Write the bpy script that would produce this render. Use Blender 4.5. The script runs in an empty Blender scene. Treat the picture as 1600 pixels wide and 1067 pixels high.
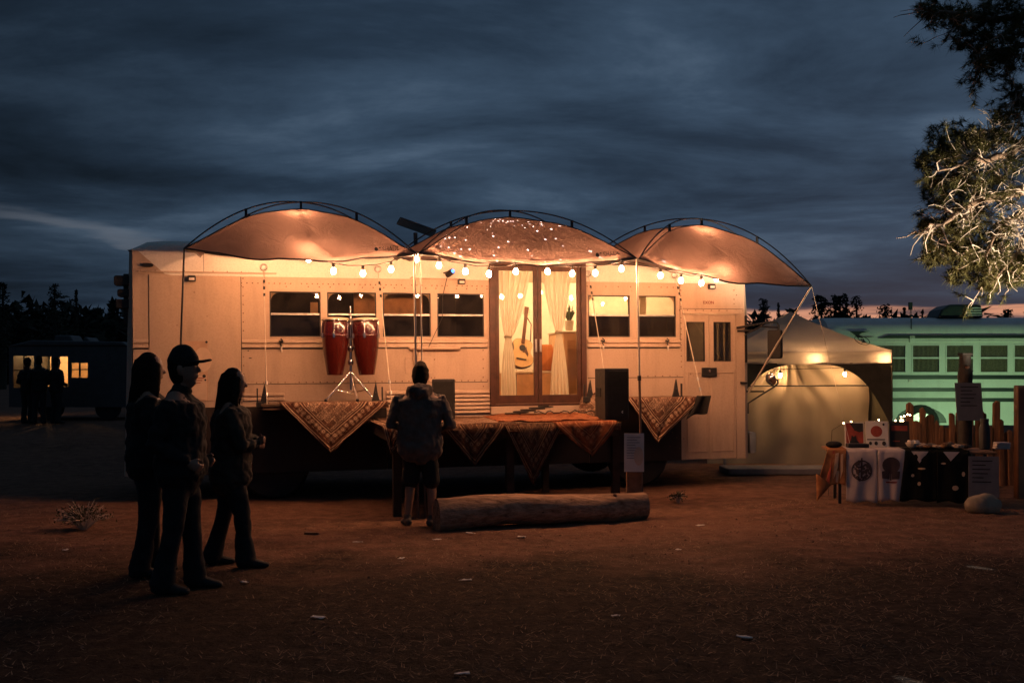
import bpy, bmesh, math, random
from mathutils import Vector, Matrix, noise

random.seed(11)
sc = bpy.context.scene
col = sc.collection
PI = math.pi
R = math.radians

# ------------------------------------------------------------------ camera
CH = 1.65                       # eye height
HOR = 585.0                     # row of the horizon in the 1600x1067 photograph
F = 1600 * 35 / 36.0
cam_d = bpy.data.cameras.new('camera')
cam_d.lens = 35; cam_d.sensor_width = 36
cam_d.shift_y = (HOR - 533.5) / 1600
cam_d.clip_start = 0.1; cam_d.clip_end = 2000
cam = bpy.data.objects.new('camera', cam_d)
cam.location = (0, 0, CH); cam.rotation_euler = (PI / 2, 0, 0)
col.objects.link(cam); sc.camera = cam

# ------------------------------------------------------------------ world: dusk under broken stratus
SUN_AZ = R(24)                  # the sun has set to the right of the bus
world = bpy.data.worlds.new('World'); sc.world = world
world.use_nodes = True
nt = world.node_tree; nt.nodes.clear()
def N(t, **kw):
    n = nt.nodes.new(t)
    for k, v in kw.items():
        setattr(n, k, v)
    return n
def L(a, b): nt.links.new(a, b)
def math_node(op, a, b=None, clamp=False):
    n = N('ShaderNodeMath', operation=op, use_clamp=clamp)
    for i, x in enumerate((a, b)):
        if x is None: continue
        if isinstance(x, (int, float)): n.inputs[i].default_value = x
        else: L(x, n.inputs[i])
    return n.outputs[0]
def ramp(fac, stops, interp='LINEAR'):
    n = N('ShaderNodeValToRGB'); n.color_ramp.interpolation = interp
    els = n.color_ramp.elements
    while len(els) < len(stops): els.new(0.5)
    for e, (p, c) in zip(els, stops):
        e.position = p; e.color = (*c, 1)
    L(fac, n.inputs[0]); return n.outputs[0]
def mapr(v, a, b, c=0.0, d=1.0, smooth=True):
    n = N('ShaderNodeMapRange'); n.interpolation_type = 'SMOOTHSTEP' if smooth else 'LINEAR'
    L(v, n.inputs[0]); n.inputs[1].default_value = a; n.inputs[2].default_value = b
    n.inputs[3].default_value = c; n.inputs[4].default_value = d
    return n.outputs[0]
def mixc(fac, a, b, mode='MIX'):
    n = N('ShaderNodeMixRGB', blend_type=mode)
    for i, x in enumerate((fac, a, b)):
        if isinstance(x, (int, float)): n.inputs[i].default_value = x
        elif isinstance(x, tuple): n.inputs[i].default_value = (*x, 1)
        else: L(x, n.inputs[i])
    return n.outputs[0]
tc = N('ShaderNodeTexCoord')
nrm = N('ShaderNodeVectorMath', operation='NORMALIZE'); L(tc.outputs['Generated'], nrm.inputs[0])
sep = N('ShaderNodeSeparateXYZ'); L(nrm.outputs[0], sep.inputs[0])
zc = math_node('MAXIMUM', sep.outputs[2], 0.0)
den = math_node('ADD', zc, 0.10)
cx = math_node('DIVIDE', sep.outputs[0], den); cy = math_node('DIVIDE', sep.outputs[1], den)
comb = N('ShaderNodeCombineXYZ'); L(math_node('MULTIPLY', cx, 0.72), comb.inputs[0]); L(cy, comb.inputs[1])
n1 = N('ShaderNodeTexNoise'); n1.inputs['Scale'].default_value = 1.25; n1.inputs['Detail'].default_value = 9
n1.inputs['Roughness'].default_value = 0.60; n1.inputs['Distortion'].default_value = 0.25
off = N('ShaderNodeVectorMath', operation='ADD'); L(comb.outputs[0], off.inputs[0]); off.inputs[1].default_value = (3.1, 7.4, 0)
L(off.outputs[0], n1.inputs['Vector'])
n2 = N('ShaderNodeTexNoise'); n2.inputs['Scale'].default_value = 0.38; n2.inputs['Detail'].default_value = 3
L(off.outputs[0], n2.inputs['Vector'])
cl = math_node('ADD', math_node('MULTIPLY', n1.outputs[0], 0.62), math_node('MULTIPLY', n2.outputs[0], 0.48))
cloud = ramp(cl, [(0.40, (0.0085, 0.0165, 0.0290)), (0.51, (0.0185, 0.0345, 0.0600)),
                  (0.60, (0.0370, 0.0650, 0.1070)), (0.72, (0.0900, 0.1380, 0.2050))])
cloud = mixc(1.0, cloud, mapr(sep.outputs[0], -0.50, -0.12, 0.55, 1.0), 'MULTIPLY')   # thicker deck away from the sunset
sky = N('ShaderNodeTexSky'); sky.sky_type = 'NISHITA'; sky.sun_disc = False
sky.sun_elevation = R(0.5); sky.sun_rotation = SUN_AZ; sky.air_density = 1.0; sky.dust_density = 1.5
# low break in the cloud deck where the last light shows
brk = N('ShaderNodeTexNoise'); brk.inputs['Scale'].default_value = 9; brk.inputs['Detail'].default_value = 6
bm_ = N('ShaderNodeMapping'); bm_.inputs['Scale'].default_value = (1, 1, 7); L(nrm.outputs[0], bm_.inputs[0]); L(bm_.outputs[0], brk.inputs['Vector'])
zn = math_node('ADD', sep.outputs[2], math_node('MULTIPLY', math_node('SUBTRACT', brk.outputs[0], 0.5), 0.022))
band = math_node('MULTIPLY', mapr(zn, 0.0640, 0.0595), mapr(zn, 0.0, 0.03))
azx = math_node('ADD', math_node('MULTIPLY', sep.outputs[0], math.sin(SUN_AZ)), math_node('MULTIPLY', sep.outputs[1], math.cos(SUN_AZ)))
band = math_node('MULTIPLY', band, mapr(azx, 0.90, 0.985))
br2 = N('ShaderNodeTexNoise'); br2.inputs['Scale'].default_value = 5; br2.inputs['Detail'].default_value = 5
bm2 = N('ShaderNodeMapping'); bm2.inputs['Scale'].default_value = (1, 1, 12); bm2.inputs['Location'].default_value = (2.3, 0.4, 1.1); L(nrm.outputs[0], bm2.inputs[0]); L(bm2.outputs[0], br2.inputs['Vector'])
band = math_node('MULTIPLY', band, mapr(br2.outputs[0], 0.36, 0.50, 0.12, 1.0))
glow = mixc(brk.outputs[0], (0.50, 0.19, 0.11), (0.85, 0.42, 0.27))
# a faint warm-grey veil round the break, and cooler haze low down
veil = math_node('MULTIPLY', mapr(sep.outputs[2], 0.16, 0.05), mapr(azx, 0.90, 1.0))
c1 = mixc(math_node('MULTIPLY', veil, 0.55), cloud, (0.034, 0.040, 0.062))
# pale streak low on the far left
lz = math_node('ADD', sep.outputs[2], math_node('MULTIPLY', sep.outputs[0], 0.17))
lz = math_node('ADD', lz, math_node('MULTIPLY', math_node('SUBTRACT', brk.outputs[0], 0.5), 0.03))
streak = math_node('MULTIPLY', math_node('MULTIPLY', mapr(lz, 0.058, 0.064), mapr(lz, 0.075, 0.066)), mapr(sep.outputs[0], -0.27, -0.36))
streak = math_node('MULTIPLY', streak, mapr(sep.outputs[0], -0.50, -0.42))
c1 = mixc(math_node('MULTIPLY', streak, 0.42), c1, (0.135, 0.150, 0.180))
c2 = mixc(band, c1, glow)
ns = N('ShaderNodeVectorMath', operation='SCALE'); L(sky.outputs[0], ns.inputs[0]); ns.inputs['Scale'].default_value = 0.0015
c3 = mixc(1.0, c2, ns.outputs[0], 'ADD')
bg = N('ShaderNodeBackground'); L(c3, bg.inputs[0]); bg.inputs[1].default_value = 1.0
wo = N('ShaderNodeOutputWorld'); L(bg.outputs[0], wo.inputs[0])

# the sun is down: one very weak, very soft lamp from its side
sd = bpy.data.lights.new('sun', 'SUN'); sd.energy = 0.010; sd.angle = R(40); sd.color = (1.0, 0.72, 0.55)
so = bpy.data.objects.new('sun', sd); so.rotation_euler = (R(84), 0, -SUN_AZ + PI); col.objects.link(so)

sc.view_settings.view_transform = 'Standard'; sc.view_settings.look = 'None'
sc.view_settings.exposure = 0.0; sc.view_settings.gamma = 1.0
sc.view_settings.use_curve_mapping = False
sc.render.engine = 'CYCLES'
cy_ = sc.cycles
cy_.use_denoising = True
try: cy_.denoiser = 'OPENIMAGEDENOISE'
except Exception: pass
cy_.max_bounces = 7; cy_.diffuse_bounces = 3; cy_.glossy_bounces = 3; cy_.transmission_bounces = 5
cy_.transparent_max_bounces = 12; cy_.sample_clamp_indirect = 3.0; cy_.sample_clamp_direct = 0
cy_.caustics_reflective = False; cy_.caustics_refractive = False
cy_.use_adaptive_sampling = True; cy_.adaptive_threshold = 0.02

# ------------------------------------------------------------------ geometry of the place
def P(x, y, d):
    """world point seen at photo pixel (x, y) at depth d metres"""
    return Vector(((x - 800) / F * d, d, CH + (HOR - y) / F * d))
BUS_L = Vector((-4.836, 12.75, 0.0))
BUS_A = math.atan2(2.06, 8.312)
BUS_T = 0.0080
MB = Matrix.Translation(BUS_L) @ Matrix.Rotation(BUS_A, 4, 'Z') @ Matrix.Rotation(-BUS_T, 4, 'Y')
MBi = MB.inverted()
BLEN = 8.564; BWID = 2.4
def B(u, v, w):                 # bus frame: along the side, out from the side, up
    return MB @ Vector((u, -v, w))
def BL(x, y, v=0.0):
    """photo pixel -> (u, w) on the plane v metres out from the bus side"""
    o = MBi @ Vector((0, 0, CH)); d = (MBi.to_3x3() @ Vector(((x - 800) / F, 1, (HOR - y) / F)))
    t = (-v - o.y) / d.y
    p = o + d * t
    return p.x, p.z
def sstep(a, b, x):
    t = max(0, min(1, (x - a) / (b - a))); return t * t * (3 - 2 * t)
def gz(x, y):
    z = 0.028 * noise.noise(Vector((x * 0.35, y * 0.35, 3))) + 0.012 * noise.noise(Vector((x * 1.6, y * 1.6, 9)))
    if 2 < y < 16: z += 0.010 * noise.noise(Vector((x * 3.1, y * 3.1, 5))) + 0.007 * noise.noise(Vector((x * 6.5, y * 6.5, 7)))
    z += 0.45 * sstep(-3, -9, x) * sstep(17, 26, y)
    z += 0.04 * sstep(0.5, 4.0, x) * sstep(8, 11, y)
    return z

# ------------------------------------------------------------------ mesh helpers
MW = {}
def wm(o): return MW.get(o.name, Matrix.Identity(4)) if o else Matrix.Identity(4)
class MBd:
    def __init__(s): s.v = []; s.f = []
    def add(s, vs, fs):
        b = len(s.v); s.v += [Vector(p) for p in vs]; s.f += [tuple(i + b for i in f) for f in fs]; return s
    def box(s, x0, x1, y0, y1, z0, z1, M=None):
        vs = [Vector((x, y, z)) for z in (z0, z1) for y in (y0, y1) for x in (x0, x1)]
        if M: vs = [M @ p for p in vs]
        return s.add(vs, [(0, 2, 3, 1), (4, 5, 7, 6), (0, 1, 5, 4), (2, 6, 7, 3), (0, 4, 6, 2), (1, 3, 7, 5)])
    def tube(s, pts, r, n=8, closed=False):
        pts = [Vector(p) for p in pts]; m = len(pts)
        rs = r if isinstance(r, (list, tuple)) else [r] * m
        vs = []; prev = None
        for i, p in enumerate(pts):
            if closed: t = pts[(i + 1) % m] - pts[i - 1]
            else: t = pts[min(i + 1, m - 1)] - pts[max(i - 1, 0)]
            t = t.normalized() if t.length > 1e-9 else Vector((0, 0, 1))
            if prev is None:
                a = t.orthogonal().normalized()
            else:
                a = prev - t * prev.dot(t); a = a.normalized() if a.length > 1e-6 else t.orthogonal().normalized()
            prev = a; b = t.cross(a)
            for k in range(n):
                q = 2 * PI * k / n
                vs.append(p + (a * math.cos(q) + b * math.sin(q)) * rs[i])
        fs = []
        for i in range(m if closed else m - 1):
            j = (i + 1) % m
            for k in range(n):
                fs.append((i * n + k, i * n + (k + 1) % n, j * n + (k + 1) % n, j * n + k))
        if not closed:
            fs.append(tuple(reversed(range(n)))); fs.append(tuple((m - 1) * n + k for k in range(n)))
        return s.add(vs, fs)
    def lathe(s, prof, n=16, M=None):
        """prof: (radius, z) pairs round the z axis"""
        vs = []; fs = []
        for (r, z) in prof:
            for k in range(n):
                q = 2 * PI * k / n; p = Vector((r * math.cos(q), r * math.sin(q), z)); vs.append(M @ p if M else p)
        for i in range(len(prof) - 1):
            for k in range(n):
                fs.append((i * n + k, i * n + (k + 1) % n, (i + 1) * n + (k + 1) % n, (i + 1) * n + k))
        fs.append(tuple(reversed(range(n)))); fs.append(tuple((len(prof) - 1) * n + k for k in range(n)))
        return s.add(vs, fs)
    def prism(s, poly, d0, d1, axis='y', M=None):
        """poly in two axes, extruded along the third between d0 and d1"""
        def q(a, b, d):
            return Vector((a, d, b)) if axis == 'y' else Vector((a, b, d)) if axis == 'z' else Vector((d, a, b))
        n = len(poly)
        vs = [q(a, b, d0) for a, b in poly] + [q(a, b, d1) for a, b in poly]
        if M: vs = [M @ p for p in vs]
        fs = [tuple(range(n)), tuple(reversed(range(n, 2 * n)))]
        fs += [(i, i + n, (i + 1) % n + n, (i + 1) % n) for i in range(n)]
        return s.add(vs, fs)
    def grid(s, fn, nu, nv, loop=False):
        vs = [fn(i / nu, j / nv) for j in range(nv + 1) for i in range(nu + 1)]
        fs = [(j * (nu + 1) + i, j * (nu + 1) + i + 1, (j + 1) * (nu + 1) + i + 1, (j + 1) * (nu + 1) + i) for j in range(nv) for i in range(nu)]
        return s.add(vs, fs)
    def ball(s, c, r, n=8, m=6):
        c = Vector(c); r = Vector(r) if isinstance(r, (tuple, list, Vector)) else Vector((r, r, r))
        prof = []
        vs = [c + Vector((0, 0, -r.z))]
        for i in range(1, m):
            a = -PI / 2 + PI * i / m
            for k in range(n):
                q = 2 * PI * k / n
                vs.append(c + Vector((r.x * math.cos(a) * math.cos(q), r.y * math.cos(a) * math.sin(q), r.z * math.sin(a))))
        vs.append(c + Vector((0, 0, r.z)))
        fs = [(0, 1 + (k + 1) % n, 1 + k) for k in range(n)]
        for i in range(m - 2):
            for k in range(n):
                a = 1 + i * n; fs.append((a + k, a + (k + 1) % n, a + n + (k + 1) % n, a + n + k))
        t = len(vs) - 1; a = 1 + (m - 2) * n
        fs += [(t, a + k, a + (k + 1) % n) for k in range(n)]
        return s.add(vs, fs)
    def build(s, name, mat, parent=None, xf=None, smooth=None, bevel=0, uv=None, origin=None, mods=(), solid=0):
        vs = [xf @ p for p in s.v] if xf else s.v
        if parent:
            pm = wm(parent); inv = pm.inverted(); vs = [inv @ p for p in vs]; loc = None
        else:
            if origin is None:
                n = len(vs); origin = Vector((sum(p.x for p in vs) / n, sum(p.y for p in vs) / n, min(p.z for p in vs)))
            loc = Vector(origin); vs = [p - loc for p in vs]
        me = bpy.data.meshes.new(name); me.from_pydata([tuple(p) for p in vs], [], s.f)
        bmx = bmesh.new(); bmx.from_mesh(me); bmesh.ops.recalc_face_normals(bmx, faces=bmx.faces); bmx.to_mesh(me); bmx.free()
        if uv:
            lay = me.uv_layers.new(name='UVMap')
            for lp in me.loops: lay.data[lp.index].uv = uv(s.v[lp.vertex_index], lp.vertex_index)
        if smooth is not None:
            me.polygons.foreach_set('use_smooth', [True] * len(me.polygons))
            if smooth < 180: me.set_sharp_from_angle(angle=R(smooth))
        me.materials.append(M_[mat] if isinstance(mat, str) else mat)
        o = bpy.data.objects.new(name, me); col.objects.link(o)
        if parent: o.parent = parent; MW[o.name] = wm(parent)
        else: o.location = loc; MW[o.name] = Matrix.Translation(loc)
        if bevel:
            b = o.modifiers.new('bevel', 'BEVEL'); b.width = bevel; b.segments = 2; b.limit_method = 'ANGLE'
        if solid:
            b = o.modifiers.new('solid', 'SOLIDIFY'); b.thickness = solid; b.offset = 0
        for m in mods: m(o)
        return o
def rebuild_mw(o, M): MW[o.name] = M
def thing(name, label, cat, loc, group=None, M=None):
    o = bpy.data.objects.new(name, None); col.objects.link(o); o.empty_display_size = 0.2
    if M is None: M = Matrix.Translation(Vector(loc))
    o.matrix_world = M; MW[o.name] = M.copy()
    return tag(o, label, cat, group)
def tag(o, label=None, cat=None, group=None, kind=None):
    if label: o['label'] = label
    if cat: o['category'] = cat
    if group: o['group'] = group
    if kind: o['kind'] = kind
    return o
def inst(src, parent, loc, rot=None, scale=None):
    """a copy of a part mesh (shared data) under another parent, at a world place"""
    o = src.copy(); col.objects.link(o)
    M = Matrix.Translation(Vector(loc))
    if rot is not None: M = M @ rot.to_4x4()
    if scale is not None: M = M @ Matrix.Diagonal((scale, scale, scale, 1))
    o.parent = parent; o.matrix_parent_inverse = Matrix.Identity(4)
    o.matrix_basis = wm(parent).inverted() @ M
    MW[o.name] = M
    return o
def text_geo(body, size, extrude=0.0, align='CENTER'):
    cu = bpy.data.curves.new('t', 'FONT'); cu.body = body; cu.size = size; cu.extrude = extrude; cu.align_x = align; cu.align_y = 'CENTER'
    ob = bpy.data.objects.new('t', cu); col.objects.link(ob)
    dg = bpy.context.evaluated_depsgraph_get(); dg.update()
    me = bpy.data.meshes.new_from_object(ob.evaluated_get(dg))
    vs = [v.co.copy() for v in me.vertices]; fs = [tuple(p.vertices) for p in me.polygons]
    bpy.data.objects.remove(ob); bpy.data.curves.remove(cu); bpy.data.meshes.remove(me)
    return vs, fs
def disc(c, r, n=20, ry=None):
    ry = ry or r
    return [(c[0] + r * math.cos(2 * PI * k / n), c[1] + ry * math.sin(2 * PI * k / n)) for k in range(n)]
def rrect(x0, x1, y0, y1, r, n=5):
    out = []
    for cx_, cy__, a0 in ((x1 - r, y1 - r, 0), (x0 + r, y1 - r, 90), (x0 + r, y0 + r, 180), (x1 - r, y0 + r, 270)):
        for i in range(n + 1):
            a = R(a0 + 90 * i / n); out.append((cx_ + r * math.cos(a), cy__ + r * math.sin(a)))
    return out

# ------------------------------------------------------------------ materials
M_ = {}
class Mat:
    def __init__(s, name):
        s.m = bpy.data.materials.new(name); s.m.use_nodes = True; s.t = s.m.node_tree; s.t.nodes.clear()
        s.out = s.n('ShaderNodeOutputMaterial'); M_[name] = s.m
        s._co = None
    def n(s, t, **kw):
        q = s.t.nodes.new(t)
        for k, v in kw.items(): setattr(q, k, v)
        return q
    def l(s, a, b): s.t.links.new(a, b)
    def set(s, inp, v):
        if isinstance(v, (int, float)): inp.default_value = v
        elif isinstance(v, tuple): inp.default_value = (*v, 1) if len(v) == 3 and inp.type == 'RGBA' else v
        else: s.l(v, inp)
    def co(s, kind='Object', scale=None, rot=None):
        if s._co is None: s._co = s.n('ShaderNodeTexCoord')
        o = s._co.outputs[kind]
        if scale or rot:
            mp = s.n('ShaderNodeMapping'); s.l(o, mp.inputs[0])
            if scale: mp.inputs['Scale'].default_value = scale
            if rot: mp.inputs['Rotation'].default_value = rot
            o = mp.outputs[0]
        return o
    def noise(s, scale, detail=5, rough=0.55, vec=None, dist=0.0):
        q = s.n('ShaderNodeTexNoise'); s.set(q.inputs['Scale'], scale); s.set(q.inputs['Detail'], detail); s.set(q.inputs['Roughness'], rough)
        s.set(q.inputs['Distortion'], dist); s.l(vec if vec is not None else s.co(), q.inputs['Vector']); return q.outputs[0]
    def voro(s, scale, vec=None, feature='F1', out='Distance', rnd=1.0):
        q = s.n('ShaderNodeTexVoronoi', feature=feature); s.set(q.inputs['Scale'], scale); s.set(q.inputs['Randomness'], rnd)
        s.l(vec if vec is not None else s.co(), q.inputs['Vector']); return q.outputs[out]
    def wave(s, scale, vec=None, dist=0.0, direc='X', profile='SIN'):
        q = s.n('ShaderNodeTexWave'); q.bands_direction = direc; q.wave_profile = profile; s.set(q.inputs['Scale'], scale); s.set(q.inputs['Distortion'], dist)
        s.l(vec if vec is not None else s.co(), q.inputs['Vector']); return q.outputs['Fac']
    def ramp(s, fac, stops, interp='LINEAR'):
        q = s.n('ShaderNodeValToRGB'); q.color_ramp.interpolation = interp; els = q.color_ramp.elements
        while len(els) < len(stops): els.new(0.5)
        for e, (p, c) in zip(els, stops):
            e.position = p; e.color = (*c, 1) if isinstance(c, tuple) else (c, c, c, 1)
        s.l(fac, q.inputs[0]); return q.outputs[0]
    def mix(s, f, a, b, mode='MIX'):
        q = s.n('ShaderNodeMixRGB', blend_type=mode); s.set(q.inputs[0], f); s.set(q.inputs[1], a); s.set(q.inputs[2], b); return q.outputs[0]
    def math(s, op, a, b=0.0, clamp=False):
        q = s.n('ShaderNodeMath', operation=op, use_clamp=clamp); s.set(q.inputs[0], a); s.set(q.inputs[1], b); return q.outputs[0]
    def bump(s, h, strength=0.3, dist=0.01):
        q = s.n('ShaderNodeBump'); s.set(q.inputs['Strength'], strength); s.set(q.inputs['Distance'], dist); s.l(h, q.inputs['Height']); return q.outputs[0]
    def bsdf(s, color, rough=0.5, metal=0.0, normal=None, spec=0.5, coat=0.0, emit=None, estr=0.0):
        q = s.n('ShaderNodeBsdfPrincipled'); s.set(q.inputs['Base Color'], color); s.set(q.inputs['Roughness'], rough); s.set(q.inputs['Metallic'], metal)
        s.set(q.inputs['Specular IOR Level'], spec); s.set(q.inputs['Coat Weight'], coat)
        if normal is not None: s.l(normal, q.inputs['Normal'])
        if emit: s.set(q.inputs['Emission Color'], emit); s.set(q.inputs['Emission Strength'], estr)
        s.l(q.outputs[0], s.out.inputs[0]); return q.outputs[0]
def simple(name, c, rough=0.5, metal=0.0, var=0.25, scale=6.0, bump=0.1, bscale=60.0, spec=0.5, coat=0.0):
    m = Mat(name); f = m.noise(scale, 4)
    d = tuple(max(0, x * (1 - var)) for x in c); h = tuple(min(1, x * (1 + var)) for x in c)
    colr = m.mix(m.ramp(f, [(0.3, 0.0), (0.7, 1.0)]), d, h)
    rg = m.math('ADD', m.math('MULTIPLY', m.noise(scale * 3, 3), 0.25), rough - 0.12)
    nm = m.bump(m.noise(bscale, 3), bump, 0.01) if bump else None
    m.bsdf(colr, rg, metal, nm, spec, coat); return m
def emitter(name, c, s):
    m = Mat(name); e = m.n('ShaderNodeEmission'); m.set(e.inputs[0], c); m.set(e.inputs[1], s); m.l(e.outputs[0], m.out.inputs[0]); return m
def paint(name, base, dirt=(0.16, 0.10, 0.06), amt=0.5, rough=0.42):
    """old enamel: chalky patches, vertical run-off streaks, small rust chips, slightly wavy sheet metal"""
    m = Mat(name)
    big = m.noise(1.6, 5, 0.6)
    st = m.noise(1.6, 5, 0.6, m.co('Object', (3.0, 3.0, 0.5)))
    fine = m.noise(45, 4, 0.7)
    c = m.mix(m.ramp(big, [(0.35, 0.0), (0.7, 0.35)]), base, tuple(x * 0.72 for x in base))
    c = m.mix(m.math('MULTIPLY', m.ramp(st, [(0.50, 0.0), (0.78, 1.0)]), amt), c, tuple(0.5 * x + 0.5 * y for x, y in zip(base, dirt)))
    chips = m.ramp(m.voro(7.0, m.co('Object'), 'F1'), [(0.05, 1.0), (0.10, 0.0)])
    chips = m.math('MULTIPLY', chips, m.ramp(m.noise(2.2, 4), [(0.5, 0.0), (0.62, 1.0)]))
    c = m.mix(m.math('MULTIPLY', chips, 0.85), c, (0.12, 0.05, 0.025))
    c = m.mix(m.math('MULTIPLY', m.ramp(fine, [(0.45, 0.0), (0.8, 1.0)]), 0.25), c, dirt)
    wv = m.math('ADD', m.math('MULTIPLY', m.noise(2.5, 2), 1.0), m.math('MULTIPLY', m.noise(70, 2), 0.05))
    m.bsdf(c, m.math('ADD', m.math('MULTIPLY', st, 0.3), rough - 0.1), 0.0, m.bump(wv, 0.45, 0.03), 0.45); return m
def cloth(name, c, trans=0.35, see=0.0, scale=5.0, var=0.25, weave=220.0, c2=None, bw=0.25):
    m = Mat(name)
    f = m.ramp(m.noise(scale, 5), [(0.3, 0.0), (0.7, 1.0)])
    d = c2 or tuple(x * (1 - var) for x in c)
    colr = m.mix(f, c, d)
    nm = m.bump(m.math('ADD', m.noise(weave, 2), m.math('MULTIPLY', m.noise(18, 3) if bw < 0.5 else m.noise(3.5, 5, 0.6, None, 1.5), 2.0 if bw < 0.5 else 5.0)), bw if bw < 0.5 else 0.45, 0.006 if bw < 0.5 else 0.014)
    a = m.n('ShaderNodeBsdfDiffuse'); m.set(a.inputs[0], colr); m.l(nm, a.inputs['Normal'])
    b = m.n('ShaderNodeBsdfTranslucent'); m.set(b.inputs[0], colr); m.l(nm, b.inputs['Normal'])
    x = m.n('ShaderNodeMixShader'); m.set(x.inputs[0], trans); m.l(a.outputs[0], x.inputs[1]); m.l(b.outputs[0], x.inputs[2])
    o = x.outputs[0]
    if see:
        t = m.n('ShaderNodeBsdfTransparent'); y = m.n('ShaderNodeMixShader'); m.set(y.inputs[0], see); m.l(o, y.inputs[1]); m.l(t.outputs[0], y.inputs[2]); o = y.outputs[0]
    m.l(o, m.out.inputs[0]); return m
def glass(name, tint=(0.8, 0.8, 0.78), rough=0.02, dust=0.06, ior=1.38):
    m = Mat(name)
    t = m.n('ShaderNodeBsdfTransparent'); m.set(t.inputs[0], tint)
    g = m.n('ShaderNodeBsdfGlossy'); m.set(g.inputs[0], (1, 1, 1)); m.set(g.inputs['Roughness'], rough)
    nm = m.bump(m.noise(3.0, 2), 0.06, 0.02); m.l(nm, g.inputs['Normal'])
    fr = m.n('ShaderNodeFresnel'); m.set(fr.inputs[0], ior)
    x = m.n('ShaderNodeMixShader'); m.l(fr.outputs[0], x.inputs[0]); m.l(t.outputs[0], x.inputs[1]); m.l(g.outputs[0], x.inputs[2])
    d = m.n('ShaderNodeBsdfDiffuse'); m.set(d.inputs[0], (0.5, 0.45, 0.4))
    y = m.n('ShaderNodeMixShader'); m.set(y.inputs[0], m.math('MULTIPLY', m.ramp(m.noise(4.0, 6, 0.7), [(0.35, 0.2), (0.75, 1.0)]), dust))
    m.l(x.outputs[0], y.inputs[1]); m.l(d.outputs[0], y.inputs[2]); m.l(y.outputs[0], m.out.inputs[0]); return m
def rugmat(name, dark, mid, light):
    """block-printed cloth: border lines, a motif band and a lattice field with medallions, from the cloth's own UV (metres)"""
    m = Mat(name); uv = m.co('UV')
    wob = m.n('ShaderNodeVectorMath', operation='ADD'); wn = m.n('ShaderNodeTexNoise'); m.set(wn.inputs['Scale'], 7.0); m.l(uv, wn.inputs['Vector'])
    wsc = m.n('ShaderNodeVectorMath', operation='SCALE'); m.l(wn.outputs['Color'], wsc.inputs[0]); wsc.inputs['Scale'].default_value = 0.022
    m.l(uv, wob.inputs[0]); m.l(wsc.outputs[0], wob.inputs[1]); v = wob.outputs[0]
    sp = m.n('ShaderNodeSeparateXYZ'); m.l(v, sp.inputs[0])
    mn = m.math('MINIMUM', sp.outputs[0], sp.outputs[1])
    e = m.math('MULTIPLY', mn, 2.0)                                  # 0.5 m from the edge -> 1
    lines = m.ramp(e, [(0.0, 0.0), (0.045, 0.8), (0.075, 0.0), (0.10, 1.0), (0.125, 0.0), (0.17, 0.0), (0.36, 1.0), (0.385, 0.0), (0.42, 0.8), (0.44, 0.0)], 'CONSTANT')
    inband = m.ramp(e, [(0.0, 0.0), (0.18, 1.0), (0.345, 0.0)], 'CONSTANT'); field = m.ramp(e, [(0.0, 0.0), (0.45, 1.0)], 'CONSTANT')
    fl = m.voro(15.0, v, 'F1', 'Distance', 0.25); flower = m.ramp(fl, [(0.0, 0.0), (0.12, 1.0), (0.30, 0.0), (0.38, 0.7), (0.46, 0.0)], 'CONSTANT')
    ck = m.n('ShaderNodeTexBrick'); m.l(v, ck.inputs['Vector']); m.set(ck.inputs['Scale'], 5.2); ck.inputs['Color1'].default_value = (0.05, 0.05, 0.05, 1); ck.inputs['Color2'].default_value = (0.75, 0.75, 0.75, 1); ck.inputs['Mortar'].default_value = (1, 1, 1, 1); m.set(ck.inputs['Mortar Size'], 0.035); m.set(ck.inputs['Brick Width'], 0.9); m.set(ck.inputs['Row Height'], 0.42)
    fil = m.ramp(m.voro(34.0, v, 'DISTANCE_TO_EDGE', 'Distance', 0.9), [(0.05, 1.0), (0.11, 0.0)])
    med = m.ramp(m.voro(2.6, v, 'F1', 'Distance', 0.35), [(0.0, 0.9), (0.10, 0.1), (0.15, 0.9), (0.22, 0.15), (0.235, 1.0), (0.26, 0.0)], 'CONSTANT')
    inn = m.math('MAXIMUM', m.math('MULTIPLY', ck.outputs[0], m.math('SUBTRACT', 1.0, m.math('MULTIPLY', fil, 0.8))), med)
    pat = m.math('MAXIMUM', lines, m.math('MAXIMUM', m.math('MULTIPLY', flower, inband), m.math('MULTIPLY', inn, field)))
    wear = m.ramp(m.noise(11, 6, 0.7, uv), [(0.30, 0.25), (0.62, 1.0)])
    c = m.mix(m.ramp(m.noise(14, 4, 0.6, uv), [(0.35, 0.0), (0.65, 1.0)]), dark, mid)
    c = m.mix(m.math('MULTIPLY', m.math('MULTIPLY', pat, wear), 0.85), c, light)
    nm = m.bump(m.math('ADD', m.noise(160, 2, 0.5, uv), m.math('MULTIPLY', pat, 0.4)), 0.35, 0.006)
    m.bsdf(c, 0.9, 0, nm, 0.1); return m

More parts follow.
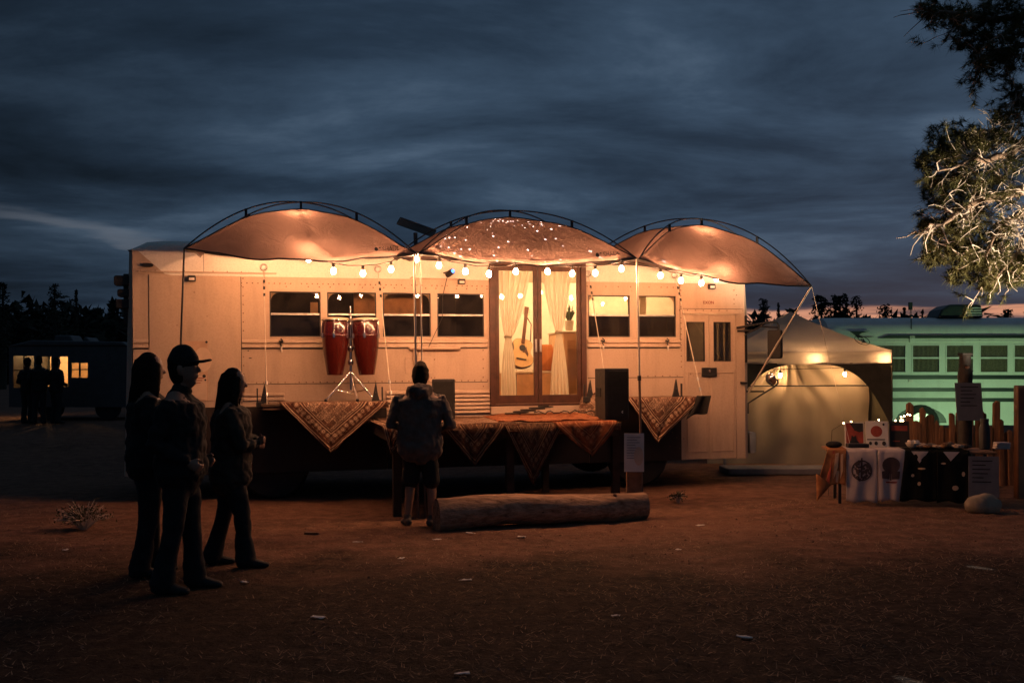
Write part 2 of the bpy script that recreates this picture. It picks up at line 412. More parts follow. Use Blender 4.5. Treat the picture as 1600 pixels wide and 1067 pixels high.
paint('bus_cream', (0.54, 0.41, 0.30), amt=0.62)
simple('rivet_rust', (0.20, 0.11, 0.065), 0.7, 0, 0.5, 3)
paint('bus_white', (0.80, 0.75, 0.66), amt=0.2)
paint('bus_shade', (0.016, 0.010, 0.008), (0.02, 0.014, 0.01), 0.4, 0.6)  # near-black, with the shade below wings and deck put into the colour
paint('green_bus_white', (0.66, 0.68, 0.62), amt=0.35)
simple('dark_stripe', (0.015, 0.022, 0.02), 0.45)
simple('black_metal', (0.018, 0.017, 0.016), 0.45, 0.0, 0.3)
simple('black_plastic', (0.014, 0.013, 0.013), 0.55, 0.0, 0.3, bscale=180, bump=0.25)
simple('rubber', (0.012, 0.012, 0.012), 0.85)
simple('speaker_mesh', (0.010, 0.010, 0.010), 0.7, 0.3, 0.3, bscale=400, bump=0.5)
simple('chrome', (0.75, 0.73, 0.70), 0.2, 1.0, 0.1, bump=0.02)
simple('steel', (0.42, 0.41, 0.39), 0.4, 0.9, 0.2)
simple('door_frame', (0.060, 0.022, 0.012), 0.5, 0.0, 0.4, 10)
simple('lining', (0.74, 0.66, 0.53), 0.7, 0, 0.08)
simple('ply', (0.42, 0.22, 0.10), 0.55, 0, 0.35, 5)
simple('cabinet', (0.62, 0.40, 0.23), 0.6, 0, 0.15)
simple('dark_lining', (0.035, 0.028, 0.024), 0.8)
simple('deck', (0.10, 0.065, 0.04), 0.85, 0, 0.35)
simple('rope', (0.55, 0.48, 0.38), 0.9, 0, 0.2)
simple('cord', (0.02, 0.017, 0.014), 0.7)
simple('pole_metal', (0.46, 0.42, 0.36), 0.45, 0.35, 0.2)
simple('pole_shaded', (0.11, 0.065, 0.045), 0.5, 0.2, 0.2)
simple('carved', (0.020, 0.013, 0.010), 0.8, 0, 0.4, 12, 0.6, 40)
simple('tent_pole', (0.03, 0.03, 0.032), 0.4, 0.3)
simple('tape_red', (0.20, 0.025, 0.015), 0.7)
simple('paper', (0.62, 0.58, 0.52), 0.9, 0, 0.1)
simple('poster_tan', (0.50, 0.33, 0.22), 0.85, 0, 0.15)
simple('poster_pale', (0.58, 0.43, 0.31), 0.85, 0, 0.1)
simple('ink', (0.02, 0.018, 0.018), 0.85)
simple('ink_red', (0.30, 0.05, 0.03), 0.85, 0, 0.4)
simple('fabric_ink', (0.06, 0.04, 0.04), 0.95)
simple('plant', (0.05, 0.075, 0.03), 0.55, 0, 0.4, 20)
simple('ceramic', (0.66, 0.58, 0.47), 0.4)
simple('skin', (0.27, 0.145, 0.09), 0.55, 0, 0.12, bump=0.05)
simple('hair_dark', (0.014, 0.009, 0.006), 0.8, 0, 0.4, 30, 0.5, 120, 0.1)
simple('hair_brown', (0.022, 0.013, 0.008), 0.75, 0, 0.4, 30, 0.5, 120, 0.12)
simple('cloth_black', (0.007, 0.007, 0.0065), 0.95, 0, 0.3, 8, 0.4, 40)
simple('cloth_grey', (0.085, 0.070, 0.058), 0.95, 0, 0.3, 8, 0.4, 40)
simple('cloth_olive', (0.026, 0.021, 0.014), 0.95, 0, 0.3, 8, 0.4, 40)
simple('denim', (0.009, 0.009, 0.010), 0.95, 0, 0.3, 8, 0.4, 60)
simple('shorts', (0.008, 0.008, 0.008), 0.95, 0, 0.3)
simple('stone', (0.20, 0.17, 0.13), 0.9, 0, 0.3, 8, 0.5, 30)
simple('drum_head', (0.62, 0.50, 0.36), 0.6, 0, 0.1)
simple('spruce', (0.66, 0.42, 0.20), 0.35, 0, 0.15, coat=0.4)
simple('rosewood', (0.09, 0.035, 0.018), 0.35, 0, 0.3)
simple('ash_shaded', (0.035, 0.020, 0.013), 0.9, 0, 0.4, 9)  # ash wood with the shade under the deck put into its colour
simple('ash_wood', (0.17, 0.09, 0.05), 0.9, 0, 0.4, 9, 0.5, 40)
simple('camper', (0.045, 0.046, 0.048), 0.5, 0, 0.2)
simple('grey_paper', (0.15, 0.145, 0.16), 0.95, 0, 0.15)
simple('tarp_olive', (0.060, 0.058, 0.036), 0.8, 0, 0.25)
simple('dish', (0.05, 0.052, 0.056), 0.5)
simple('lamp_red', (0.30, 0.05, 0.02), 0.3)
simple('lens_clear', (0.7, 0.66, 0.6), 0.15)
cloth('shade_fabric', (0.275, 0.195, 0.172), 0.48, 0, 3.0, 0.16, bw=0.55)
cloth('curtain_fabric', (0.90, 0.82, 0.70), 0.55, 0.14, 3.0, 0.04)
cloth('tent_fabric', (0.55, 0.50, 0.43), 0.34, 0, 2.0, 0.1)
cloth('tent_wall', (0.50, 0.43, 0.33), 0.40, 0, 2.0, 0.12)
cloth('white_cotton', (0.55, 0.47, 0.45), 0.15, 0, 4.0, 0.1)
cloth('tie_dye', (0.52, 0.24, 0.10), 0.2, 0, 9.0, 0.4, c2=(0.22, 0.08, 0.04))
cloth('dark_cotton', (0.016, 0.017, 0.015), 0.05)
cloth('pillow_cloth', (0.42, 0.15, 0.05), 0.05)
cloth('quilt', (0.66, 0.55, 0.42), 0.05, 0, 40.0, 0.5, c2=(0.12, 0.05, 0.03))
cloth('window_drape', (0.62, 0.56, 0.42), 0.25, 0, 30.0, 0.4)
rugmat('rug_brown', (0.040, 0.017, 0.011), (0.085, 0.034, 0.020), (0.50, 0.36, 0.25))
rugmat('rug_dark', (0.035, 0.018, 0.012), (0.09, 0.035, 0.018), (0.30, 0.19, 0.11))
rugmat('rug_red', (0.11, 0.032, 0.014), (0.24, 0.070, 0.026), (0.42, 0.20, 0.10))
glass('window_glass', (0.72, 0.70, 0.66), 0.02, 0.05)
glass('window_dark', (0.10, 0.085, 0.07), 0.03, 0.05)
glass('window_mid', (0.30, 0.27, 0.23), 0.03, 0.06)
glass('window_clear', (0.85, 0.82, 0.76), 0.02, 0.03, 1.22)
glass('door_glass', (0.95, 0.94, 0.90), 0.01, 0.02)
WARM = (1.0, 0.53, 0.20)
emitter('bulb_glow', (1.0, 0.44, 0.205), 720.0)
emitter('tent_bulb_glow', (1.0, 0.52, 0.22), 430.0)
emitter('fairy_glow', (1.0, 0.66, 0.32), 30.0)
emitter('cabin_glow', (1.0, 0.60, 0.31), 270.0)
emitter('camper_glow', (1.0, 0.60, 0.25), 110.0)
emitter('projector_lens', (0.08, 0.25, 1.0), 4.0)
# lacquered conga shells
m = Mat('conga_shell'); st = m.wave(6, m.co('Object', (6, 6, 0.3)), 2.0)
m.bsdf(m.mix(st, (0.070, 0.0075, 0.005), (0.034, 0.0045, 0.0035)), 0.22, 0, None, 0.5, 0.8)
# bark / log
m = Mat('log_wood'); g = m.noise(3.0, 8, 0.7, m.co('Object', (0.7, 9, 9)))
c = m.mix(m.ramp(g, [(0.35, 0.0), (0.65, 1.0)]), (0.16, 0.090, 0.055), (0.44, 0.28, 0.18))
c = m.mix(m.ramp(m.voro(5.0, m.co('Object', (0.35, 3, 3))), [(0.04, 1.0), (0.10, 0.0)]), c, (0.03, 0.015, 0.01))
m.bsdf(c, 0.88, 0, m.bump(g, 0.8, 0.03), 0.2)
m = Mat('bark'); g = m.noise(6.0, 8, 0.7, m.co('Object', (3, 3, 1)))
m.bsdf(m.mix(g, (0.10, 0.06, 0.04), (0.34, 0.24, 0.18)), 0.9, 0, m.bump(g, 0.8, 0.03), 0.2)
simple('twig', (0.55, 0.45, 0.37), 0.85, 0, 0.3, 8)
m = Mat('needles'); g = m.noise(2.2, 4)
cl_ = m.mix(m.ramp(g, [(0.3, 0.0), (0.7, 1.0)]), (0.055, 0.062, 0.025), (0.150, 0.130, 0.058))
a = m.n('ShaderNodeBsdfDiffuse'); m.set(a.inputs[0], cl_); b = m.n('ShaderNodeBsdfTranslucent'); m.set(b.inputs[0], cl_)
x = m.n('ShaderNodeMixShader'); m.set(x.inputs[0], 0.25); m.l(a.outputs[0], x.inputs[1]); m.l(b.outputs[0], x.inputs[2]); m.l(x.outputs[0], m.out.inputs[0])
simple('far_needles', (0.022, 0.026, 0.016), 0.9, 0, 0.3, 0.5)
# trodden dirt with thin dead grass
m = Mat('dirt')
n_a = m.noise(0.35, 6, 0.6); n_b = m.noise(5.0, 8, 0.7); n_c = m.noise(40, 5, 0.7)
c = m.mix(m.ramp(n_a, [(0.35, 0.0), (0.65, 1.0)]), (0.185, 0.096, 0.064), (0.112, 0.062, 0.043))
c = m.mix(m.ramp(n_b, [(0.42, 0.0), (0.66, 1.0)]), c, (0.25, 0.135, 0.090))
c = m.mix(m.math('MULTIPLY', m.ramp(n_c, [(0.5, 0.0), (0.75, 1.0)]), 0.6), c, (0.045, 0.024, 0.015))
c = m.mix(m.ramp(m.noise(18, 4, 0.6, m.co('Object', (3, 0.7, 1))), [(0.62, 0.0), (0.74, 0.7)]), c, (0.25, 0.155, 0.085))
# matted dead grass takes over from the trodden dirt away from the stage, darkened to paint in the fading light
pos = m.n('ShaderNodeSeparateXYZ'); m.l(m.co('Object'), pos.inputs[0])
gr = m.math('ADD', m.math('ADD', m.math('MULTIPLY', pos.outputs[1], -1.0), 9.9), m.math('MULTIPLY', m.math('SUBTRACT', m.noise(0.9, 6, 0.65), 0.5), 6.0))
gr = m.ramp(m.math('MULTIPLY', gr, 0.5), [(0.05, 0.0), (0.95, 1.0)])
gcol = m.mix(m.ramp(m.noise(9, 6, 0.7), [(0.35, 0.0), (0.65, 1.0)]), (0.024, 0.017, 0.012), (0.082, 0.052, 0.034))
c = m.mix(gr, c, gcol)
hh = m.math('ADD', m.math('MULTIPLY', n_b, 1.2), m.math('MULTIPLY', n_c, 0.5))
m.bsdf(c, 0.97, 0, m.bump(hh, 0.9, 0.05), 0.1)
simple('straw', (0.25, 0.16, 0.095), 0.9, 0, 0.5, 1.5)
simple('clod', (0.16, 0.095, 0.065), 0.95, 0, 0.5, 2)
simple('scrub', (0.06, 0.055, 0.03), 0.9, 0, 0.4, 3)
m = Mat('stake_wood'); g = m.noise(4.0, 7, 0.65, m.co('Object', (6, 6, 0.6)))
m.bsdf(m.mix(m.ramp(g, [(0.35, 0.0), (0.65, 1.0)]), (0.10, 0.045, 0.024), (0.26, 0.13, 0.07)), 0.85, 0, m.bump(g, 0.6, 0.02), 0.25)
emitter('lantern_glow', (1.0, 0.62, 0.30), 60.0)
# ================================================================== the setting
def axis(lo, hi, step, far):
    out = []; a = lo
    while a <= hi + 1e-6: out.append(a); a += step
    s = step; a = lo
    while a > -far: s *= 1.35; a -= s; out.insert(0, a)
    s = step; a = out[-1]
    while a < far: s *= 1.35; a += s; out.append(a)
    return out
xs = axis(-9, 9, 0.10, 600); ys = axis(2.0, 15, 0.10, 600)
g = MBd(); nx = len(xs)
for yv in ys:
    for xv in xs: g.v.append(Vector((xv, yv, gz(xv, yv))))
g.f = [(j * nx + i, j * nx + i + 1, (j + 1) * nx + i + 1, (j + 1) * nx + i) for j in range(len(ys) - 1) for i in range(nx - 1)]
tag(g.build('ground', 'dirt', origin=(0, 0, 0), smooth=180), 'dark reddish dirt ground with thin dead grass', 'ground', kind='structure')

# thin dead grass: nobody could count it
rnd = random.Random(5); g = MBd()
for i in range(52000):
    y = 2.6 + 10.2 * rnd.random() ** 0.75; x = (rnd.random() - 0.5) * 2 * (1.0 + y * 0.60)
    dens = 0.5 + 0.5 * noise.noise(Vector((x * 0.7, y * 0.7, 1.3))) + 0.28 * sstep(-2, 4, x)
    if rnd.random() > dens: continue
    if y > 11.2 and -4.6 < x < 2.6: continue
    z = gz(x, y); a = rnd.random() * 2 * PI; ln = rnd.uniform(0.02, 0.085); up = rnd.uniform(0.0, 0.6) ** 2
    w = rnd.uniform(0.0018, 0.0042); ca, sa = math.cos(a), math.sin(a)
    p = Vector((x, y, z + 0.002)); q = p + Vector((ca * ln, sa * ln, ln * up + 0.006)); s_ = Vector((-sa, ca, 0)) * w
    g.add([p - s_, p + s_, q], [(0, 1, 2)])
tag(g.build('dry_grass', 'straw', origin=(0, 0, 0)), 'thin dry straw coloured grass scattered over the dirt', 'grass', kind='stuff')

# clods and pebbles, too many to count
rnd = random.Random(6); g = MBd()
for i in range(5200):
    y = 3.0 + 9.0 * rnd.random() ** 0.7; x = (rnd.random() - 0.5) * 2 * (1.0 + y * 0.58); r = 0.004 + 0.016 * rnd.random() ** 3
    if noise.noise(Vector((x * 0.8, y * 0.8, 6))) < -0.1: continue
    p = Vector((x, y, gz(x, y))); q = [p + Vector((rnd.uniform(-r, r), rnd.uniform(-r, r), -0.002)) for _ in range(3)]
    a = rnd.random() * 6; q = [p + Vector((r * math.cos(a + 2.1 * k) * rnd.uniform(0.7, 1.2), r * math.sin(a + 2.1 * k) * rnd.uniform(0.7, 1.2), -0.002)) for k in range(3)]
    t = p + Vector((rnd.uniform(-r, r) * 0.4, rnd.uniform(-r, r) * 0.4, r * rnd.uniform(0.5, 1.0))); g.add(q + [t], [(0, 1, 3), (1, 2, 3), (2, 0, 3)])
tag(g.build('dirt_clods', 'clod', origin=(0, 0, 0)), 'small clods and pebbles strewn over the dirt', 'clods', kind='stuff')
# far wood: a dense belt one cannot count, with single taller trees before it
def tree_cloud(mb, c, h, rw, n, rnd, size, shape='pine'):
    for i in range(n):
        t = rnd.random() ** 0.9
        if shape == 'fir': rr = rw * (1 - t) * (0.75 + 0.5 * rnd.random())
        else: rr = rw * (0.35 + 0.85 * math.sin(PI * (0.12 + 0.84 * t))) * (0.55 + 0.6 * abs(noise.noise(Vector((c[0], c[1], t * 5.0)))) + 0.3 * rnd.random())
        a = rnd.random() * 2 * PI; q = rr * math.sqrt(rnd.random())
        z = c[2] + h * ((0.14 if shape == 'fir' else 0.22) + (0.86 if shape == 'fir' else 0.78) * t)
        p = Vector((c[0] + q * math.cos(a), c[1] + q * math.sin(a), z)); s = size * rnd.uniform(0.5, 1.1)
        d = [Vector((rnd.gauss(0, 1), rnd.gauss(0, 1), rnd.gauss(0, 0.6))).normalized() * s for _ in range(3)]
        mb.add([p + d[0], p + d[1], p + d[2]], [(0, 1, 2)])
rnd = random.Random(21)
g = MBd()
for k in range(420):
    a = -0.62 + 1.24 * k / 420 + rnd.uniform(-0.002, 0.002); d = rnd.uniform(118, 140); x = d * math.tan(a)
    h = rnd.uniform(8.2, 9.8) * d / 129 * (1.0 + 0.22 * sstep(-0.1, -0.5, math.tan(a))) * (0.90 + 0.18 * rnd.random() ** 2)
    tree_cloud(g, (x, d, -0.3), h, rnd.uniform(1.3, 2.2), 70, rnd, 1.15, 'fir' if rnd.random() < 0.6 else 'pine')
    g.tube([(x, d, -0.3), (x, d, h * 0.8)], [0.5, 0.12], 4)
for sgn in (0,):
    pts = []
    for k in range(90):
        a = -0.66 + 1.32 * k / 89; pts.append((142 * math.tan(a), 142 + 4 * noise.noise(Vector((k * 0.3, 0, 0))), 7.6 + 1.2 * noise.noise(Vector((k * 0.7, 2, 0)))+2.0*sstep(-0.1,-0.5,math.tan(a))))
    vs = [Vector((x, y, -0.5)) for x, y, z in pts] + [Vector((x, y, z)) for x, y, z in pts] + [Vector((x, y + 12, -0.5)) for x, y, z in pts]
    n = len(pts); g.add(vs, [(i, i + 1, n + i + 1, n + i) for i in range(n - 1)] + [(n + i, n + i + 1, 2 * n + i + 1, 2 * n + i) for i in range(n - 1)])
tag(g.build('distant_woods', 'far_needles', origin=(0, 130, 0)), 'black belt of distant conifer woods along the horizon', 'woods', kind='stuff')

def far_tree(px, py, d, wpx, shape, label, seed):
    """a single tree whose top stands at photo pixel (px, py)"""
    r_ = random.Random(seed); t = P(px, py, d); h = t.z
    h *= 0.99
    o = thing('pine_tree', label, 'tree', (t.x, d, 0), 'single trees on the skyline')
    MBd().tube([(t.x, d, 0), (t.x + 0.1, d, h * 0.5), (t.x, d, h * 0.97)], [0.32, 0.2, 0.05], 6).build('trunk', 'far_needles', o)
    c = MBd(); tree_cloud(c, (t.x, d, 0), h, wpx / F * d, 800, r_, wpx / F * d * 0.27, shape); c.build('crown', 'far_needles', o)
for i, (px, py, d, w, shp, lab) in enumerate([
    (85, 443, 95, 15, 'pine', 'taller dark pine on the left skyline, tallest left of the bus'),
    (119, 452, 100, 13, 'fir', 'narrow pointed fir on the left skyline right of the tallest pine'),
    (4, 441, 80, 17, 'pine', 'dark tree cut by the left edge of the picture'),
    (208, 436, 70, 12, 'pine', 'dark pine rising just behind the rear corner of the lit bus'),
    (1193, 466, 98, 13, 'pine', 'slim skyline pine just right of the bus front, left of the tent peak'),
    (1216, 472, 104, 10, 'fir', 'small thin fir above the left slope of the tent'),
    (1283, 462, 92, 22, 'pine', 'broad dark pine directly above the tent slope, left one of a pair'),
    (1312, 461, 92, 24, 'pine', 'broad dark pine, right one of the pair above the tent slope'),
    (1338, 461, 96, 14, 'pine', 'lone tall pine right of the broad pair, left of the thin mast'),
    (1383, 475, 100, 17, 'pine', 'low bushy pine against the orange sky left of the thin mast'),
    (1413, 480, 104, 11, 'fir', 'small fir against the orange sky just left of the thin mast'),
    (1441, 487, 108, 9, 'fir', 'tiny fir right of the thin mast against the orange sky'),
    (1467, 483, 104, 11, 'pine', 'small round pine left of the roof air conditioner'),
    (1574, 482, 100, 16, 'pine', 'bushy dark pine right of the roof air conditioner'),
]): far_tree(px, py, d, w, shp, lab, 40 + i)

# ================================================================== the lit bus
bus = thing('stage_bus', 'old cream bus converted to a stage with glass doors and fold-out wings', 'bus', None, M=MB)
def rect(x0, x1, y0, y1):
    u0, w1 = BL(x0, y0); u1, _ = BL(x1, y0); _, w0 = BL((x0 + x1) / 2, y1); _, w1 = BL((x0 + x1) / 2, y0)
    return [u0, u1, w0, w1]
WIN = [rect(421, 501, 455, 526), rect(511, 588, 456, 526), rect(598, 673, 457, 526), rect(683, 756, 458, 526.5), rect(919, 984, 460.5, 527.5), rect(996, 1056, 461.5, 527.5)]
for q in WIN: q[2] = 2.135; q[3] = 2.735
DOOR = rect(766, 912, 411, 640); DOOR[2] = 1.17; DOOR[3] = 3.19
FD = rect(1069, 1150, 498, 728); FD[2] = 0.34; FD[3] = 2.48
DL = rect(1072.5, 1101, 509.5, 572); DR = rect(1115, 1141.5, 508.5, 571.5)
W_TOP = 3.24; W_BOT = 0.34; IW = 3.12
def wall(u0, u1, w0, w1, holes, t, y0=0.0):
    """a wall sheet with rectangular openings and real reveals, in the bus frame"""
    us = sorted({u0, u1, *[h[0] for h in holes], *[h[1] for h in holes]}); ws = sorted({w0, w1, *[h[2] for h in holes], *[h[3] for h in holes]})
    us = [u for u in us if u0 - 1e-6 <= u <= u1 + 1e-6]; ws = [w for w in ws if w0 - 1e-6 <= w <= w1 + 1e-6]
    b = MBd(); ins = lambda a, c: any(h[0] - 1e-6 < a < h[1] + 1e-6 and h[2] - 1e-6 < c < h[3] + 1e-6 for h in holes)
    for i in range(len(us) - 1):
        for j in range(len(ws) - 1):
            a, c, e, f = us[i], us[i + 1], ws[j], ws[j + 1]
            if ins((a + c) / 2, (e + f) / 2): continue
            b.add([(a, y0, e), (c, y0, e), (c, y0, f), (a, y0, f)], [(0, 1, 2, 3)])
            b.add([(a, y0 + t, e), (c, y0 + t, e), (c, y0 + t, f), (a, y0 + t, f)], [(3, 2, 1, 0)])
    for (a, c, e, f) in list(holes) + [(u0, u1, w0, w1)]:
        q = [(a, e), (c, e), (c, f), (a, f)]
        for k in range(4):
            (p1, r1), (p2, r2) = q[k], q[(k + 1) % 4]
            b.add([(p1, y0, r1), (p2, y0, r2), (p2, y0 + t, r2), (p1, y0 + t, r1)], [(0, 1, 2, 3)])
    return b
holes = WIN + [DOOR, FD]
b = wall(0.0, BLEN, W_BOT, W_TOP, holes, 0.045)
# rear cap (rounded corner), far side, front cap
prof = [(0.0, 0.0), (-0.05, 0.05), (-0.085, 0.14), (-0.10, 0.28), (-0.10, BWID - 0.28), (-0.05, BWID - 0.05), (0.0, BWID)]
b.grid(lambda i, j: Vector((prof[round(i * 6)][0] * (1.35 - 0.7 * j) - 0.02 * (1 - j), prof[round(i * 6)][1], W_BOT + (W_TOP - W_BOT) * j)), 6, 6)
fprof = [(BLEN, 0.0), (BLEN + 0.07, 0.06), (BLEN + 0.12, 0.2), (BLEN + 0.16, 0.6), (BLEN + 0.16, BWID - 0.6), (BLEN + 0.07, BWID - 0.06), (BLEN, BWID)]
b.grid(lambda i, j: Vector((fprof[round(i * 6)][0], fprof[round(i * 6)][1], W_BOT + (1.75 - W_BOT) * j)), 6, 3)
b.grid(lambda i, j: Vector((fprof[round(i * 6)][0] - 0.05 * j, fprof[round(i * 6)][1], 2.45 + (W_TOP - 2.45) * j)), 6, 3)
b.add([(0, BWID, W_BOT), (BLEN, BWID, W_BOT), (BLEN, BWID, W_TOP), (0, BWID, W_TOP)], [(0, 1, 2, 3)])
body = b.build('body', 'bus_cream', bus, MB, smooth=25)
# domed roof
NR = 14
def roofpt(i, j):
    a = PI * i; yv = BWID / 2 - (BWID / 2) * math.copysign(abs(math.cos(a)) ** 0.72, math.cos(a)); zv = W_TOP + 0.20 * math.sin(a) ** 0.62
    e0 = max(0, 1 - j / 0.05); e1 = max(0, (j - 0.95) / 0.05); e = max(e0, e1)
    zv = W_TOP + (zv - W_TOP) * math.sqrt(max(0.0, 1 - e * e))
    return Vector((-0.06 + (BLEN + 0.16) * j, yv, zv))
rf = MBd().grid(roofpt, NR * 2, 40).build('roof', 'bus_white', bus, MB, smooth=40)
# white painted band above the drip line with rounded ends
ua, wa = BL(262, 432); ub, _ = BL(1143, 444); u_a2, _ = BL(236, 407); u_b2, _ = BL(1152, 436)
for poly in ([(ua + 0.05, 2.925), (DOOR[0] - 0.025, 2.925), (DOOR[0] - 0.025, 3.235), (u_a2 - 0.16, 3.235), (u_a2, 3.09), (ua - 0.03, 2.94)], [(DOOR[1] + 0.025, 2.925), (ub - 0.10, 2.925), (ub - 0.02, 2.945), (u_b2, 3.03), (u_b2 + 0.02, 3.235), (DOOR[1] + 0.025, 3.235)]):
    MBd().prism(poly, -0.004, 0.001).build('painted_band', 'bus_white', bus, MB)
b = MBd(); uL, _ = BL(216, 425); uR, _ = BL(432, 430)
b.box(uL, uR, -0.022, 0.0, 2.962, 2.978)
b.build('drip_rail', 'bus_cream', bus, MB); b = MBd(); uL, _ = BL(640, 432); uR, _ = BL(718, 432)
b.tube([(uL, -0.04, 2.92), (uL + 0.02, -0.05, 2.945), (uL + 0.09, -0.05, 2.93), (uR, -0.05, 2.93)], 0.009, 6)
b.build('conduit', 'bus_cream', bus, MB)
# belt mouldings below the windows, in lengths between the openings
u378, _ = BL(378, 530); u_d0 = DOOR[0] - 0.05; u_d1 = DOOR[1] + 0.05; u1062, _ = BL(1062, 535); u232, _ = BL(232, 530)
for (a, c) in ((0.0, u232), (u378, u_d0), (u_d1, u1062)):
    for w in (2.075, 2.012):
        MBd().prism([(-0.028, w - 0.019), (-0.022, w + 0.015), (0.0, w + 0.024), (0.0, w - 0.027)], a, c, 'x').build('belt_moulding', 'bus_cream', bus, MB)
    MBd().box(a, c, -0.006, 0.0, 1.972, 1.983).build('belt_seam', 'black_metal', bus, MB)
# panel seams
seams = MBd(); u_ = u378
seams.box(u_ - 0.012, u_ - 0.003, -0.003, 0.001, 1.25, 2.92)
for (a, c, w) in ((u378, u_d0, 1.505), (u_d1, FD[0] - 0.02, 1.545)): seams.box(a, c, -0.003, 0.001, w, w + 0.009)
a, _ = BL(1062, 470); seams.box(a, BLEN - 0.02, -0.003, 0.001, 2.548, 2.555); seams.box(a, a + 0.006, -0.003, 0.001, 2.0, 2.92)
a, _ = BL(232, 480); seams.box(a, a + 0.006, -0.004, 0.001, 1.99, 2.93)
a, _ = BL(318, 410); seams.box(a, a + 0.005, -0.007, -0.003, 2.98, 3.22)
seams.build('panel_seams', 'dark_lining', bus, MB)
# raised panels on the rear quarter, as the photograph shows
a, _ = BL(233, 480); c, _ = BL(376, 480)
MBd().box(a, c, -0.006, 0.0, 1.30, 2.91).build('side_panel', 'bus_cream', bus, MB, bevel=0.004)
# rivet rows: tiny, joined into one part
rv = MBd(); rr = random.Random(3)
def rivets(u0, w0, u1, w1, step, pr=0.9):
    n = int(math.hypot(u1 - u0, w1 - w0) / step)
    for k in range(n + 1):
        if rr.random() > pr: continue
        t = k / max(1, n); u = u0 + (u1 - u0) * t; w = w0 + (w1 - w0) * t
        if any(h[0] - 0.01 < u < h[1] + 0.01 and h[2] - 0.01 < w < h[3] + 0.01 for h in holes): continue
        rv.lathe([(0.010, 0.0), (0.008, 0.004), (0.003, 0.006)], 5, Matrix.Translation((u, 0.0, w)) @ Matrix.Rotation(PI / 2, 4, 'X'))
rivets(u378, 2.84, u_d0, 2.84, 0.07); rivets(u378, 2.80, u_d0, 2.80, 0.14); rivets(u_d1, 2.86, u1062, 2.86, 0.09, 0.6)
rivets(u378 + 0.02, 1.3, u378 + 0.02, 2.9, 0.11); rivets(u378, 1.53, u_d0, 1.53, 0.09, 0.8); rivets(u_d1, 1.57, FD[0], 1.57, 0.11, 0.7)
for px in (660, 674, 679, 755): a, _ = BL(px, 560); rivets(a, 1.2, a, 1.95, 0.11, 0.8)
a, _ = BL(1147, 470); rivets(a, 2.56, a, 2.9, 0.06); rivets(a + 0.04, 2.55, a + 0.04, 2.9, 0.07, 0.6); a, _ = BL(1064, 470); rivets(a, 1.7, a, 2.9, 0.08)
rivets(u1062, 2.53, BLEN - 0.03, 2.53, 0.12, 0.8); rivets(0.1, 2.985, u378, 2.985, 0.16, 0.7)
tag(rv.build('rivets', 'rivet_rust', bus, MB), kind='stuff')
# louvred vent panel beside the doors and a second length behind the standing man
for (x0, x1, n, w0) in ((689, 765, 6, 1.085), (604, 688, 6, 1.085)):
    a, _ = BL(x0, 630); c, _ = BL(x1, 630); c = min(c, DOOR[0] - 0.03)
    for k in range(n):
        w = w0 + 0.055 * k
        MBd().prism([(-0.036, w), (-0.030, w + 0.026), (0.0, w + 0.040), (0.0, w - 0.004)], a, c, 'x').build('louvre', 'bus_cream', bus, MB)
# two low mouldings on the left
a, _ = BL(381, 620); c, _ = BL(420, 620)
for w in (1.31, 1.37): MBd().box(a, c + 0.2, -0.02, 0.0, w - 0.018, w + 0.018).build('skirt_moulding', 'bus_cream', bus, MB, bevel=0.005)
# fuel hatch and grab bar
a, w1 = BL(632.5, 557.5); c, w0 = BL(676, 584)
h = MBd().prism(rrect(a, c, w0, w1, 0.035), -0.010, 0.0).build('fuel_hatch', 'bus_cream', bus, MB, bevel=0.003)
a, w = BL(640, 544.5); c, _ = BL(717, 544.5)
b = MBd().tube([(a, 0, w), (a, -0.05, w), (c, -0.05, w), (c, 0, w)], 0.022, 8)
gb = b.build('grab_bar', 'bus_cream', bus, MB, smooth=60); a2, wb = BL(648, 571); MBd().tube([(a2, -0.05, w), (a2, -0.05, wb)], 0.026, 8).build('latch_rod', 'bus_cream', gb, MB, smooth=60)
# windows: aluminium frame with corner gussets, middle bar, upper and lower pane, inside the opening
def make_window(q, gl_up, gl_lo, split=0.46, corner=(True, True)):
    a, c, e, f = q; s = MBd(); t = 0.016
    for bx in ((a + 0.002, a + t, e + 0.002, f - 0.002), (c - t, c - 0.002, e + 0.002, f - 0.002)): s.box(bx[0], bx[1], 0.006, 0.04, bx[2], bx[3])
    s.box(a + t, c - t, 0.007, 0.041, e + 0.002, e + t); s.box(a + t, c - t, 0.007, 0.041, f - t, f - 0.002)
    wf = s.build('window', 'black_metal', bus, MB, bevel=0.002)
    m_ = e + (f - e) * split
    MBd().box(a + t, c - t, 0.004, 0.044, m_ - 0.014, m_ + 0.014).build('sash_bar', 'steel', wf, MB, bevel=0.003)
    MBd().box(a + t, c - t, 0.020, 0.024, m_ + 0.014, f - t).build('upper_pane', gl_up, wf, MB)
    MBd().box(a + t, c - t, 0.026, 0.030, e + t, m_ - 0.014).build('lower_pane', gl_lo, wf, MB)
    for k, sgn in ((0, 1), (1, -1)):
        if not corner[k]: continue
        x0 = a + t if sgn > 0 else c - t; r = 0.11
        poly = [(x0, f - t), (x0 + sgn * r, f - t)] + [(x0 + sgn * (r - r * math.sin(R(90 * i / 6))), f - t - r + r * math.cos(R(90 * i / 6))) for i in range(1, 7)]
        MBd().prism(poly, 0.032, 0.04).build('corner_gusset', 'bus_cream', wf, MB)
    return wf
for i, q in enumerate(WIN): make_window(q, ('window_clear' if i < 3 else 'window_mid') if i < 4 else 'window_clear', 'window_dark' if i < 4 else 'window_dark', 0.50 if i < 4 else 0.52)
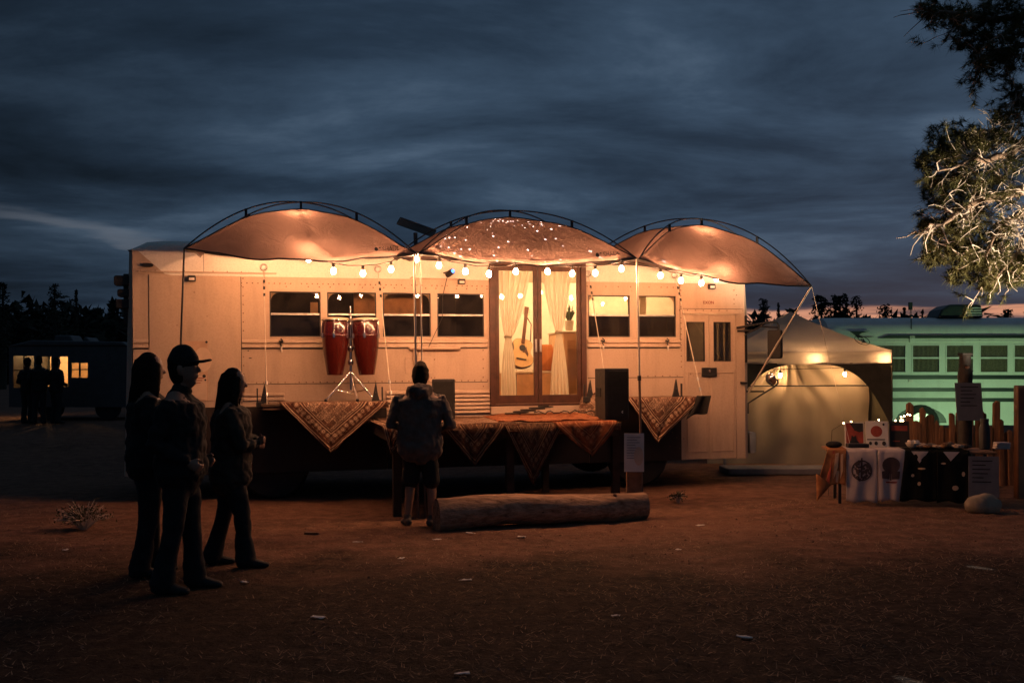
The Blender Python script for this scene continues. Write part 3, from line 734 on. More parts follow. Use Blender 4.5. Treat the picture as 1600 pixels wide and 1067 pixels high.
# double glass doors
du0, du1, dw0, dw1 = DOOR
s = MBd(); t = 0.055
s.box(du0 - 0.02, du0 + t, -0.05, 0.06, dw0, dw1 + 0.03); s.box(du1 - t, du1 + 0.02, -0.05, 0.06, dw0, dw1 + 0.03)
s.box(du0 + t, du1 - t, -0.05, 0.06, dw1 - 0.05, dw1 + 0.03); s.box(du0 + t, du1 - t, -0.055, 0.06, dw0, dw0 + 0.03)
dfr = s.build('door_surround', 'door_frame', bus, MB, bevel=0.005)
MBd().box(du0 - 0.02, du1 + 0.02, -0.07, 0.0, dw0 - 0.11, dw0 - 0.005).build('door_sill', 'bus_cream', bus, MB, bevel=0.006)
MBd().tube([(du0 + 0.09, -0.075, dw1 - 0.02), (du1 - 0.06, -0.075, dw1 - 0.012)], 0.013, 8).build('door_top_rail', 'bus_cream', bus, MB, smooth=60)
mid = (du0 + du1) / 2 - 0.01
for (a, c, hs) in ((du0 + t + 0.004, mid - 0.004, 1), (mid + 0.004, du1 - t - 0.004, -1)):
    lf = MBd(); e, f = dw0 + 0.034, dw1 - 0.054; st_ = 0.055
    lf.box(a, a + st_, -0.03, 0.015, e, f); lf.box(c - st_, c, -0.03, 0.015, e, f)
    lf.box(a + st_, c - st_, -0.029, 0.014, e, e + 0.115); lf.box(a + st_, c - st_, -0.029, 0.014, f - 0.075, f)
    leaf = lf.build('glass_door', 'door_frame', bus, MB, bevel=0.004)
    MBd().box(a + st_, c - st_, -0.011, -0.006, e + 0.115, f - 0.075).build('door_pane', 'door_glass', leaf, MB)
    hx = c - 0.030 if hs > 0 else a + 0.030
    MBd().box(hx - 0.014, hx + 0.014, -0.055, -0.030, e + 0.72, e + 0.90).build('door_handle', 'steel', leaf, MB, bevel=0.004)
# folding front door: two leaves with tall windows
fa, fc, fe, ff = FD; mid = (DL[1] + DR[0]) / 2
for (a, c, q) in ((fa + 0.006, mid - 0.003, DL), (mid + 0.003, fc - 0.006, DR)):
    wl = wall(a, c, fe + 0.006, ff - 0.008, [(q[0], q[1], 1.78, 2.36)], 0.035, 0.006)
    lf = wl.build('entry_door', 'bus_cream', bus, MB)
    s = MBd(); r_ = 0.010
    for (x0, x1, z0, z1) in ((q[0], q[0] + r_, 1.78, 2.36), (q[1] - r_, q[1], 1.78, 2.36), (q[0] + r_, q[1] - r_, 1.78, 1.78 + r_), (q[0] + r_, q[1] - r_, 2.36 - r_, 2.36)): s.box(x0, x1, 0.0, 0.03, z0, z1)
    s.build('door_gasket', 'rubber', lf, MB)
    MBd().box(q[0] + r_, q[1] - r_, 0.016, 0.020, 1.78 + r_, 2.36 - r_).build('door_window', 'window_mid', lf, MB)
    s = MBd()
    for (x0, x1, z0, z1) in ((a + 0.03, a + 0.045, 0.45, 1.62), (c - 0.045, c - 0.03, 0.45, 1.62), (a + 0.045, c - 0.045, 1.605, 1.62), (a + 0.045, c - 0.045, 0.45, 0.465)): s.box(x0, x1, -0.004, 0.006, z0, z1)
    s.build('door_moulding', 'bus_cream', lf, MB, bevel=0.003)
MBd().box(fa - 0.03, fc + 0.03, -0.03, 0.0, ff - 0.002, ff + 0.022).build('door_header', 'bus_cream', bus, MB, bevel=0.004)
a, w1 = BL(1096, 574.5); c, w0 = BL(1119, 588)
lk = MBd().box(a, c, -0.028, 0.004, w0, w1).build('door_lock', 'black_metal', bus, MB, bevel=0.006)
MBd().ball(((a + c) / 2, -0.035, (w0 + w1) / 2 + 0.015), 0.02).build('lock_button', 'chrome', lk, MB, smooth=180)
# unit number on the forehead panel
vs, fs = text_geo('EXON', 0.062, 0.002)
uc, wc = BL(1107, 473)
MBd().add([Vector((uc + p.x, -0.004 - p.z, wc + p.y)) for p in vs], fs).build('fleet_letters', 'tape_red', bus, MB)
# flood lamps, marker lamps
for (px, py) in ((300, 435.5), (720.5, 440.5), (1110.5, 448)):
    u, w = BL(px, py); lm = MBd().prism(rrect(u - 0.05, u + 0.05, w - 0.038, w + 0.038, 0.012), -0.065, -0.0).build('flood_lamp', 'black_plastic', bus, MB, bevel=0.006)
    MBd().box(u - 0.034, u + 0.034, -0.068, -0.064, w - 0.024, w + 0.008).build('lamp_lens', 'lens_clear', lm, MB)
u, w = BL(231, 414.5); MBd().prism(disc((u, w), 0.075, 14, 0.028), -0.035, 0.0).build('marker_lamp', 'black_metal', bus, MB, bevel=0.008)
for px in (412, 590.5, 917, 1053): pass
# rear cluster: tail lamps and ladder stubs sticking out behind
b = MBd()
for (z, h_, dx) in ((2.86, 0.13, -0.24), (2.70, 0.10, -0.20), (2.56, 0.12, -0.22)):
    b.prism(rrect(dx, -0.03, z - h_ / 2, z + h_ / 2, 0.03), 0.10, 0.24)
b.box(-0.13, -0.05, 0.14, 0.20, 2.3, 2.95); b.build('rear_lamp_cluster', 'black_plastic', bus, MB, bevel=0.01)
# near-black lower side, painting in the shade under the wings and stage
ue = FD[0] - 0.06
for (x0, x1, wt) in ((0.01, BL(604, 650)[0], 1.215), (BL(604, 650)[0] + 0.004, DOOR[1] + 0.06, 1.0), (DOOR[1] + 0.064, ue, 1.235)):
    MBd().box(x0, x1, -0.012, -0.0005, W_BOT, wt).build('shade_panel', 'bus_shade', bus, MB, bevel=0.003)
# front corner windscreen, wipers side, mirrors
b = MBd(); b.box(BLEN + 0.002, BLEN + 0.05, 0.01, 0.05, 1.76, 2.46); b.box(BLEN + 0.002, BLEN + 0.05, 0.62, 0.66, 1.76, 2.46); b.box(BLEN + 0.06, BLEN + 0.11, BWID / 2 - 0.03, BWID / 2 + 0.03, 1.76, 2.46); b.box(BLEN - 0.02, BLEN + 0.05, BWID - 0.05, BWID - 0.01, 1.76, 2.46)
b.build('windscreen_frame', 'black_metal', bus, MB, bevel=0.006)
b = MBd(); b.grid(lambda i, j: Vector((fprof[round(i * 6)][0] - 0.02, fprof[round(i * 6)][1] * 0.96 + 0.05, 1.76 + 0.69 * j)), 6, 2); b.build('windscreen', 'window_mid', bus, MB)
def mt(px, py, v): u, w = BL(px, py, v); return Vector((u, -v, w))
b = MBd(); v = 0.12
b.tube([mt(1151, 512, 0.02), mt(1176, 508, 0.10), mt(1205, 503, 0.16), mt(1213, 503.5, 0.17), mt(1216.5, 508, 0.17), mt(1217, 560, 0.17)], 0.016, 8)
b.tube([mt(1152, 517, 0.02), mt(1178, 516, 0.10), mt(1189, 510, 0.14), mt(1216, 512, 0.17)], 0.014, 8); b.tube([mt(1178, 516, 0.10), mt(1163, 524, 0.05)], 0.010, 6)
ma = b.build('mirror_arm', 'black_metal', bus, MB, smooth=60)
u0, w0 = BL(1203.5, 560, 0.17); u1, w1 = BL(1218.5, 515.5, 0.17); mc = Matrix.Translation(((u0 + u1) / 2, -0.17, (w0 + w1) / 2)) @ Matrix.Rotation(R(-62), 4, 'Z')
mh = MBd().prism(rrect(-0.115, 0.115, -(w1 - w0) / 2, (w1 - w0) / 2, 0.03), -0.03, 0.03, 'y', mc).build('mirror_head', 'rubber', ma, MB, bevel=0.01)
b = MBd(); b.tube([mt(1169, 646, 0.05), mt(1169, 630, 0.06), mt(1178, 624, 0.08), mt(1210, 604, 0.14), mt(1215.5, 599, 0.14), mt(1215, 594, 0.14), mt(1209, 590.5, 0.14)], 0.013, 8)
b.tube([mt(1166, 611.5, 0.03), mt(1194, 611.5, 0.11)], 0.012, 8); b.tube([mt(1157, 598, 0.02), mt(1167, 598.5, 0.03)], 0.016, 8)
sa = b.build('spot_mirror_arm', 'black_metal', bus, MB, smooth=60)
c_ = mt(1204.5, 592, 0.14); MBd().lathe([(0.0, -0.05), (0.05, -0.042), (0.085, -0.02), (0.10, 0.0), (0.092, 0.006), (0.0, 0.012)], 18, Matrix.Translation(c_) @ Matrix.Rotation(R(20), 4, 'Z') @ Matrix.Rotation(R(78), 4, 'Y')).build('spot_mirror', 'chrome', sa, MB, smooth=60)
# front bumper, wheels, underbody
MBd().prism(rrect(0.0, 0.10, 0.40, 0.72, 0.03), 0.05, BWID - 0.05, 'y', Matrix.Translation((BLEN + 0.10, 0, 0))).build('bumper', 'steel', bus, MB, bevel=0.01)
MBd().box(0.15, BLEN - 0.6, 0.25, BWID - 0.25, 0.36, 0.60).build('chassis', 'black_metal', bus, MB)
for (u, yv) in ((1.75, 0.14), (1.75, BWID - 0.14), (6.9, 0.14), (6.9, BWID - 0.14)):
    Mw = Matrix.Translation((u, yv, 0.44 - 0.0)) @ Matrix.Rotation(PI / 2, 4, 'X')
    wh = MBd().lathe([(0.26, -0.12), (0.42, -0.12), (0.46, -0.07), (0.46, 0.07), (0.42, 0.12), (0.26, 0.12)], 24, Mw).build('wheel', 'rubber', bus, MB, smooth=40)
    MBd().lathe([(0.02, -0.08), (0.20, -0.06), (0.265, -0.10), (0.265, 0.10), (0.20, 0.06), (0.02, 0.08)], 18, Mw).build('rim', 'steel', wh, MB, smooth=40)
# inside: floor, lining, partitions, panelling
IF = 1.12
MBd().box(0.05, BLEN - 0.05, 0.05, BWID - 0.05, IF - 0.05, IF).build('cabin_floor', 'ply', bus, MB)
room0 = DOOR[0] - 0.06; room1 = BL(905, 500)[0] + 0.02
b = MBd(); b.add([(room0, BWID - 0.06, IF), (BLEN - 0.05, BWID - 0.06, IF), (BLEN - 0.05, BWID - 0.06, IW), (room0, BWID - 0.06, IW)], [(0, 1, 2, 3)])
b.add([(room0, 0.06, IW - 0.0), (BLEN - 0.05, 0.06, IW - 0.0), (BLEN - 0.05, 0.5, IW + 0.22), (room0, 0.5, IW + 0.22)], [(0, 1, 2, 3)])
b.add([(room0, 0.5, IW + 0.22), (BLEN - 0.05, 0.5, IW + 0.22), (BLEN - 0.05, BWID - 0.5, IW + 0.22), (room0, BWID - 0.5, IW + 0.22)], [(0, 1, 2, 3)])
b.add([(room0, BWID - 0.5, IW + 0.22), (BLEN - 0.05, BWID - 0.5, IW + 0.22), (BLEN - 0.05, BWID - 0.06, IW), (room0, BWID - 0.06, IW)], [(0, 1, 2, 3)])
b.build('cabin_lining', 'lining', bus, MB)
MBd().box(room0, room0 + 0.04, 0.06, BWID - 0.08, IF, IW + 0.2).build('partition', 'lining', bus, MB)
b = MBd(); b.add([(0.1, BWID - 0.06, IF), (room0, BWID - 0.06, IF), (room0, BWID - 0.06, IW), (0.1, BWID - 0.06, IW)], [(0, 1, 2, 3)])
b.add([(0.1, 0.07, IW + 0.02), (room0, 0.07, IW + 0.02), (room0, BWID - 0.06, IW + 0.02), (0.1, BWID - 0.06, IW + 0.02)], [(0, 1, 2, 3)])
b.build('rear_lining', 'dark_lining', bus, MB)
a = BL(563, 480)[0]; c = BL(668, 480)[0]
MBd().box(a - 0.05, c, 0.42, 0.48, IF, 2.95).build('wood_panelling', 'ply', bus, MB)
a2 = BL(487, 480)[0]; MBd().box(a2, a2 + 0.10, 0.35, 0.45, 2.2, 2.62).build('shelf_bracket', 'cabinet', bus, MB)
# cab seen through the two front windows: rib arches, rear glass hoop, seats, dark lower shelves
for px in (985, 1052):
    a = BL(px, 480, -0.9)[0]
    MBd().prism([(0.5, 1.2), (0.62, 1.2), (0.62, 2.62), (0.74, 2.85), (0.9, 2.98), (0.9, 3.2), (0.5, 3.2)], a, a + 0.10, 'x').build('cab_rib', 'lining', bus, MB)
a = BL(930, 490, -1.5)[0]
pts = [(a - 0.28 + 0.56 * i / 12, 1.5, 2.08 + 0.36 * math.sin(PI * i / 12) ** 0.6) for i in range(13)]
MBd().prism([(p[0], p[2]) for p in pts], 1.48, 1.54).build('seat_hoop', 'black_plastic', bus, MB)
a = BL(917, 520)[0]
MBd().box(a, BLEN - 0.5, 0.95, 1.0, 1.3, 2.12).build('counter_back', 'ply', bus, MB); MBd().box(a, BLEN - 0.5, 1.0, 1.5, 2.10, 2.14).build('counter_top', 'cabinet', bus, MB)
for (u, d) in ((a + 0.45, 0.5), (a + 0.9, 0.6)): MBd().box(u, u + 0.28, 1.1, 1.14, 2.16, 2.5).build('cupboard_door', 'cabinet', bus, MB, bevel=0.01)
# cabin ceiling lamps
for u in ((DOOR[0] + DOOR[1]) / 2, BL(985, 480)[0], BL(1090, 480)[0]):
    lp = MBd().lathe([(0.13, 0.0), (0.14, 0.03)], 20, Matrix.Translation((u, 1.35, IW + 0.185))).build('ceiling_lamp', 'chrome', bus, MB)
    MBd().lathe([(0.03, -0.10), (0.08, -0.085), (0.11, -0.045), (0.12, 0.0)], 20, Matrix.Translation((u, 1.35, IW + 0.185))).build('lamp_glass', 'cabin_glow', lp, MB, smooth=60)
# ================================================================== stage and fold-out wings
SV = 2.1; SW = 1.02                     # stage depth, deck height (bus frame)
s0 = BL(604, 660, SV)[0]; s1 = BL(972, 664, SV)[0]
st = thing('stage_platform', 'low dark timber stage deck folded out below the glass doors', 'stage', B((s0 + s1) / 2, SV / 2, 0))
n = 9
for k in range(n):                     # deck boards run along the bus
    v0 = 0.06 + (SV - 0.06) * k / n; v1 = 0.06 + (SV - 0.06) * (k + 1) / n - 0.012
    MBd().box(s0, s1, -v1, -v0, SW - 0.035, SW).build('deck_board', 'deck', st, MB)
b = MBd(); b.box(s0, s1, -SV + 0.0, -SV + 0.05, SW - 0.16, SW - 0.037); b.box(s0, s1, -0.12, -0.07, SW - 0.16, SW - 0.037)
for k in range(5): u = s0 + (s1 - s0 - 0.05) * k / 4; b.box(u, u + 0.05, -SV + 0.05, -0.12, SW - 0.155, SW - 0.039)
b.build('deck_frame', 'ash_shaded', st, MB)
for u in (s0 + 0.08, (s0 + s1) / 2, s1 - 0.1):
    MBd().box(u, u + 0.09, -SV + 0.06, -SV + 0.15, -0.02, SW - 0.16).build('leg', 'ash_shaded', st, MB)
for u in (s0 + 0.4, s1 - 0.5): MBd().box(u, u + 0.09, -0.3, -0.21, -0.02, SW - 0.16).build('leg', 'ash_shaded', st, MB)
WV = 0.75; WW = 1.265
wl0 = BL(408, 632, WV)[0]; wl1 = BL(610, 630, WV)[0]; wr0 = BL(985, 618, WV)[0]; wr1 = BL(1101, 617, WV)[0]
wings = []
for (a, c, lab) in ((wl0, wl1, 'narrow fold-down shelf wing under the drums left of the stage'), (wr0, wr1, 'narrow fold-down shelf wing beside the entry door right of the loudspeaker')):
    w_ = thing('fold_down_shelf', lab, 'shelf', B((a + c) / 2, WV / 2, WW), 'fold-down shelves')
    MBd().box(a, c, -WV, -0.03, WW - 0.03, WW).build('shelf_board', 'deck', w_, MB, bevel=0.004)
    b = MBd()
    b.box(a + 0.02, c - 0.02, -WV + 0.02, -WV + 0.05, WW - 0.07, WW - 0.031); b.build('edge_batten', 'ash_wood', w_, MB)
# ---------------------------------------------------------------- ropes holding the wings
def support_rope(top_px, bot, lab):
    u, w = BL(*top_px); t = Vector((u, -0.05, w)); e = Vector((bot[0], -bot[1], bot[2]))
    o = thing('support_rope', lab, 'rope', MB @ e, 'ropes holding up the wings')
    br = MBd().box(u - 0.03, u + 0.03, -0.02, 0.0, w - 0.04, w + 0.04).build('bracket', 'steel', o, MB, bevel=0.005)
    ring = [(u + 0.042 * math.cos(2 * PI * k / 12), -0.035, w + 0.042 * math.sin(2 * PI * k / 12)) for k in range(12)]
    MBd().tube(ring, 0.009, 6, True).build('ring', 'steel', br, MB, smooth=60)
    MBd().tube([t + Vector((0, 0, -0.04)), e], 0.0062, 6).build('rope_line', 'rope', o, MB, smooth=60)
    d = (e - t)
    for k, f in enumerate((0.10, 0.15, 0.20)): q = t + d * f; MBd().tube([q, q + d.normalized() * 0.035], 0.014, 8).build('bead', 'black_metal', o, MB)
    for f in (0.84, 0.92): q = t + d * f; MBd().tube([q, q + d.normalized() * 0.045], 0.017, 8).build('turnbuckle', 'steel', o, MB)
support_rope((412, 418), (BL(417, 630, WV - 0.03)[0], WV - 0.03, WW), 'leftmost support rope, from ring above first window to shelf corner')
support_rope((590, 421), (BL(612, 636, WV - 0.03)[0], WV - 0.03, WW), 'support rope from ring above the drums down to right shelf corner')
support_rope((918, 428), (BL(951, 600, 0.6)[0], 0.6, WW), 'support rope crossing the window just right of the glass doors')
support_rope((1053, 430), (BL(1097, 622, WV - 0.03)[0], WV - 0.03, WW), 'rightmost support rope slanting past the entry door window')
for (px, py, lab) in ((439, 535, 'small wire hook with rag on rail below first window'), (940.5, 534, 'small hook on rail below window beside the glass doors'), (1041, 534, 'small dark hook on rail below the window nearest the entry door')):
    u, w = BL(px, py); o = thing('rail_hook', lab, 'hook', B(u, 0.04, w - 0.1))
    MBd().tube([(u, -0.03, w + 0.05), (u + 0.02, -0.06, w + 0.02), (u - 0.01, -0.05, w - 0.02), (u + 0.01, -0.045, w - 0.05)], 0.009, 6).build('hook', 'black_metal', o, MB)
    MBd().tube([(u - 0.03, -0.04, w + 0.015), (u + 0.03, -0.04, w + 0.005)], 0.011, 6).build('clamp', 'black_metal', o, MB)
    MBd().tube([(u + 0.01, -0.045, w - 0.05), (u + 0.005, -0.05, w - 0.09), (u + 0.012, -0.045, w - 0.13)], [0.008, 0.013, 0.006], 6).build('tag', 'paper', o, MB)
# ---------------------------------------------------------------- draped cloths
def drape(name, lab, mat, uA, uB, tip_u, drop, v, w, top_depth, group=None, seed=0, sharp=1.0, up=0.012, wave=0.055, cat='cloth', z_off=0.0):
    """one cloth: a sheet lying on the deck whose corner hangs over the front edge as a point"""
    b = MBd(); nu, nt_, nb = 30, 14, 8
    rows = []
    for j in range(nb + 1):               # lying part, back to front
        f = 1 - j / nb
        rows.append([Vector((uA + (uB - uA) * i / nu, -v + top_depth * f, w + up + 0.006 * noise.noise(Vector((i * 0.4, j * 0.6, seed))))) for i in range(nu + 1)])
    for j in range(1, nt_ + 1):           # hanging part, narrowing to its tip
        t = j / nt_; k = t ** sharp; a = uA + (tip_u - uA) * k; c = uB + (tip_u - uB) * k; row = []
        for i in range(nu + 1):
            s = i / nu; u = a + (c - a) * s
            fold = wave * (0.35 + t) * math.sin(s * 7 + seed * 2.1 + 1.5 * t) * (1 - 0.4 * t) + 0.012 * noise.noise(Vector((u * 5, t * 4, seed)))
            edge = 0.06 * noise.noise(Vector((s * 5, seed, 0))) * t; u += 0.03 * t * noise.noise(Vector((t * 5, seed, 3)))
            row.append(Vector((u, -v - 0.012 - 0.012 * (1 - math.exp(-t * 20)) - abs(fold) * 0.9 - 0.02 * t, w + up - 0.004 - drop * t + edge * 0.4)))
        rows.append(row)
    for row in rows: b.v += row
    m = nu + 1
    b.f = [(j * m + i, j * m + i + 1, (j + 1) * m + i + 1, (j + 1) * m + i) for j in range(len(rows) - 1) for i in range(nu)]
    def uv(p, idx):
        q = idx // m; x = p.x - tip_u; y = p.z - (w - drop) if q > nb else drop + (p.y + v)
        e1 = Vector((uB - tip_u, drop)).normalized(); e2 = Vector((uA - tip_u, drop)).normalized(); dt = e1.x * e2.y - e1.y * e2.x
        return ((x * e2.y - y * e2.x) / dt, (e1.x * y - e1.y * x) / dt)
    o = b.build(name, mat, None, MB, smooth=180, uv=uv, solid=0.006); return tag(o, lab, cat, group)
dU = lambda px, py, v: BL(px, py, v)
tip = dU(516, 708, WV + 0.03)
drape('patterned_cloth', 'brown block-printed cloth hanging in a point below the conga drums', 'rug_brown', dU(437, 632, WV)[0], dU(606, 632, WV)[0], tip[0], WW - tip[1], WV, WW, 0.7, 'patterned cloths on the stage', 1)
tip = dU(1026, 692, WV + 0.03)
drape('patterned_cloth', 'brown block-printed cloth hanging in a point right of the loudspeaker', 'rug_brown', dU(978, 620, WV)[0], dU(1098, 618, WV)[0], tip[0], WW - tip[1], WV, WW, 0.66, 'patterned cloths on the stage', 2)
tip = dU(741, 728, SV + 0.03)
drape('patterned_cloth', 'dark lattice cloth hanging in a point over the stage edge beside standing man', 'rug_dark', dU(688, 668, SV)[0], dU(790, 668, SV)[0], tip[0], SW - tip[1], SV, SW, 1.6, 'patterned cloths on the stage', 3)
tip = dU(832, 757, SV + 0.02)
drape('patterned_cloth', 'very dark cloth with the longest point over the middle of the stage edge', 'rug_dark', dU(786, 668, SV)[0], dU(880, 668, SV)[0], tip[0], SW - tip[1], SV, SW, 1.5, 'patterned cloths on the stage', 4, 1.0, 0.008)
tip = dU(924, 714, SV + 0.04)
drape('patterned_cloth', 'rust red cloth with rounded point over the right end of the stage edge', 'rug_red', dU(866, 666, SV)[0], dU(964, 666, SV)[0], tip[0], SW - tip[1], SV, SW, 1.2, 'patterned cloths on the stage', 5, 1.3, 0.02)
tip = dU(609, 712, SV + 0.02)
drape('patterned_cloth', 'patterned cloth showing just left of the standing man at the stage corner', 'rug_brown', dU(597, 655, SV)[0], dU(640, 668, SV)[0], tip[0], SW - tip[1], SV, SW, 1.9, 'patterned cloths on the stage', 6, 0.8)
# a runner hanging a hand's breadth all along the stage front
def runp(i, j):
    u = s0 + 0.02 + (s1 - s0 - 0.04) * i
    hang_ = 0.11 + 0.05 * noise.noise(Vector((u * 1.7, 0, 2))) + 0.02 * noise.noise(Vector((u * 9, 0, 5)))
    if j < 0.3: return Vector((u, -SV + 0.35 * (1 - j / 0.3) - 0.004, SW + 0.006 + 0.004 * noise.noise(Vector((u * 4, j * 6, 1)))))
    t = (j - 0.3) / 0.7; return Vector((u, -SV - 0.008 - 0.018 * t * (1 + math.sin(u * 14 + 2 * math.sin(u * 3))), SW + 0.004 - hang_ * t))
tag(MBd().grid(runp, 160, 10).build('stage_runner', 'rug_dark', None, MB, smooth=180, uv=lambda p, i: (p.x * 0.9 - 2, (p.z - SW) + 0.16), solid=0.005), 'dark patterned runner hanging along the whole stage front edge', 'cloth')
# rumpled orange rug on the deck before the doors
ra, rc = dU(775, 655, 1.4)[0], dU(938, 655, 1.4)[0]
def rugp(i, j):
    u = ra + (rc - ra) * i + 0.18 * (j - 0.5); y = -1.95 + 1.75 * j + 0.05 * math.sin(i * 9)
    e = max(abs(i - 0.5), abs(j - 0.5)) * 2
    z = SW + 0.030 + 0.030 * noise.noise(Vector((u * 2.6, y * 2.6, 4))) + 0.018 * noise.noise(Vector((u * 7, y * 7, 1))) + 0.03 * sstep(0.8, 1.0, 1 - abs(i - 0.93) * 6)
    return Vector((u, y, max(SW + 0.022, z)))
b = MBd().grid(rugp, 44, 36)
tag(b.build('rumpled_rug', 'rug_red', None, MB, smooth=180, uv=lambda p, i: (p.x * 0.8 - 1.5, p.y * 0.8 + 3), solid=0.012), 'rumpled orange rug lying on the stage deck before the glass doors', 'rug')
# flat patterned rug under it on the left half of the deck
ra2, rc2 = s0 + 0.05, dU(800, 655, 1.4)[0]
b = MBd().grid(lambda i, j: Vector((ra2 + (rc2 - ra2) * i, -2.06 + 1.9 * j, SW + 0.019 + 0.005 * noise.noise(Vector((i * 9, j * 9, 7))))), 30, 20)
tag(b.build('flat_rug', 'rug_brown', None, MB, smooth=180, uv=lambda p, i: (p.x * 0.8 - 1.5, p.y * 0.8 + 3), solid=0.006), 'flat patterned rug on the left half of the stage deck', 'rug')
# cloth heaped at the foot of the right door post
def heap(i, j):
    u = dU(917, 640, 0.5)[0] - 0.10 + 0.42 * i; t = j
    return Vector((u + 0.10 * t, -0.25 - 0.35 * i - 0.12 * (1 - t) + 0.03 * math.sin(9 * i), SW + 0.02 + 0.40 * t ** 1.2 * (0.6 + 0.4 * i) + 0.03 * noise.noise(Vector((i * 6, j * 6, 2)))))
tag(MBd().grid(heap, 16, 16).build('draped_scarf', 'rug_brown', None, MB, smooth=180, uv=lambda p, i: (p.x - 4.5, p.z - 0.4), solid=0.006), 'patterned scarf hanging between the right door post and the loudspeaker', 'scarf')
# black rag on the last rope, dark object and cable on the deck
tr = dU(1094, 622, WV)
def rag(i, j): return Vector((tr[0] - 0.06 + 0.20 * i - 0.10 * j * (1 - i) - 0.06 * j, -WV - 0.03 - 0.03 * math.sin(i * 7), WW + 0.03 - (0.22 + 0.10 * (1 - i)) * j + 0.03 * math.sin(5 * i) * j))
tag(MBd().grid(rag, 12, 12).build('black_rag', 'cloth_black', None, MB, smooth=180, solid=0.02), 'black rag knotted on the right shelf corner beside the entry door', 'rag')
def cable(pts, name, lab, r=0.008):
    b = MBd().tube(pts, r, 6); return tag(b.build(name, 'cord', None, MB, smooth=60), lab, 'cable')
u = dU(795, 648, 0.4)[0]; v_ = 0.5
pts = [(u + 0.02 * k + 0.14 * math.cos(k * 1.1), -v_ + 0.06 * math.sin(k * 1.1), SW + 0.055 + 0.004 * k) for k in range(28)]
cable(pts, 'coiled_cable', 'small coil of dark cable on the deck below the left door leaf', 0.009)
u = dU(830, 648, 0.4)[0]
cable([(u + 0.05 * k, -0.55 - 0.08 * math.sin(k * 0.9), SW + 0.075 + 0.02 * math.sin(k * 1.7)) for k in range(22)], 'loose_cable', 'loose dark cable snaking over the orange rug below the doors', 0.008)

# ================================================================== drums, stand, loudspeakers, clamps
CU, CWp = BL(548, 627, 0.40); CU = BL(548, 560, 0.40)[0]
stand = thing('drum_stand', 'chrome tripod stand holding the two red conga drums', 'stand', B(CU, 0.40, WW))
cyv = -0.40
b = MBd().tube([(CU, cyv, WW + 0.16), (CU, cyv, WW + 1.12)], 0.018, 10).tube([(CU, cyv, WW + 1.10), (CU, cyv, WW + 1.26)], 0.010, 8); b.build('post', 'chrome', stand, MB, smooth=60)
for k, (dx, dy) in enumerate(((-0.33, -0.10), (0.30, -0.10), (0.06, -0.27))):
    lg = MBd().tube([(CU, cyv, WW + 0.40), (CU + dx, cyv + dy, WW + 0.03)], 0.013, 8).tube([(CU, cyv, WW + 0.12), (CU + dx * 0.62, cyv + dy * 0.62, WW + 0.165)], 0.009, 6).build('leg', 'chrome', stand, MB, smooth=60)
    MBd().ball((CU + dx, cyv + dy, WW + 0.033), 0.022).build('rubber_foot', 'rubber', lg, MB, smooth=180)
for w in (WW + 0.52, WW + 0.70, WW + 1.02): MBd().lathe([(0.028, -0.035), (0.036, -0.02), (0.036, 0.02), (0.028, 0.035)], 12, Matrix.Translation((CU, cyv, w))).build('collar', 'chrome', stand, MB, smooth=40)
MBd().tube([(CU - 0.16, cyv + 0.02, WW + 0.98), (CU + 0.16, cyv + 0.02, WW + 0.98)], 0.014, 8).tube([(CU - 0.14, cyv + 0.02, WW + 0.72), (CU + 0.14, cyv + 0.02, WW + 0.72)], 0.012, 8).build('cradle_bar', 'chrome', stand, MB, smooth=60)
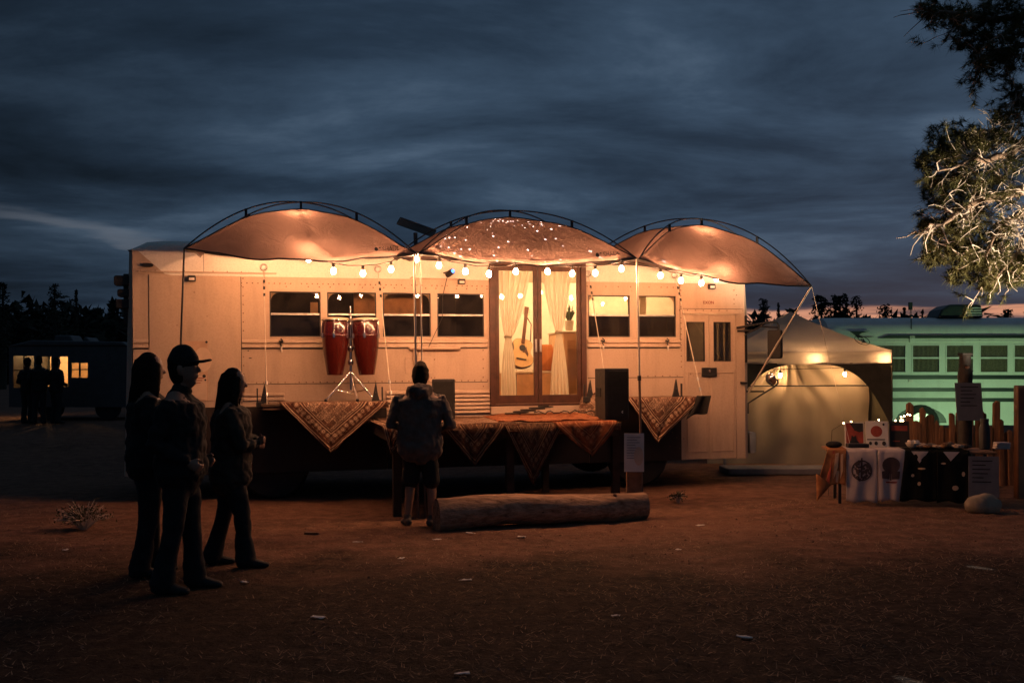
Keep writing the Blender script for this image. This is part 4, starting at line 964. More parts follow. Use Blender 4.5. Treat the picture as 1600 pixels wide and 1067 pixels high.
def conga(cu, lab, tilt):
    top = WW + 1.10; h = 0.745
    o = thing('conga_drum', lab, 'drum', B(cu, 0.40, top - h), 'pair of conga drums')
    Mx = Matrix.Translation((cu, cyv - 0.02, top - h)) @ Matrix.Rotation(R(tilt), 4, 'Y')
    sh = MBd().lathe([(0.098, 0.0), (0.104, 0.004), (0.125, 0.12), (0.150, 0.26), (0.168, 0.40), (0.177, 0.52), (0.176, 0.62), (0.164, 0.70), (0.158, 0.715)], 32, Mx).build('shell', 'conga_shell', o, MB, smooth=40)
    MBd().lathe([(0.162, 0.0), (0.164, 0.012), (0.162, 0.024)], 32, Mx @ Matrix.Translation((0, 0, 0.50)) @ Matrix.Scale(1.10, 4)).build('band', 'conga_shell', sh, MB)
    MBd().lathe([(0.150, 0.716), (0.166, 0.720), (0.166, 0.742), (0.12, 0.748), (0.02, 0.750)], 32, Mx).build('drum_head', 'drum_head', o, MB, smooth=50)
    rg = [Mx @ Vector((0.176 * math.cos(2 * PI * k / 28), 0.176 * math.sin(2 * PI * k / 28), 0.712)) for k in range(28)]
    MBd().tube(rg, 0.010, 6, True).build('rim_hoop', 'chrome', o, MB, smooth=60)
    for k in range(6):
        a = 2 * PI * k / 6 + 0.35; c_, s_ = math.cos(a), math.sin(a)
        lg = MBd().tube([Mx @ Vector((0.188 * c_, 0.188 * s_, 0.71)), Mx @ Vector((0.192 * c_, 0.192 * s_, 0.52))], 0.006, 6)
        lg.box(-0.014, 0.014, -0.014, 0.014, -0.03, 0.03, Mx @ Matrix.Translation((0.184 * c_, 0.184 * s_, 0.51)) @ Matrix.Rotation(a, 4, 'Z')); lg.build('tuning_lug', 'chrome', o, MB, bevel=0.003)
    # oval maker's badge on the front of the shell
    bd = [Mx @ Vector((0.0, 0, 0))]
    ang = -PI / 2 + 0.25
    def on(dx, dz): a = ang + dx / 0.177; return Mx @ Vector((0.1795 * math.cos(a), 0.1795 * math.sin(a), 0.595 + dz))
    b = MBd(); m_ = 14; b.tube([on(0.036 * math.cos(2 * PI * k / m_), 0.046 * math.sin(2 * PI * k / m_)) for k in range(m_)], 0.004, 5, True)
    b.tube([on(-0.014, -0.018), on(-0.014, 0.022), on(0.012, 0.022), on(0.012, 0.0), on(-0.008, 0.0)], 0.0035, 5); b.build('badge', 'chrome', o, MB, smooth=60)
    return o
conga(CU - 0.205, 'left conga drum of the pair, glossy red shell with pale head', 1.2)
conga(CU + 0.205, 'right conga drum of the pair, glossy red shell with pale head', -1.2)

def loudspeaker(lab, c, yaw, w, d, h):
    M = MB @ Matrix.Translation(c) @ Matrix.Rotation(yaw, 4, 'Z')
    o = thing('loudspeaker', lab, 'loudspeaker', M.translation, 'loudspeakers on the stage')
    cab = MBd().prism([(-w / 2, 0), (w / 2, 0), (w * 0.34, d), (-w * 0.34, d)], 0, h, 'z').build('cabinet', 'black_plastic', o, M, bevel=0.012)
    MBd().box(-w / 2 + 0.025, w / 2 - 0.025, -0.012, -0.001, 0.03, h - 0.03).build('grille', 'speaker_mesh', o, M, bevel=0.006)
    b = MBd(); b.add([(0.06, -0.0135, 0.085), (0.078, -0.0135, 0.085), (0.066, -0.0135, 0.10), (0.078, -0.0135, 0.115), (0.062, -0.0135, 0.115), (0.05, -0.0135, 0.10)], [(0, 1, 2, 5), (5, 2, 3, 4)]); b.build('maker_mark', 'paper', o, M)
    for k in (-1, 1): MBd().box(k * w * 0.43 - 0.012, k * w * 0.43 + 0.012, d * 0.4, d * 0.7, h * 0.45, h * 0.62).build('handle', 'rubber', cab, M)
    return o
u = BL(962, 640, 1.86)[0]; loudspeaker('tall black loudspeaker at the right front corner of the stage', (u, -1.92, SW + 0.02), R(10), 0.345, 0.36, 0.64)
u = BL(691, 620, 0.75)[0]; loudspeaker('black loudspeaker half hidden behind the standing man, left of the doors', (u, -0.85, SW + 0.02), R(-12), 0.30, 0.30, 0.52)

def clamp(px, py, v, lab, flip=1):
    u, _ = BL(px, py, v)
    o = thing('spring_clamp', lab, 'clamp', B(u, v, WW), 'black clamps on the shelves')
    MBd().prism([(u - 0.055, WW + 0.012), (u + 0.055, WW + 0.012), (u + 0.03, WW + 0.10), (u + 0.016, WW + 0.20), (u + 0.004, WW + 0.265), (u - 0.012, WW + 0.20), (u - 0.03, WW + 0.10)], -v - 0.02, -v + 0.02).build('jaw', 'black_plastic', o, MB, bevel=0.006)
    MBd().box(u - 0.085 * flip - 0.009, u - 0.085 * flip + 0.009, -v - 0.015, -v + 0.015, WW + 0.0, WW + 0.20).build('bar', 'black_metal', o, MB)
    MBd().box(min(u, u - 0.10 * flip), max(u, u - 0.10 * flip), -v - 0.024, -v + 0.024, WW - 0.05, WW + 0.03).build('handle', 'black_plastic', o, MB, bevel=0.008)
    MBd().ball((u, -v - 0.022, WW + 0.13), 0.008).build('pivot', 'chrome', o, MB)
clamp(413, 626, WV - 0.08, 'black clamp on the left end of the drum shelf', 1)
clamp(587, 624, WV - 0.14, 'black clamp on the right end of the drum shelf near the tripod foot', -1)
clamp(922, 620, 0.35, 'black clamp between the door post and the tall loudspeaker', 1)
clamp(1056, 615, WV - 0.2, 'black clamp on the shelf left of the entry door', -1)

# ================================================================== three arched shade awnings
CV = 2.0
def corner(px, py, v): u, w = BL(px, py, v); return Vector((u, -v, w))
FC = [corner(288, 388, CV), corner(650, 396, CV), corner(995, 404, CV), corner(1268, 447, CV)]
BK = [Vector((FC[0].x + 0.05, -0.03, 3.22)), Vector((FC[1].x, -0.03, 3.22)), Vector((FC[2].x, -0.03, 3.22)), Vector((BLEN + 0.40, -0.02, 3.14))]
def lift(r):                           # straight from the apex to the clips, straight again to the corners
    f = 1 - 0.50 * r if r < 0.5 else 0.75 - 1.50 * (r - 0.5)
    k = max(0, 1 - abs(r - 0.5) / 0.12); return f - 0.03 * k * k - 0.02 * max(0, 1 - r / 0.1)
labs = ['left arched tan shade awning with its logo at the right corner', 'middle arched tan shade awning speckled with projected dots', 'right arched tan shade awning drooping past the bus front']
shades = []
for k in range(3):
    fl, fr, bl, br = FC[k], FC[k + 1], BK[k], BK[k + 1]; rise = (0.55, 0.53, 0.60)[k]
    if k > 0: fl = fl + Vector((0.03, 0, 0))
    def base(a, b_, fl=fl, fr=fr, bl=bl, br=br):
        s, t = (a + 1) / 2, (b_ + 1) / 2
        return (fl * (1 - s) + fr * s) * (1 - t) + (bl * (1 - s) + br * s) * t
    def fab(a, b_, base=base, rise=rise, k=k):
        r = max(abs(a), abs(b_)); mn = min(abs(a), abs(b_)); t = mn / r if r > 1e-6 else 1
        q = 1 - t * t
        inw = 1 - 0.055 * q * r
        if abs(b_) >= abs(a): p = base(a, b_ * inw)
        else: p = base(a * inw, b_)
        p = p.copy(); p.z += rise * lift(r) - (0.11 if b_ < 0 and abs(b_) >= abs(a) else 0.05) * q * r * (0.4 + 0.6 * r) + 0.010 * noise.noise(Vector((a * 3, b_ * 3, k * 4))) + 0.016 * q * math.sin(9 * a + 4 * b_ + k) * r * r + 0.012 * max(0, t - 0.55) * math.sin(26 * (a if abs(b_) > abs(a) else b_) / max(r, 0.15)) * (1 if r > 0.4 else 0)
        for sa in (-1, 1):               # tension folds fanning out of the front corners, ripples along the hem
            da, db = a - sa, b_ + 1; dd = math.hypot(da, db); p.z += 0.020 * math.exp(-dd / 0.45) * min(1, dd * 4) * math.sin(math.atan2(db, -sa * da) * 15 + k)
        p.z += 0.010 * sstep(0.75, 1.0, r) * q * noise.noise(Vector((a * 7, b_ * 7, k))) + 0.012 * abs(noise.noise(Vector((a * 2.3 + 5, b_ * 2.3, k)))) 
        return p
    o = thing('shade_awning', labs[k], 'awning', MB @ base(0, -1), 'three arched shade awnings'); shades.append((o, fab, base, rise))
    b = MBd(); nr, ns = 26, 28; m_ = 4 * ns
    b.v.append(fab(0, 0))
    def per(q, r):
        e, f = divmod(q, ns); x = -1 + 2 * f / ns
        return [(x, -1), (1, x), (-x, 1), (-1, -x)][e][0] * r, [(x, -1), (1, x), (-x, 1), (-1, -x)][e][1] * r
    for i in range(1, nr + 1):
        for q in range(m_): a, c = per(q, i / nr); b.v.append(fab(a, c))
    b.f = [(0, 1 + q, 1 + (q + 1) % m_) for q in range(m_)]
    for i in range(nr - 1):
        for q in range(m_): b.f.append((1 + i * m_ + q, 1 + i * m_ + (q + 1) % m_, 1 + (i + 1) * m_ + (q + 1) % m_, 1 + (i + 1) * m_ + q))
    fb = b.build('canopy', 'shade_fabric', o, MB, smooth=180)
    hem = MBd().tube([fab(*per(q, 1.0)) for q in range(m_)], 0.010, 5, True).build('hem', 'tent_pole', fb, MB, smooth=60)
    for dsg in (1, -1):
        def arch(t, dsg=dsg): p = base(t, t * dsg).copy(); p.z += (rise + 0.075) * (1 - abs(t) ** 2.15); return p
        ap = MBd().tube([arch(-1 + 2 * i / 32) for i in range(33)], 0.009, 6).build('arch_pole', 'tent_pole', o, MB, smooth=60)
        for t in (-0.5, 0.5): 
            p0 = arch(t); p1 = fab(t, t * dsg); MBd().box(p0.x - 0.016, p0.x + 0.016, p0.y - 0.008, p0.y + 0.008, p1.z - 0.005, p0.z + 0.008).build('clip', 'tent_pole', ap, MB)
        if dsg == 1: p0 = arch(0); p1 = fab(0, 0); MBd().box(p0.x - 0.014, p0.x + 0.014, p0.y - 0.014, p0.y + 0.014, p1.z - 0.02, p0.z + 0.01).build('clip', 'tent_pole', ap, MB)
    # dark seams along the ridges
    for dsg in (1, -1): MBd().tube([fab(t, t * dsg) + Vector((0, 0, 0.004)) for t in [-1 + 2 * i / 28 for i in range(29)]], 0.008, 5).build('ridge_seam', 'tent_pole', fb, MB, smooth=60)
    # corner patches
    for (sa, sb) in ((-1, -1), (1, -1)):
        c0, c1, c2 = fab(sa, sb), fab(sa * 0.80, sb), fab(sa, sb * 0.80); up = Vector((0, -0.006, 0.006))
        MBd().add([c0 + up, c1 + up, c2 + up, c0 - up, c1 - up, c2 - up], [(0, 1, 2), (5, 4, 3)]).build('corner_patch', 'tent_pole', fb, MB)
    if k < 2:
        # printed logo: dot, spark and the word
        vs, fs = text_geo('SHADE', 1.0)
        def onf(x, y, fab=fab): 
            b_ = -0.915 + y * 0.032; a = 0.78 + x * 0.075; p = fab(a, b_); return p + Vector((0, -0.010, 0.010))
        xm = max(p.x for p in vs)
        b = MBd(); b.add([onf(p.x / xm, p.y / 0.5) for p in vs], fs)
        b.add([onf(-1.75 + 0.22 * math.cos(2 * PI * q / 16), 0.9 * math.sin(2 * PI * q / 16)) for q in range(16)], [tuple(range(16))])
        for q in range(2): b.add([onf(-1.35 + 0.1 * q + 0.06 * math.cos(2 * PI * j / 6), 0.6 + 0.2 * math.sin(2 * PI * j / 6)) for j in range(6)], [tuple(range(6))])
        b.build('printed_logo', 'ink', fb, MB)
# awning poles and guys
def pole(top, bot, r, mat, lab, kids=True):
    t = MB @ top; e = Vector(bot)
    o = thing('awning_pole', lab, 'pole', e, 'poles of the shade awnings')
    mid = t.lerp(e, 0.5)
    up = MBd().tube([t, t.lerp(e, 0.52)], r * 0.8, 10).build('upper_tube', mat, o, smooth=60)
    MBd().tube([t.lerp(e, 0.48), e], r, 10).build('lower_tube', 'pole_shaded' if mat == 'pole_metal' else mat, o, smooth=60)  # lower tube of pale poles darkened in colour to imitate missing light
    q = t.lerp(e, 0.48); d = (e - t).normalized()
    MBd().tube([q - d * 0.03, q + d * 0.03], r * 1.5, 10).build('twist_lock', 'black_plastic', o, smooth=60)
    return o
q = FC[0]; ft = MB @ q; pole(q, (ft.x - 0.12, ft.y + 0.02, gz(ft.x, ft.y) - 0.01), 0.014, 'tent_pole', 'thin dark awning pole at the far left beside the bus rear')
for k, lab in ((1, 'pale awning pole rising from behind the standing man'), (2, 'pale awning pole right of the loudspeaker at the stage corner')):
    q = FC[k]
    for off, l2 in (((0.0, lab),) if k == 2 else ((0.02, lab), (-0.045, 'thinner pale awning pole right beside the one behind the standing man'))):
        t = Vector((q.x - off, q.y, q.z)); e = MB @ Vector((q.x - off + (0.0 if off >= 0 else 0.02), q.y - 0.12, 0)); e.z = gz(e.x, e.y) - 0.01
        pole(t, e, 0.016 if off >= 0 else 0.011, 'pole_metal', l2)
e3 = MB @ corner(1170, 613, 0.06)
q3 = MB @ FC[3]
o = thing('awning_strut', 'thin strut slanting from the right awning tip down to the bus front', 'strut', e3)
MBd().tube([q3, q3.lerp(e3, 0.5)], 0.011, 8).build('upper_tube', 'pole_metal', o, smooth=60); MBd().tube([q3.lerp(e3, 0.48), e3], 0.014, 8).build('lower_tube', 'pole_metal', o, smooth=60)
g_end = P(1350, 700, 12.6); g_end.z = gz(g_end.x, g_end.y)
o = thing('guy_line', 'thin guy line running from the right awning tip down to the ground', 'line', g_end)
MBd().tube([q3, g_end], 0.0035, 5).build('line', 'rope', o); MBd().tube([g_end + Vector((0.01, 0, 0.05)), g_end + Vector((0, 0, -0.1))], 0.008, 6).build('peg', 'steel', o)
# satellite panel on the roof
du, dw = BL(656, 400, -0.9)
o = thing('satellite_panel', 'flat dark satellite panel tilted on a roof mast between two awnings', 'antenna', B(du, -0.9, 3.36))
p0 = Vector((du, 0.9, 3.36)); top = Vector((BL(649, 362, -0.9)[0], 0.9, BL(649, 364, -0.9)[1]))
MBd().tube([Vector((top.x + 0.01, 0.9, 3.36)), top], 0.03, 8).build('mast', 'dish', o, MB, smooth=60)
xa, za = BL(622, 345, -0.9); xb, zb = BL(679, 365.5, -0.9); ang = math.atan2(zb - za, xb - xa); ln = math.hypot(xb - xa, zb - za)
MBd().prism(rrect(-ln / 2, ln / 2, -0.15, 0.15, 0.03), -0.012, 0.016, 'z', Matrix.Translation(((xa + xb) / 2, 0.9, (za + zb) / 2)) @ Matrix.Rotation(-ang, 4, 'Y') @ Matrix.Rotation(R(-9), 4, 'X')).build('panel', 'dish', o, MB, bevel=0.006)

# ================================================================== string of bulbs under the awnings
bulbs_px = [(482, 404), (521, 423), (567, 426.5), (611, 420), (650, 404.5), (686, 414), (727, 423.5), (764, 427.5), (806, 423.5), (855.5, 423.5), (894, 427), (930, 426), (971, 419.5), (1032, 430), (1064, 438), (1096, 441.5), (1119.5, 435)]
BV = 1.88
sl = thing('string_lights', 'string of warm round bulbs hanging along the awnings before the bus', 'string lights', B(BL(806, 423, BV)[0], BV, 2.9))
pts = []; attach = {0: 0.0, 4: 0.0, 8: 0, 12: 0.02, 16: 0}
bp = [corner(x, y, 1.66 if x in (482, 1119.5) else BV) for x, y in bulbs_px]
cordp = [bp[0] + Vector((-0.06, 0, 0.10))]
for i, p in enumerate(bp):
    cordp.append(p + Vector((0, 0, 0.085)))
    if i < len(bp) - 1:
        m_ = (p + bp[i + 1]) / 2; m_.z += 0.085 + (0.055 if i in (8,) else -0.012 if i not in (3, 12) else 0.02); cordp.append(m_)
MBd().tube(cordp, 0.0065, 5).build('cord', 'cord', sl, MB, smooth=60)
bulb_me = MBd().lathe([(0.010, 0.0), (0.018, -0.010), (0.028, -0.030), (0.030, -0.045), (0.025, -0.063), (0.013, -0.074), (0.003, -0.077)], 10)
sock_me = MBd().lathe([(0.010, 0.055), (0.019, 0.05), (0.019, 0.0), (0.014, -0.004)], 8)
ap1 = shades[0][1](-0.02, -0.12) + Vector((0, 0, -0.16)); ap3 = shades[2][1](-0.05, -0.12) + Vector((0, 0, -0.16))
for q_, n_ in ((ap1, 0), (ap3, 16)): MBd().tube([q_ + Vector((0, 0, 0.085)), (q_ + bp[n_]) / 2 + Vector((0, 0, 0.12)), bp[n_] + Vector((0, 0, 0.09))], 0.005, 5).build('drop_cord', 'cord', sl, MB)
protoB = protoS = None
fill_l = shades[0][1](-0.5, 0.25) + Vector((0, 0, -0.2)); fill_r = shades[2][1](0.35, 0.2) + Vector((0, 0, -0.22))  # two unseen bulbs added to even out the light on the bus wall
for q_, n_ in ((fill_l, ap1), (fill_r, ap3)): MBd().tube([q_ + Vector((0, 0, 0.085)), (q_ + n_) / 2 + Vector((0, 0, 0.04)), n_ + Vector((0, 0, 0.085))], 0.005, 5).build('drop_cord', 'cord', sl, MB)
for p in bp + [ap1, ap3, fill_l, fill_r]:
    c_ = MB @ p + Vector((0, 0, 0.035))
    if protoB is None:
        T = Matrix.Translation(c_)
        protoB = bulb_me.build('bulb', 'bulb_glow', None, smooth=180, origin=(0, 0, 0)); protoB.parent = sl; protoB.matrix_basis = wm(sl).inverted() @ T; MW[protoB.name] = T
        protoS = sock_me.build('socket', 'cord', None, smooth=40, origin=(0, 0, 0)); protoS.parent = protoB; MW[protoS.name] = T
    else:
        nb_ = inst(protoB, sl, c_); ns_ = protoS.copy(); col.objects.link(ns_); ns_.parent = nb_; ns_.location = (0, 0, 0)
# little blue star projector clipped on the wall, throwing dots on the middle awning
u, w = BL(703.5, 426.5, 0.35)
o = thing('star_projector', 'small black projector with blue lens clipped to the bus wall', 'projector', B(u, 0.35, w))
aim = (MB @ shades[1][1](-0.05, -0.45)) - B(u, 0.35, w); aim.normalize()
rot = aim.to_track_quat('-Z', 'Y').to_matrix().to_4x4(); Mo = Matrix.Translation(B(u, 0.35, w)) @ rot
hs = MBd().lathe([(0.034, 0.07), (0.040, 0.06), (0.040, -0.05), (0.036, -0.055)], 14, Mo).build('housing', 'black_plastic', o, smooth=40)
MBd().ball((Mo @ Vector((0, 0, -0.054))), 0.026).build('lens', 'projector_lens', hs, smooth=180)
MBd().tube([B(u, 0.35, w), B(u - 0.02, 0.2, w + 0.02), B(u - 0.03, 0.03, w + 0.03)], 0.012, 6).build('arm', 'black_metal', o)
MBd().tube([B(u - 0.02, 0.3, w), B(u - 0.06, 0.08, w - 0.3), B(BL(690, 480)[0], 0.06, 2.4), B(BL(668, 545)[0], 0.05, 1.98)], 0.005, 5).build('power_lead', 'cord', o)
ld = bpy.data.lights.new('projector_beam', 'SPOT'); ld.energy = 6000; ld.spot_size = R(100); ld.spot_blend = 0.3; ld.shadow_soft_size = 0.002; ld.color = (1, 1, 1)
ld.use_nodes = True; t_ = ld.node_tree; em = t_.nodes['Emission']
tcx = t_.nodes.new('ShaderNodeNewGeometry'); vo = t_.nodes.new('ShaderNodeTexVoronoi'); vo.inputs['Scale'].default_value = 19; vo.inputs['Randomness'].default_value = 0.65
rp = t_.nodes.new('ShaderNodeValToRGB'); rp.color_ramp.elements[0].position = 0.10; rp.color_ramp.elements[0].color = (1, 0.95, 0.9, 1); rp.color_ramp.elements[1].position = 0.14; rp.color_ramp.elements[1].color = (0, 0, 0, 1)
t_.links.new(tcx.outputs['Incoming'], vo.inputs['Vector']); t_.links.new(vo.outputs['Distance'], rp.inputs[0]); t_.links.new(rp.outputs[0], em.inputs[0])
lo = bpy.data.objects.new('projector_beam', ld); col.objects.link(lo); lo.parent = o; lo.matrix_basis = wm(o).inverted() @ Mo @ Matrix.Translation((0, 0, -0.09))

# ================================================================== things inside, seen through the glass doors
def inside(px, py, dv): u, w = BL(px, py, -dv); return Vector((u, dv, w))
def curtain(lab, gx, gy, tx0, tx1, bx0, bx1, seed):
    dv = 0.16; b = MBd(); g_ = inside(gx, gy, dv); tw = inside((tx0 + tx1) / 2, 424, dv).z; bw = inside(bx0, 626, dv).z
    t0, t1 = inside(tx0, 430, dv).x, inside(tx1, 430, dv).x; b0, b1 = inside(bx0, 620, dv).x, inside(bx1, 620, dv).x
    def f(i, j):
        z = bw + (tw - bw) * j; gj = (g_.z - bw) / (tw - bw)
        if j > gj: k = (j - gj) / (1 - gj); k = k ** 0.62; a, c = g_.x - 0.035 + (t0 - g_.x + 0.035) * k, g_.x + 0.035 + (t1 - g_.x - 0.035) * k
        else: k = (gj - j) / gj; k = 1 - (1 - k) ** 2.2; a, c = g_.x - 0.035 + (b0 - g_.x + 0.035) * k, g_.x + 0.035 + (b1 - g_.x - 0.035) * k
        return Vector((a + (c - a) * i, dv + 0.028 * math.sin(i * 34 + seed + 2 * math.sin(j * 3)) * (0.4 + 0.6 * k) + 0.012 * noise.noise(Vector((i * 8, j * 5, seed))), z))
    o = thing('curtain', lab, 'curtain', MB @ Vector((g_.x, dv, bw)), 'tied sheer curtains')
    b.grid(f, 60, 40).build('sheer', 'curtain_fabric', o, MB, smooth=180)
    ring = [g_ + Vector((0.048 * math.cos(2 * PI * k / 12), 0.036 * math.sin(2 * PI * k / 12), 0.01 * math.sin(4 * PI * k / 12))) for k in range(12)]
    MBd().tube(ring, 0.014, 6, True).build('tie_band', 'rope', o, MB, smooth=60)
curtain('sheer curtain tied back behind the left door leaf', 794, 526, 775, 829, 783, 807, 0)
curtain('sheer curtain tied back behind the right door leaf', 873, 519, 846, 893, 860, 888, 2)
# bench cabinet, tall cabinet, pillow, quilt, guitar, potted plant
a = inside(771, 600, 1.25); c = inside(836, 600, 1.25)
bench = thing('bench_cabinet', 'pale built-in bench box under the guitar inside the bus', 'bench', MB @ Vector((a.x, 1.3, IF)))
bt = inside(815, 583, 1.25).z
MBd().box(a.x, inside(880, 600, 1.25).x, 1.25, BWID - 0.08, IF + 0.002, bt).build('box', 'cabinet', bench, MB, bevel=0.01)
MBd().box(a.x, inside(880, 600, 1.25).x, 1.22, BWID - 0.08, bt + 0.002, bt + 0.03).build('seat_board', 'lining', bench, MB, bevel=0.006)
MBd().box(inside(806, 600, 1.25).x, inside(806, 600, 1.25).x + 0.012, 1.244, 1.25, IF + 0.02, bt - 0.02).build('door_gap', 'dark_lining', bench, MB)
p = inside(880, 520, 0.95); q = inside(905, 520, 0.95)
tall = thing('tall_cabinet', 'pale brown cabinet below the potted plant inside the bus', 'cabinet', MB @ Vector((p.x, 1.0, IF)))
MBd().box(p.x, q.x + 0.1, 0.95, 1.75, IF + 0.002, p.z).build('carcass', 'cabinet', tall, MB, bevel=0.008); MBd().box(p.x - 0.02, q.x + 0.1, 0.93, 1.75, p.z + 0.002, p.z + 0.025).build('top', 'lining', tall, MB, bevel=0.006)
p = inside(856, 582, 1.5)
def pil(i, j):
    a = 2 * PI * i; t = -1 + 2 * j; r = (1 - t * t) ** 0.35
    cx_ = math.copysign(abs(math.cos(a)) ** 0.5, math.cos(a)) * 0.19 * r; cz_ = math.copysign(abs(math.sin(a)) ** 0.5, math.sin(a)) * 0.21 * r
    return Vector((p.x + cx_ + 0.02, 1.55 + 0.10 * t + cz_ * 0.25, bt + 0.03 + 0.21 + cz_))
tag(MBd().grid(pil, 28, 12).build('cushion', 'pillow_cloth', None, MB, smooth=180), 'rust brown cushion leaning on the bench behind the glass doors', 'cushion')
q0 = inside(800, 578, 1.3)
def qf(i, j): return Vector((q0.x + 0.36 * i, 1.24 + 0.4 * j, bt + 0.034 + 0.03 * abs(noise.noise(Vector((i * 5, j * 5, 3)))) - (0.05 if j == 0 else 0)))
tag(MBd().grid(qf, 16, 12).build('folded_quilt', 'quilt', None, MB, smooth=180, solid=0.01), 'small patterned quilt folded on the bench below the guitar', 'quilt')
gp = inside(813, 577, 1.42); gt = inside(823.5, 480, 1.75)
ax = (MB @ gt - MB @ gp).normalized(); sd_ = (MB.to_3x3() @ Vector((1, 0, 0))); sd_ = (sd_ - ax * sd_.dot(ax)).normalized(); fr = sd_.cross(ax)
if fr.y > 0: fr = -fr
MG = Matrix((sd_.to_4d(), (-fr).to_4d(), ax.to_4d(), (0, 0, 0, 1))).transposed()
for r_ in range(4): MG[3][r_] = 0 if r_ < 3 else 1
MG.translation = MB @ gp + Vector((0, 0, 0.03))
gt_o = thing('acoustic_guitar', 'pale-topped acoustic guitar leaning on the bench behind the left door', 'guitar', MG.translation)
prof_g = []
def gw(z):  # half width of the body along its height
    return 0.195 * math.sin(min(1, z / 0.13) * PI / 2) ** 0.6 if z < 0.13 else 0.195 - 0.060 * sstep(0.16, 0.29, z) + 0.022 * sstep(0.29, 0.39, z) if z < 0.40 else 0.157 * math.sqrt(max(0, 1 - ((z - 0.40) / 0.088) ** 2))
zz = [0.002 + 0.486 * k / 30 for k in range(31)]
outl = [(gw(z), z) for z in zz] + [(-gw(z), z) for z in reversed(zz)]
bd_ = MBd().prism(outl, 0.0, 0.095, 'y').build('body', 'rosewood', gt_o, MG, smooth=30)
MBd().prism([(x * 0.97, 0.242 + (z - 0.242) * 0.975) for x, z in outl], -0.005, 0.0, 'y').build('top', 'spruce', bd_, MG)
MBd().prism(disc((0, 0.325), 0.052), -0.0075, -0.0055, 'y').build('sound_hole', 'ink', bd_, MG)
MBd().prism([(0.0, 0.26), (0.05, 0.25), (0.10, 0.19), (0.105, 0.24), (0.07, 0.32), (0.055, 0.37), (0.05, 0.31)], -0.0075, -0.0055, 'y').build('pick_guard', 'rosewood', bd_, MG)
MBd().box(-0.08, 0.08, -0.014, -0.006, 0.125, 0.150, MG).build('bridge', 'ink', bd_)
MBd().box(-0.026, 0.026, -0.020, 0.012, 0.40, 0.88, MG).build('neck', 'rosewood', gt_o, bevel=0.004)
hd = MBd().prism([(-0.028, 0.88), (0.028, 0.88), (0.036, 1.03), (-0.036, 1.03)], -0.006, 0.012, 'y').build('headstock', 'rosewood', gt_o, MG)
for k in range(3):
    for s_ in (-1, 1): MBd().ball(MG @ Vector((s_ * 0.047, 0.0, 0.91 + 0.04 * k)), 0.009).build('tuner', 'chrome', hd)
MBd().tube([MG @ Vector((0.0, 0.03, 0.90)), MG @ Vector((0.10, 0.0, 0.75)), MG @ Vector((0.12, 0.02, 0.45)), MG @ Vector((0.10, 0.05, 0.2))], 0.010, 6).build('strap', 'rosewood', gt_o, smooth=60)
pp = inside(889.5, 519, 1.15)
pot = thing('potted_plant', 'leafy plant in a pale pot on the cabinet behind the right door', 'plant', MB @ pp)
MBd().lathe([(0.052, 0.0), (0.056, 0.004), (0.078, 0.15), (0.074, 0.152), (0.06, 0.13)], 18, Matrix.Translation(pp + Vector((0, 0, 0.028)))).build('pot', 'ceramic', pot, MB, smooth=40)
rr = random.Random(9)
for k in range(26):
    a = rr.random() * 2 * PI; ln = rr.uniform(0.16, 0.30); out = rr.uniform(0.1, 0.7); base_ = pp + Vector((0.02 * math.cos(a), 0.02 * math.sin(a), 0.16))
    mid_ = base_ + Vector((math.cos(a) * ln * out * 0.5, math.sin(a) * ln * out * 0.5, ln * 0.65)); end_ = base_ + Vector((math.cos(a) * ln * out, math.sin(a) * ln * out, ln * (1.0 - 0.35 * out)))
    sdv = Vector((-math.sin(a), math.cos(a), 0)) * 0.022
    MBd().add([base_, mid_ - sdv, end_, mid_ + sdv], [(0, 1, 2), (0, 2, 3)]).build('leaf', 'plant', pot, MB)
# ================================================================== people
def etube(b, pts, lat=(0, 1, 0), n=14):
    """closed limb: pts = (x, y, z, ra, rb); ra across along lat, rb the other way; rounded ends"""
    P_ = [Vector(p[:3]) for p in pts]; lat = Vector(lat)
    ext = []
    def frame(i):
        t = (P_[min(i + 1, len(P_) - 1)] - P_[max(i - 1, 0)]).normalized()
        a = lat - t * lat.dot(t)
        if a.length < 0.2: a = Vector((1, 0, 0)) - t * t.x
        a.normalize(); return t, a, t.cross(a)
    rings = []
    t, a, c = frame(0)
    for s, k in ((0.95, 0.35), (0.6, 0.75)): rings.append((P_[0] - t * min(pts[0][3], pts[0][4]) * s * 0.8, a, c, pts[0][3] * k, pts[0][4] * k))
    for i in range(len(P_)): t, a, c = frame(i); rings.append((P_[i], a, c, pts[i][3], pts[i][4]))
    t, a, c = frame(len(P_) - 1)
    for s, k in ((0.6, 0.75), (0.95, 0.35)): rings.append((P_[-1] + t * min(pts[-1][3], pts[-1][4]) * s * 0.8, a, c, pts[-1][3] * k, pts[-1][4] * k))
    vs = []
    for (p, a, c, ra, rb) in rings:
        for k in range(n): q = 2 * PI * k / n; vs.append(p + a * ra * math.cos(q) + c * rb * math.sin(q))
    m = len(rings)
    fs = [(i * n + k, i * n + (k + 1) % n, (i + 1) * n + (k + 1) % n, (i + 1) * n + k) for i in range(m - 1) for k in range(n)]
    fs += [tuple(reversed(range(n))), tuple((m - 1) * n + k for k in range(n))]
    return b.add(vs, fs)
def voxel(size, smooth=3):
    def f(o):
        r = o.modifiers.new('remesh', 'REMESH'); r.mode = 'VOXEL'; r.voxel_size = size; r.use_smooth_shade = True
        s = o.modifiers.new('smooth', 'SMOOTH'); s.iterations = smooth; s.factor = 0.5
    return f
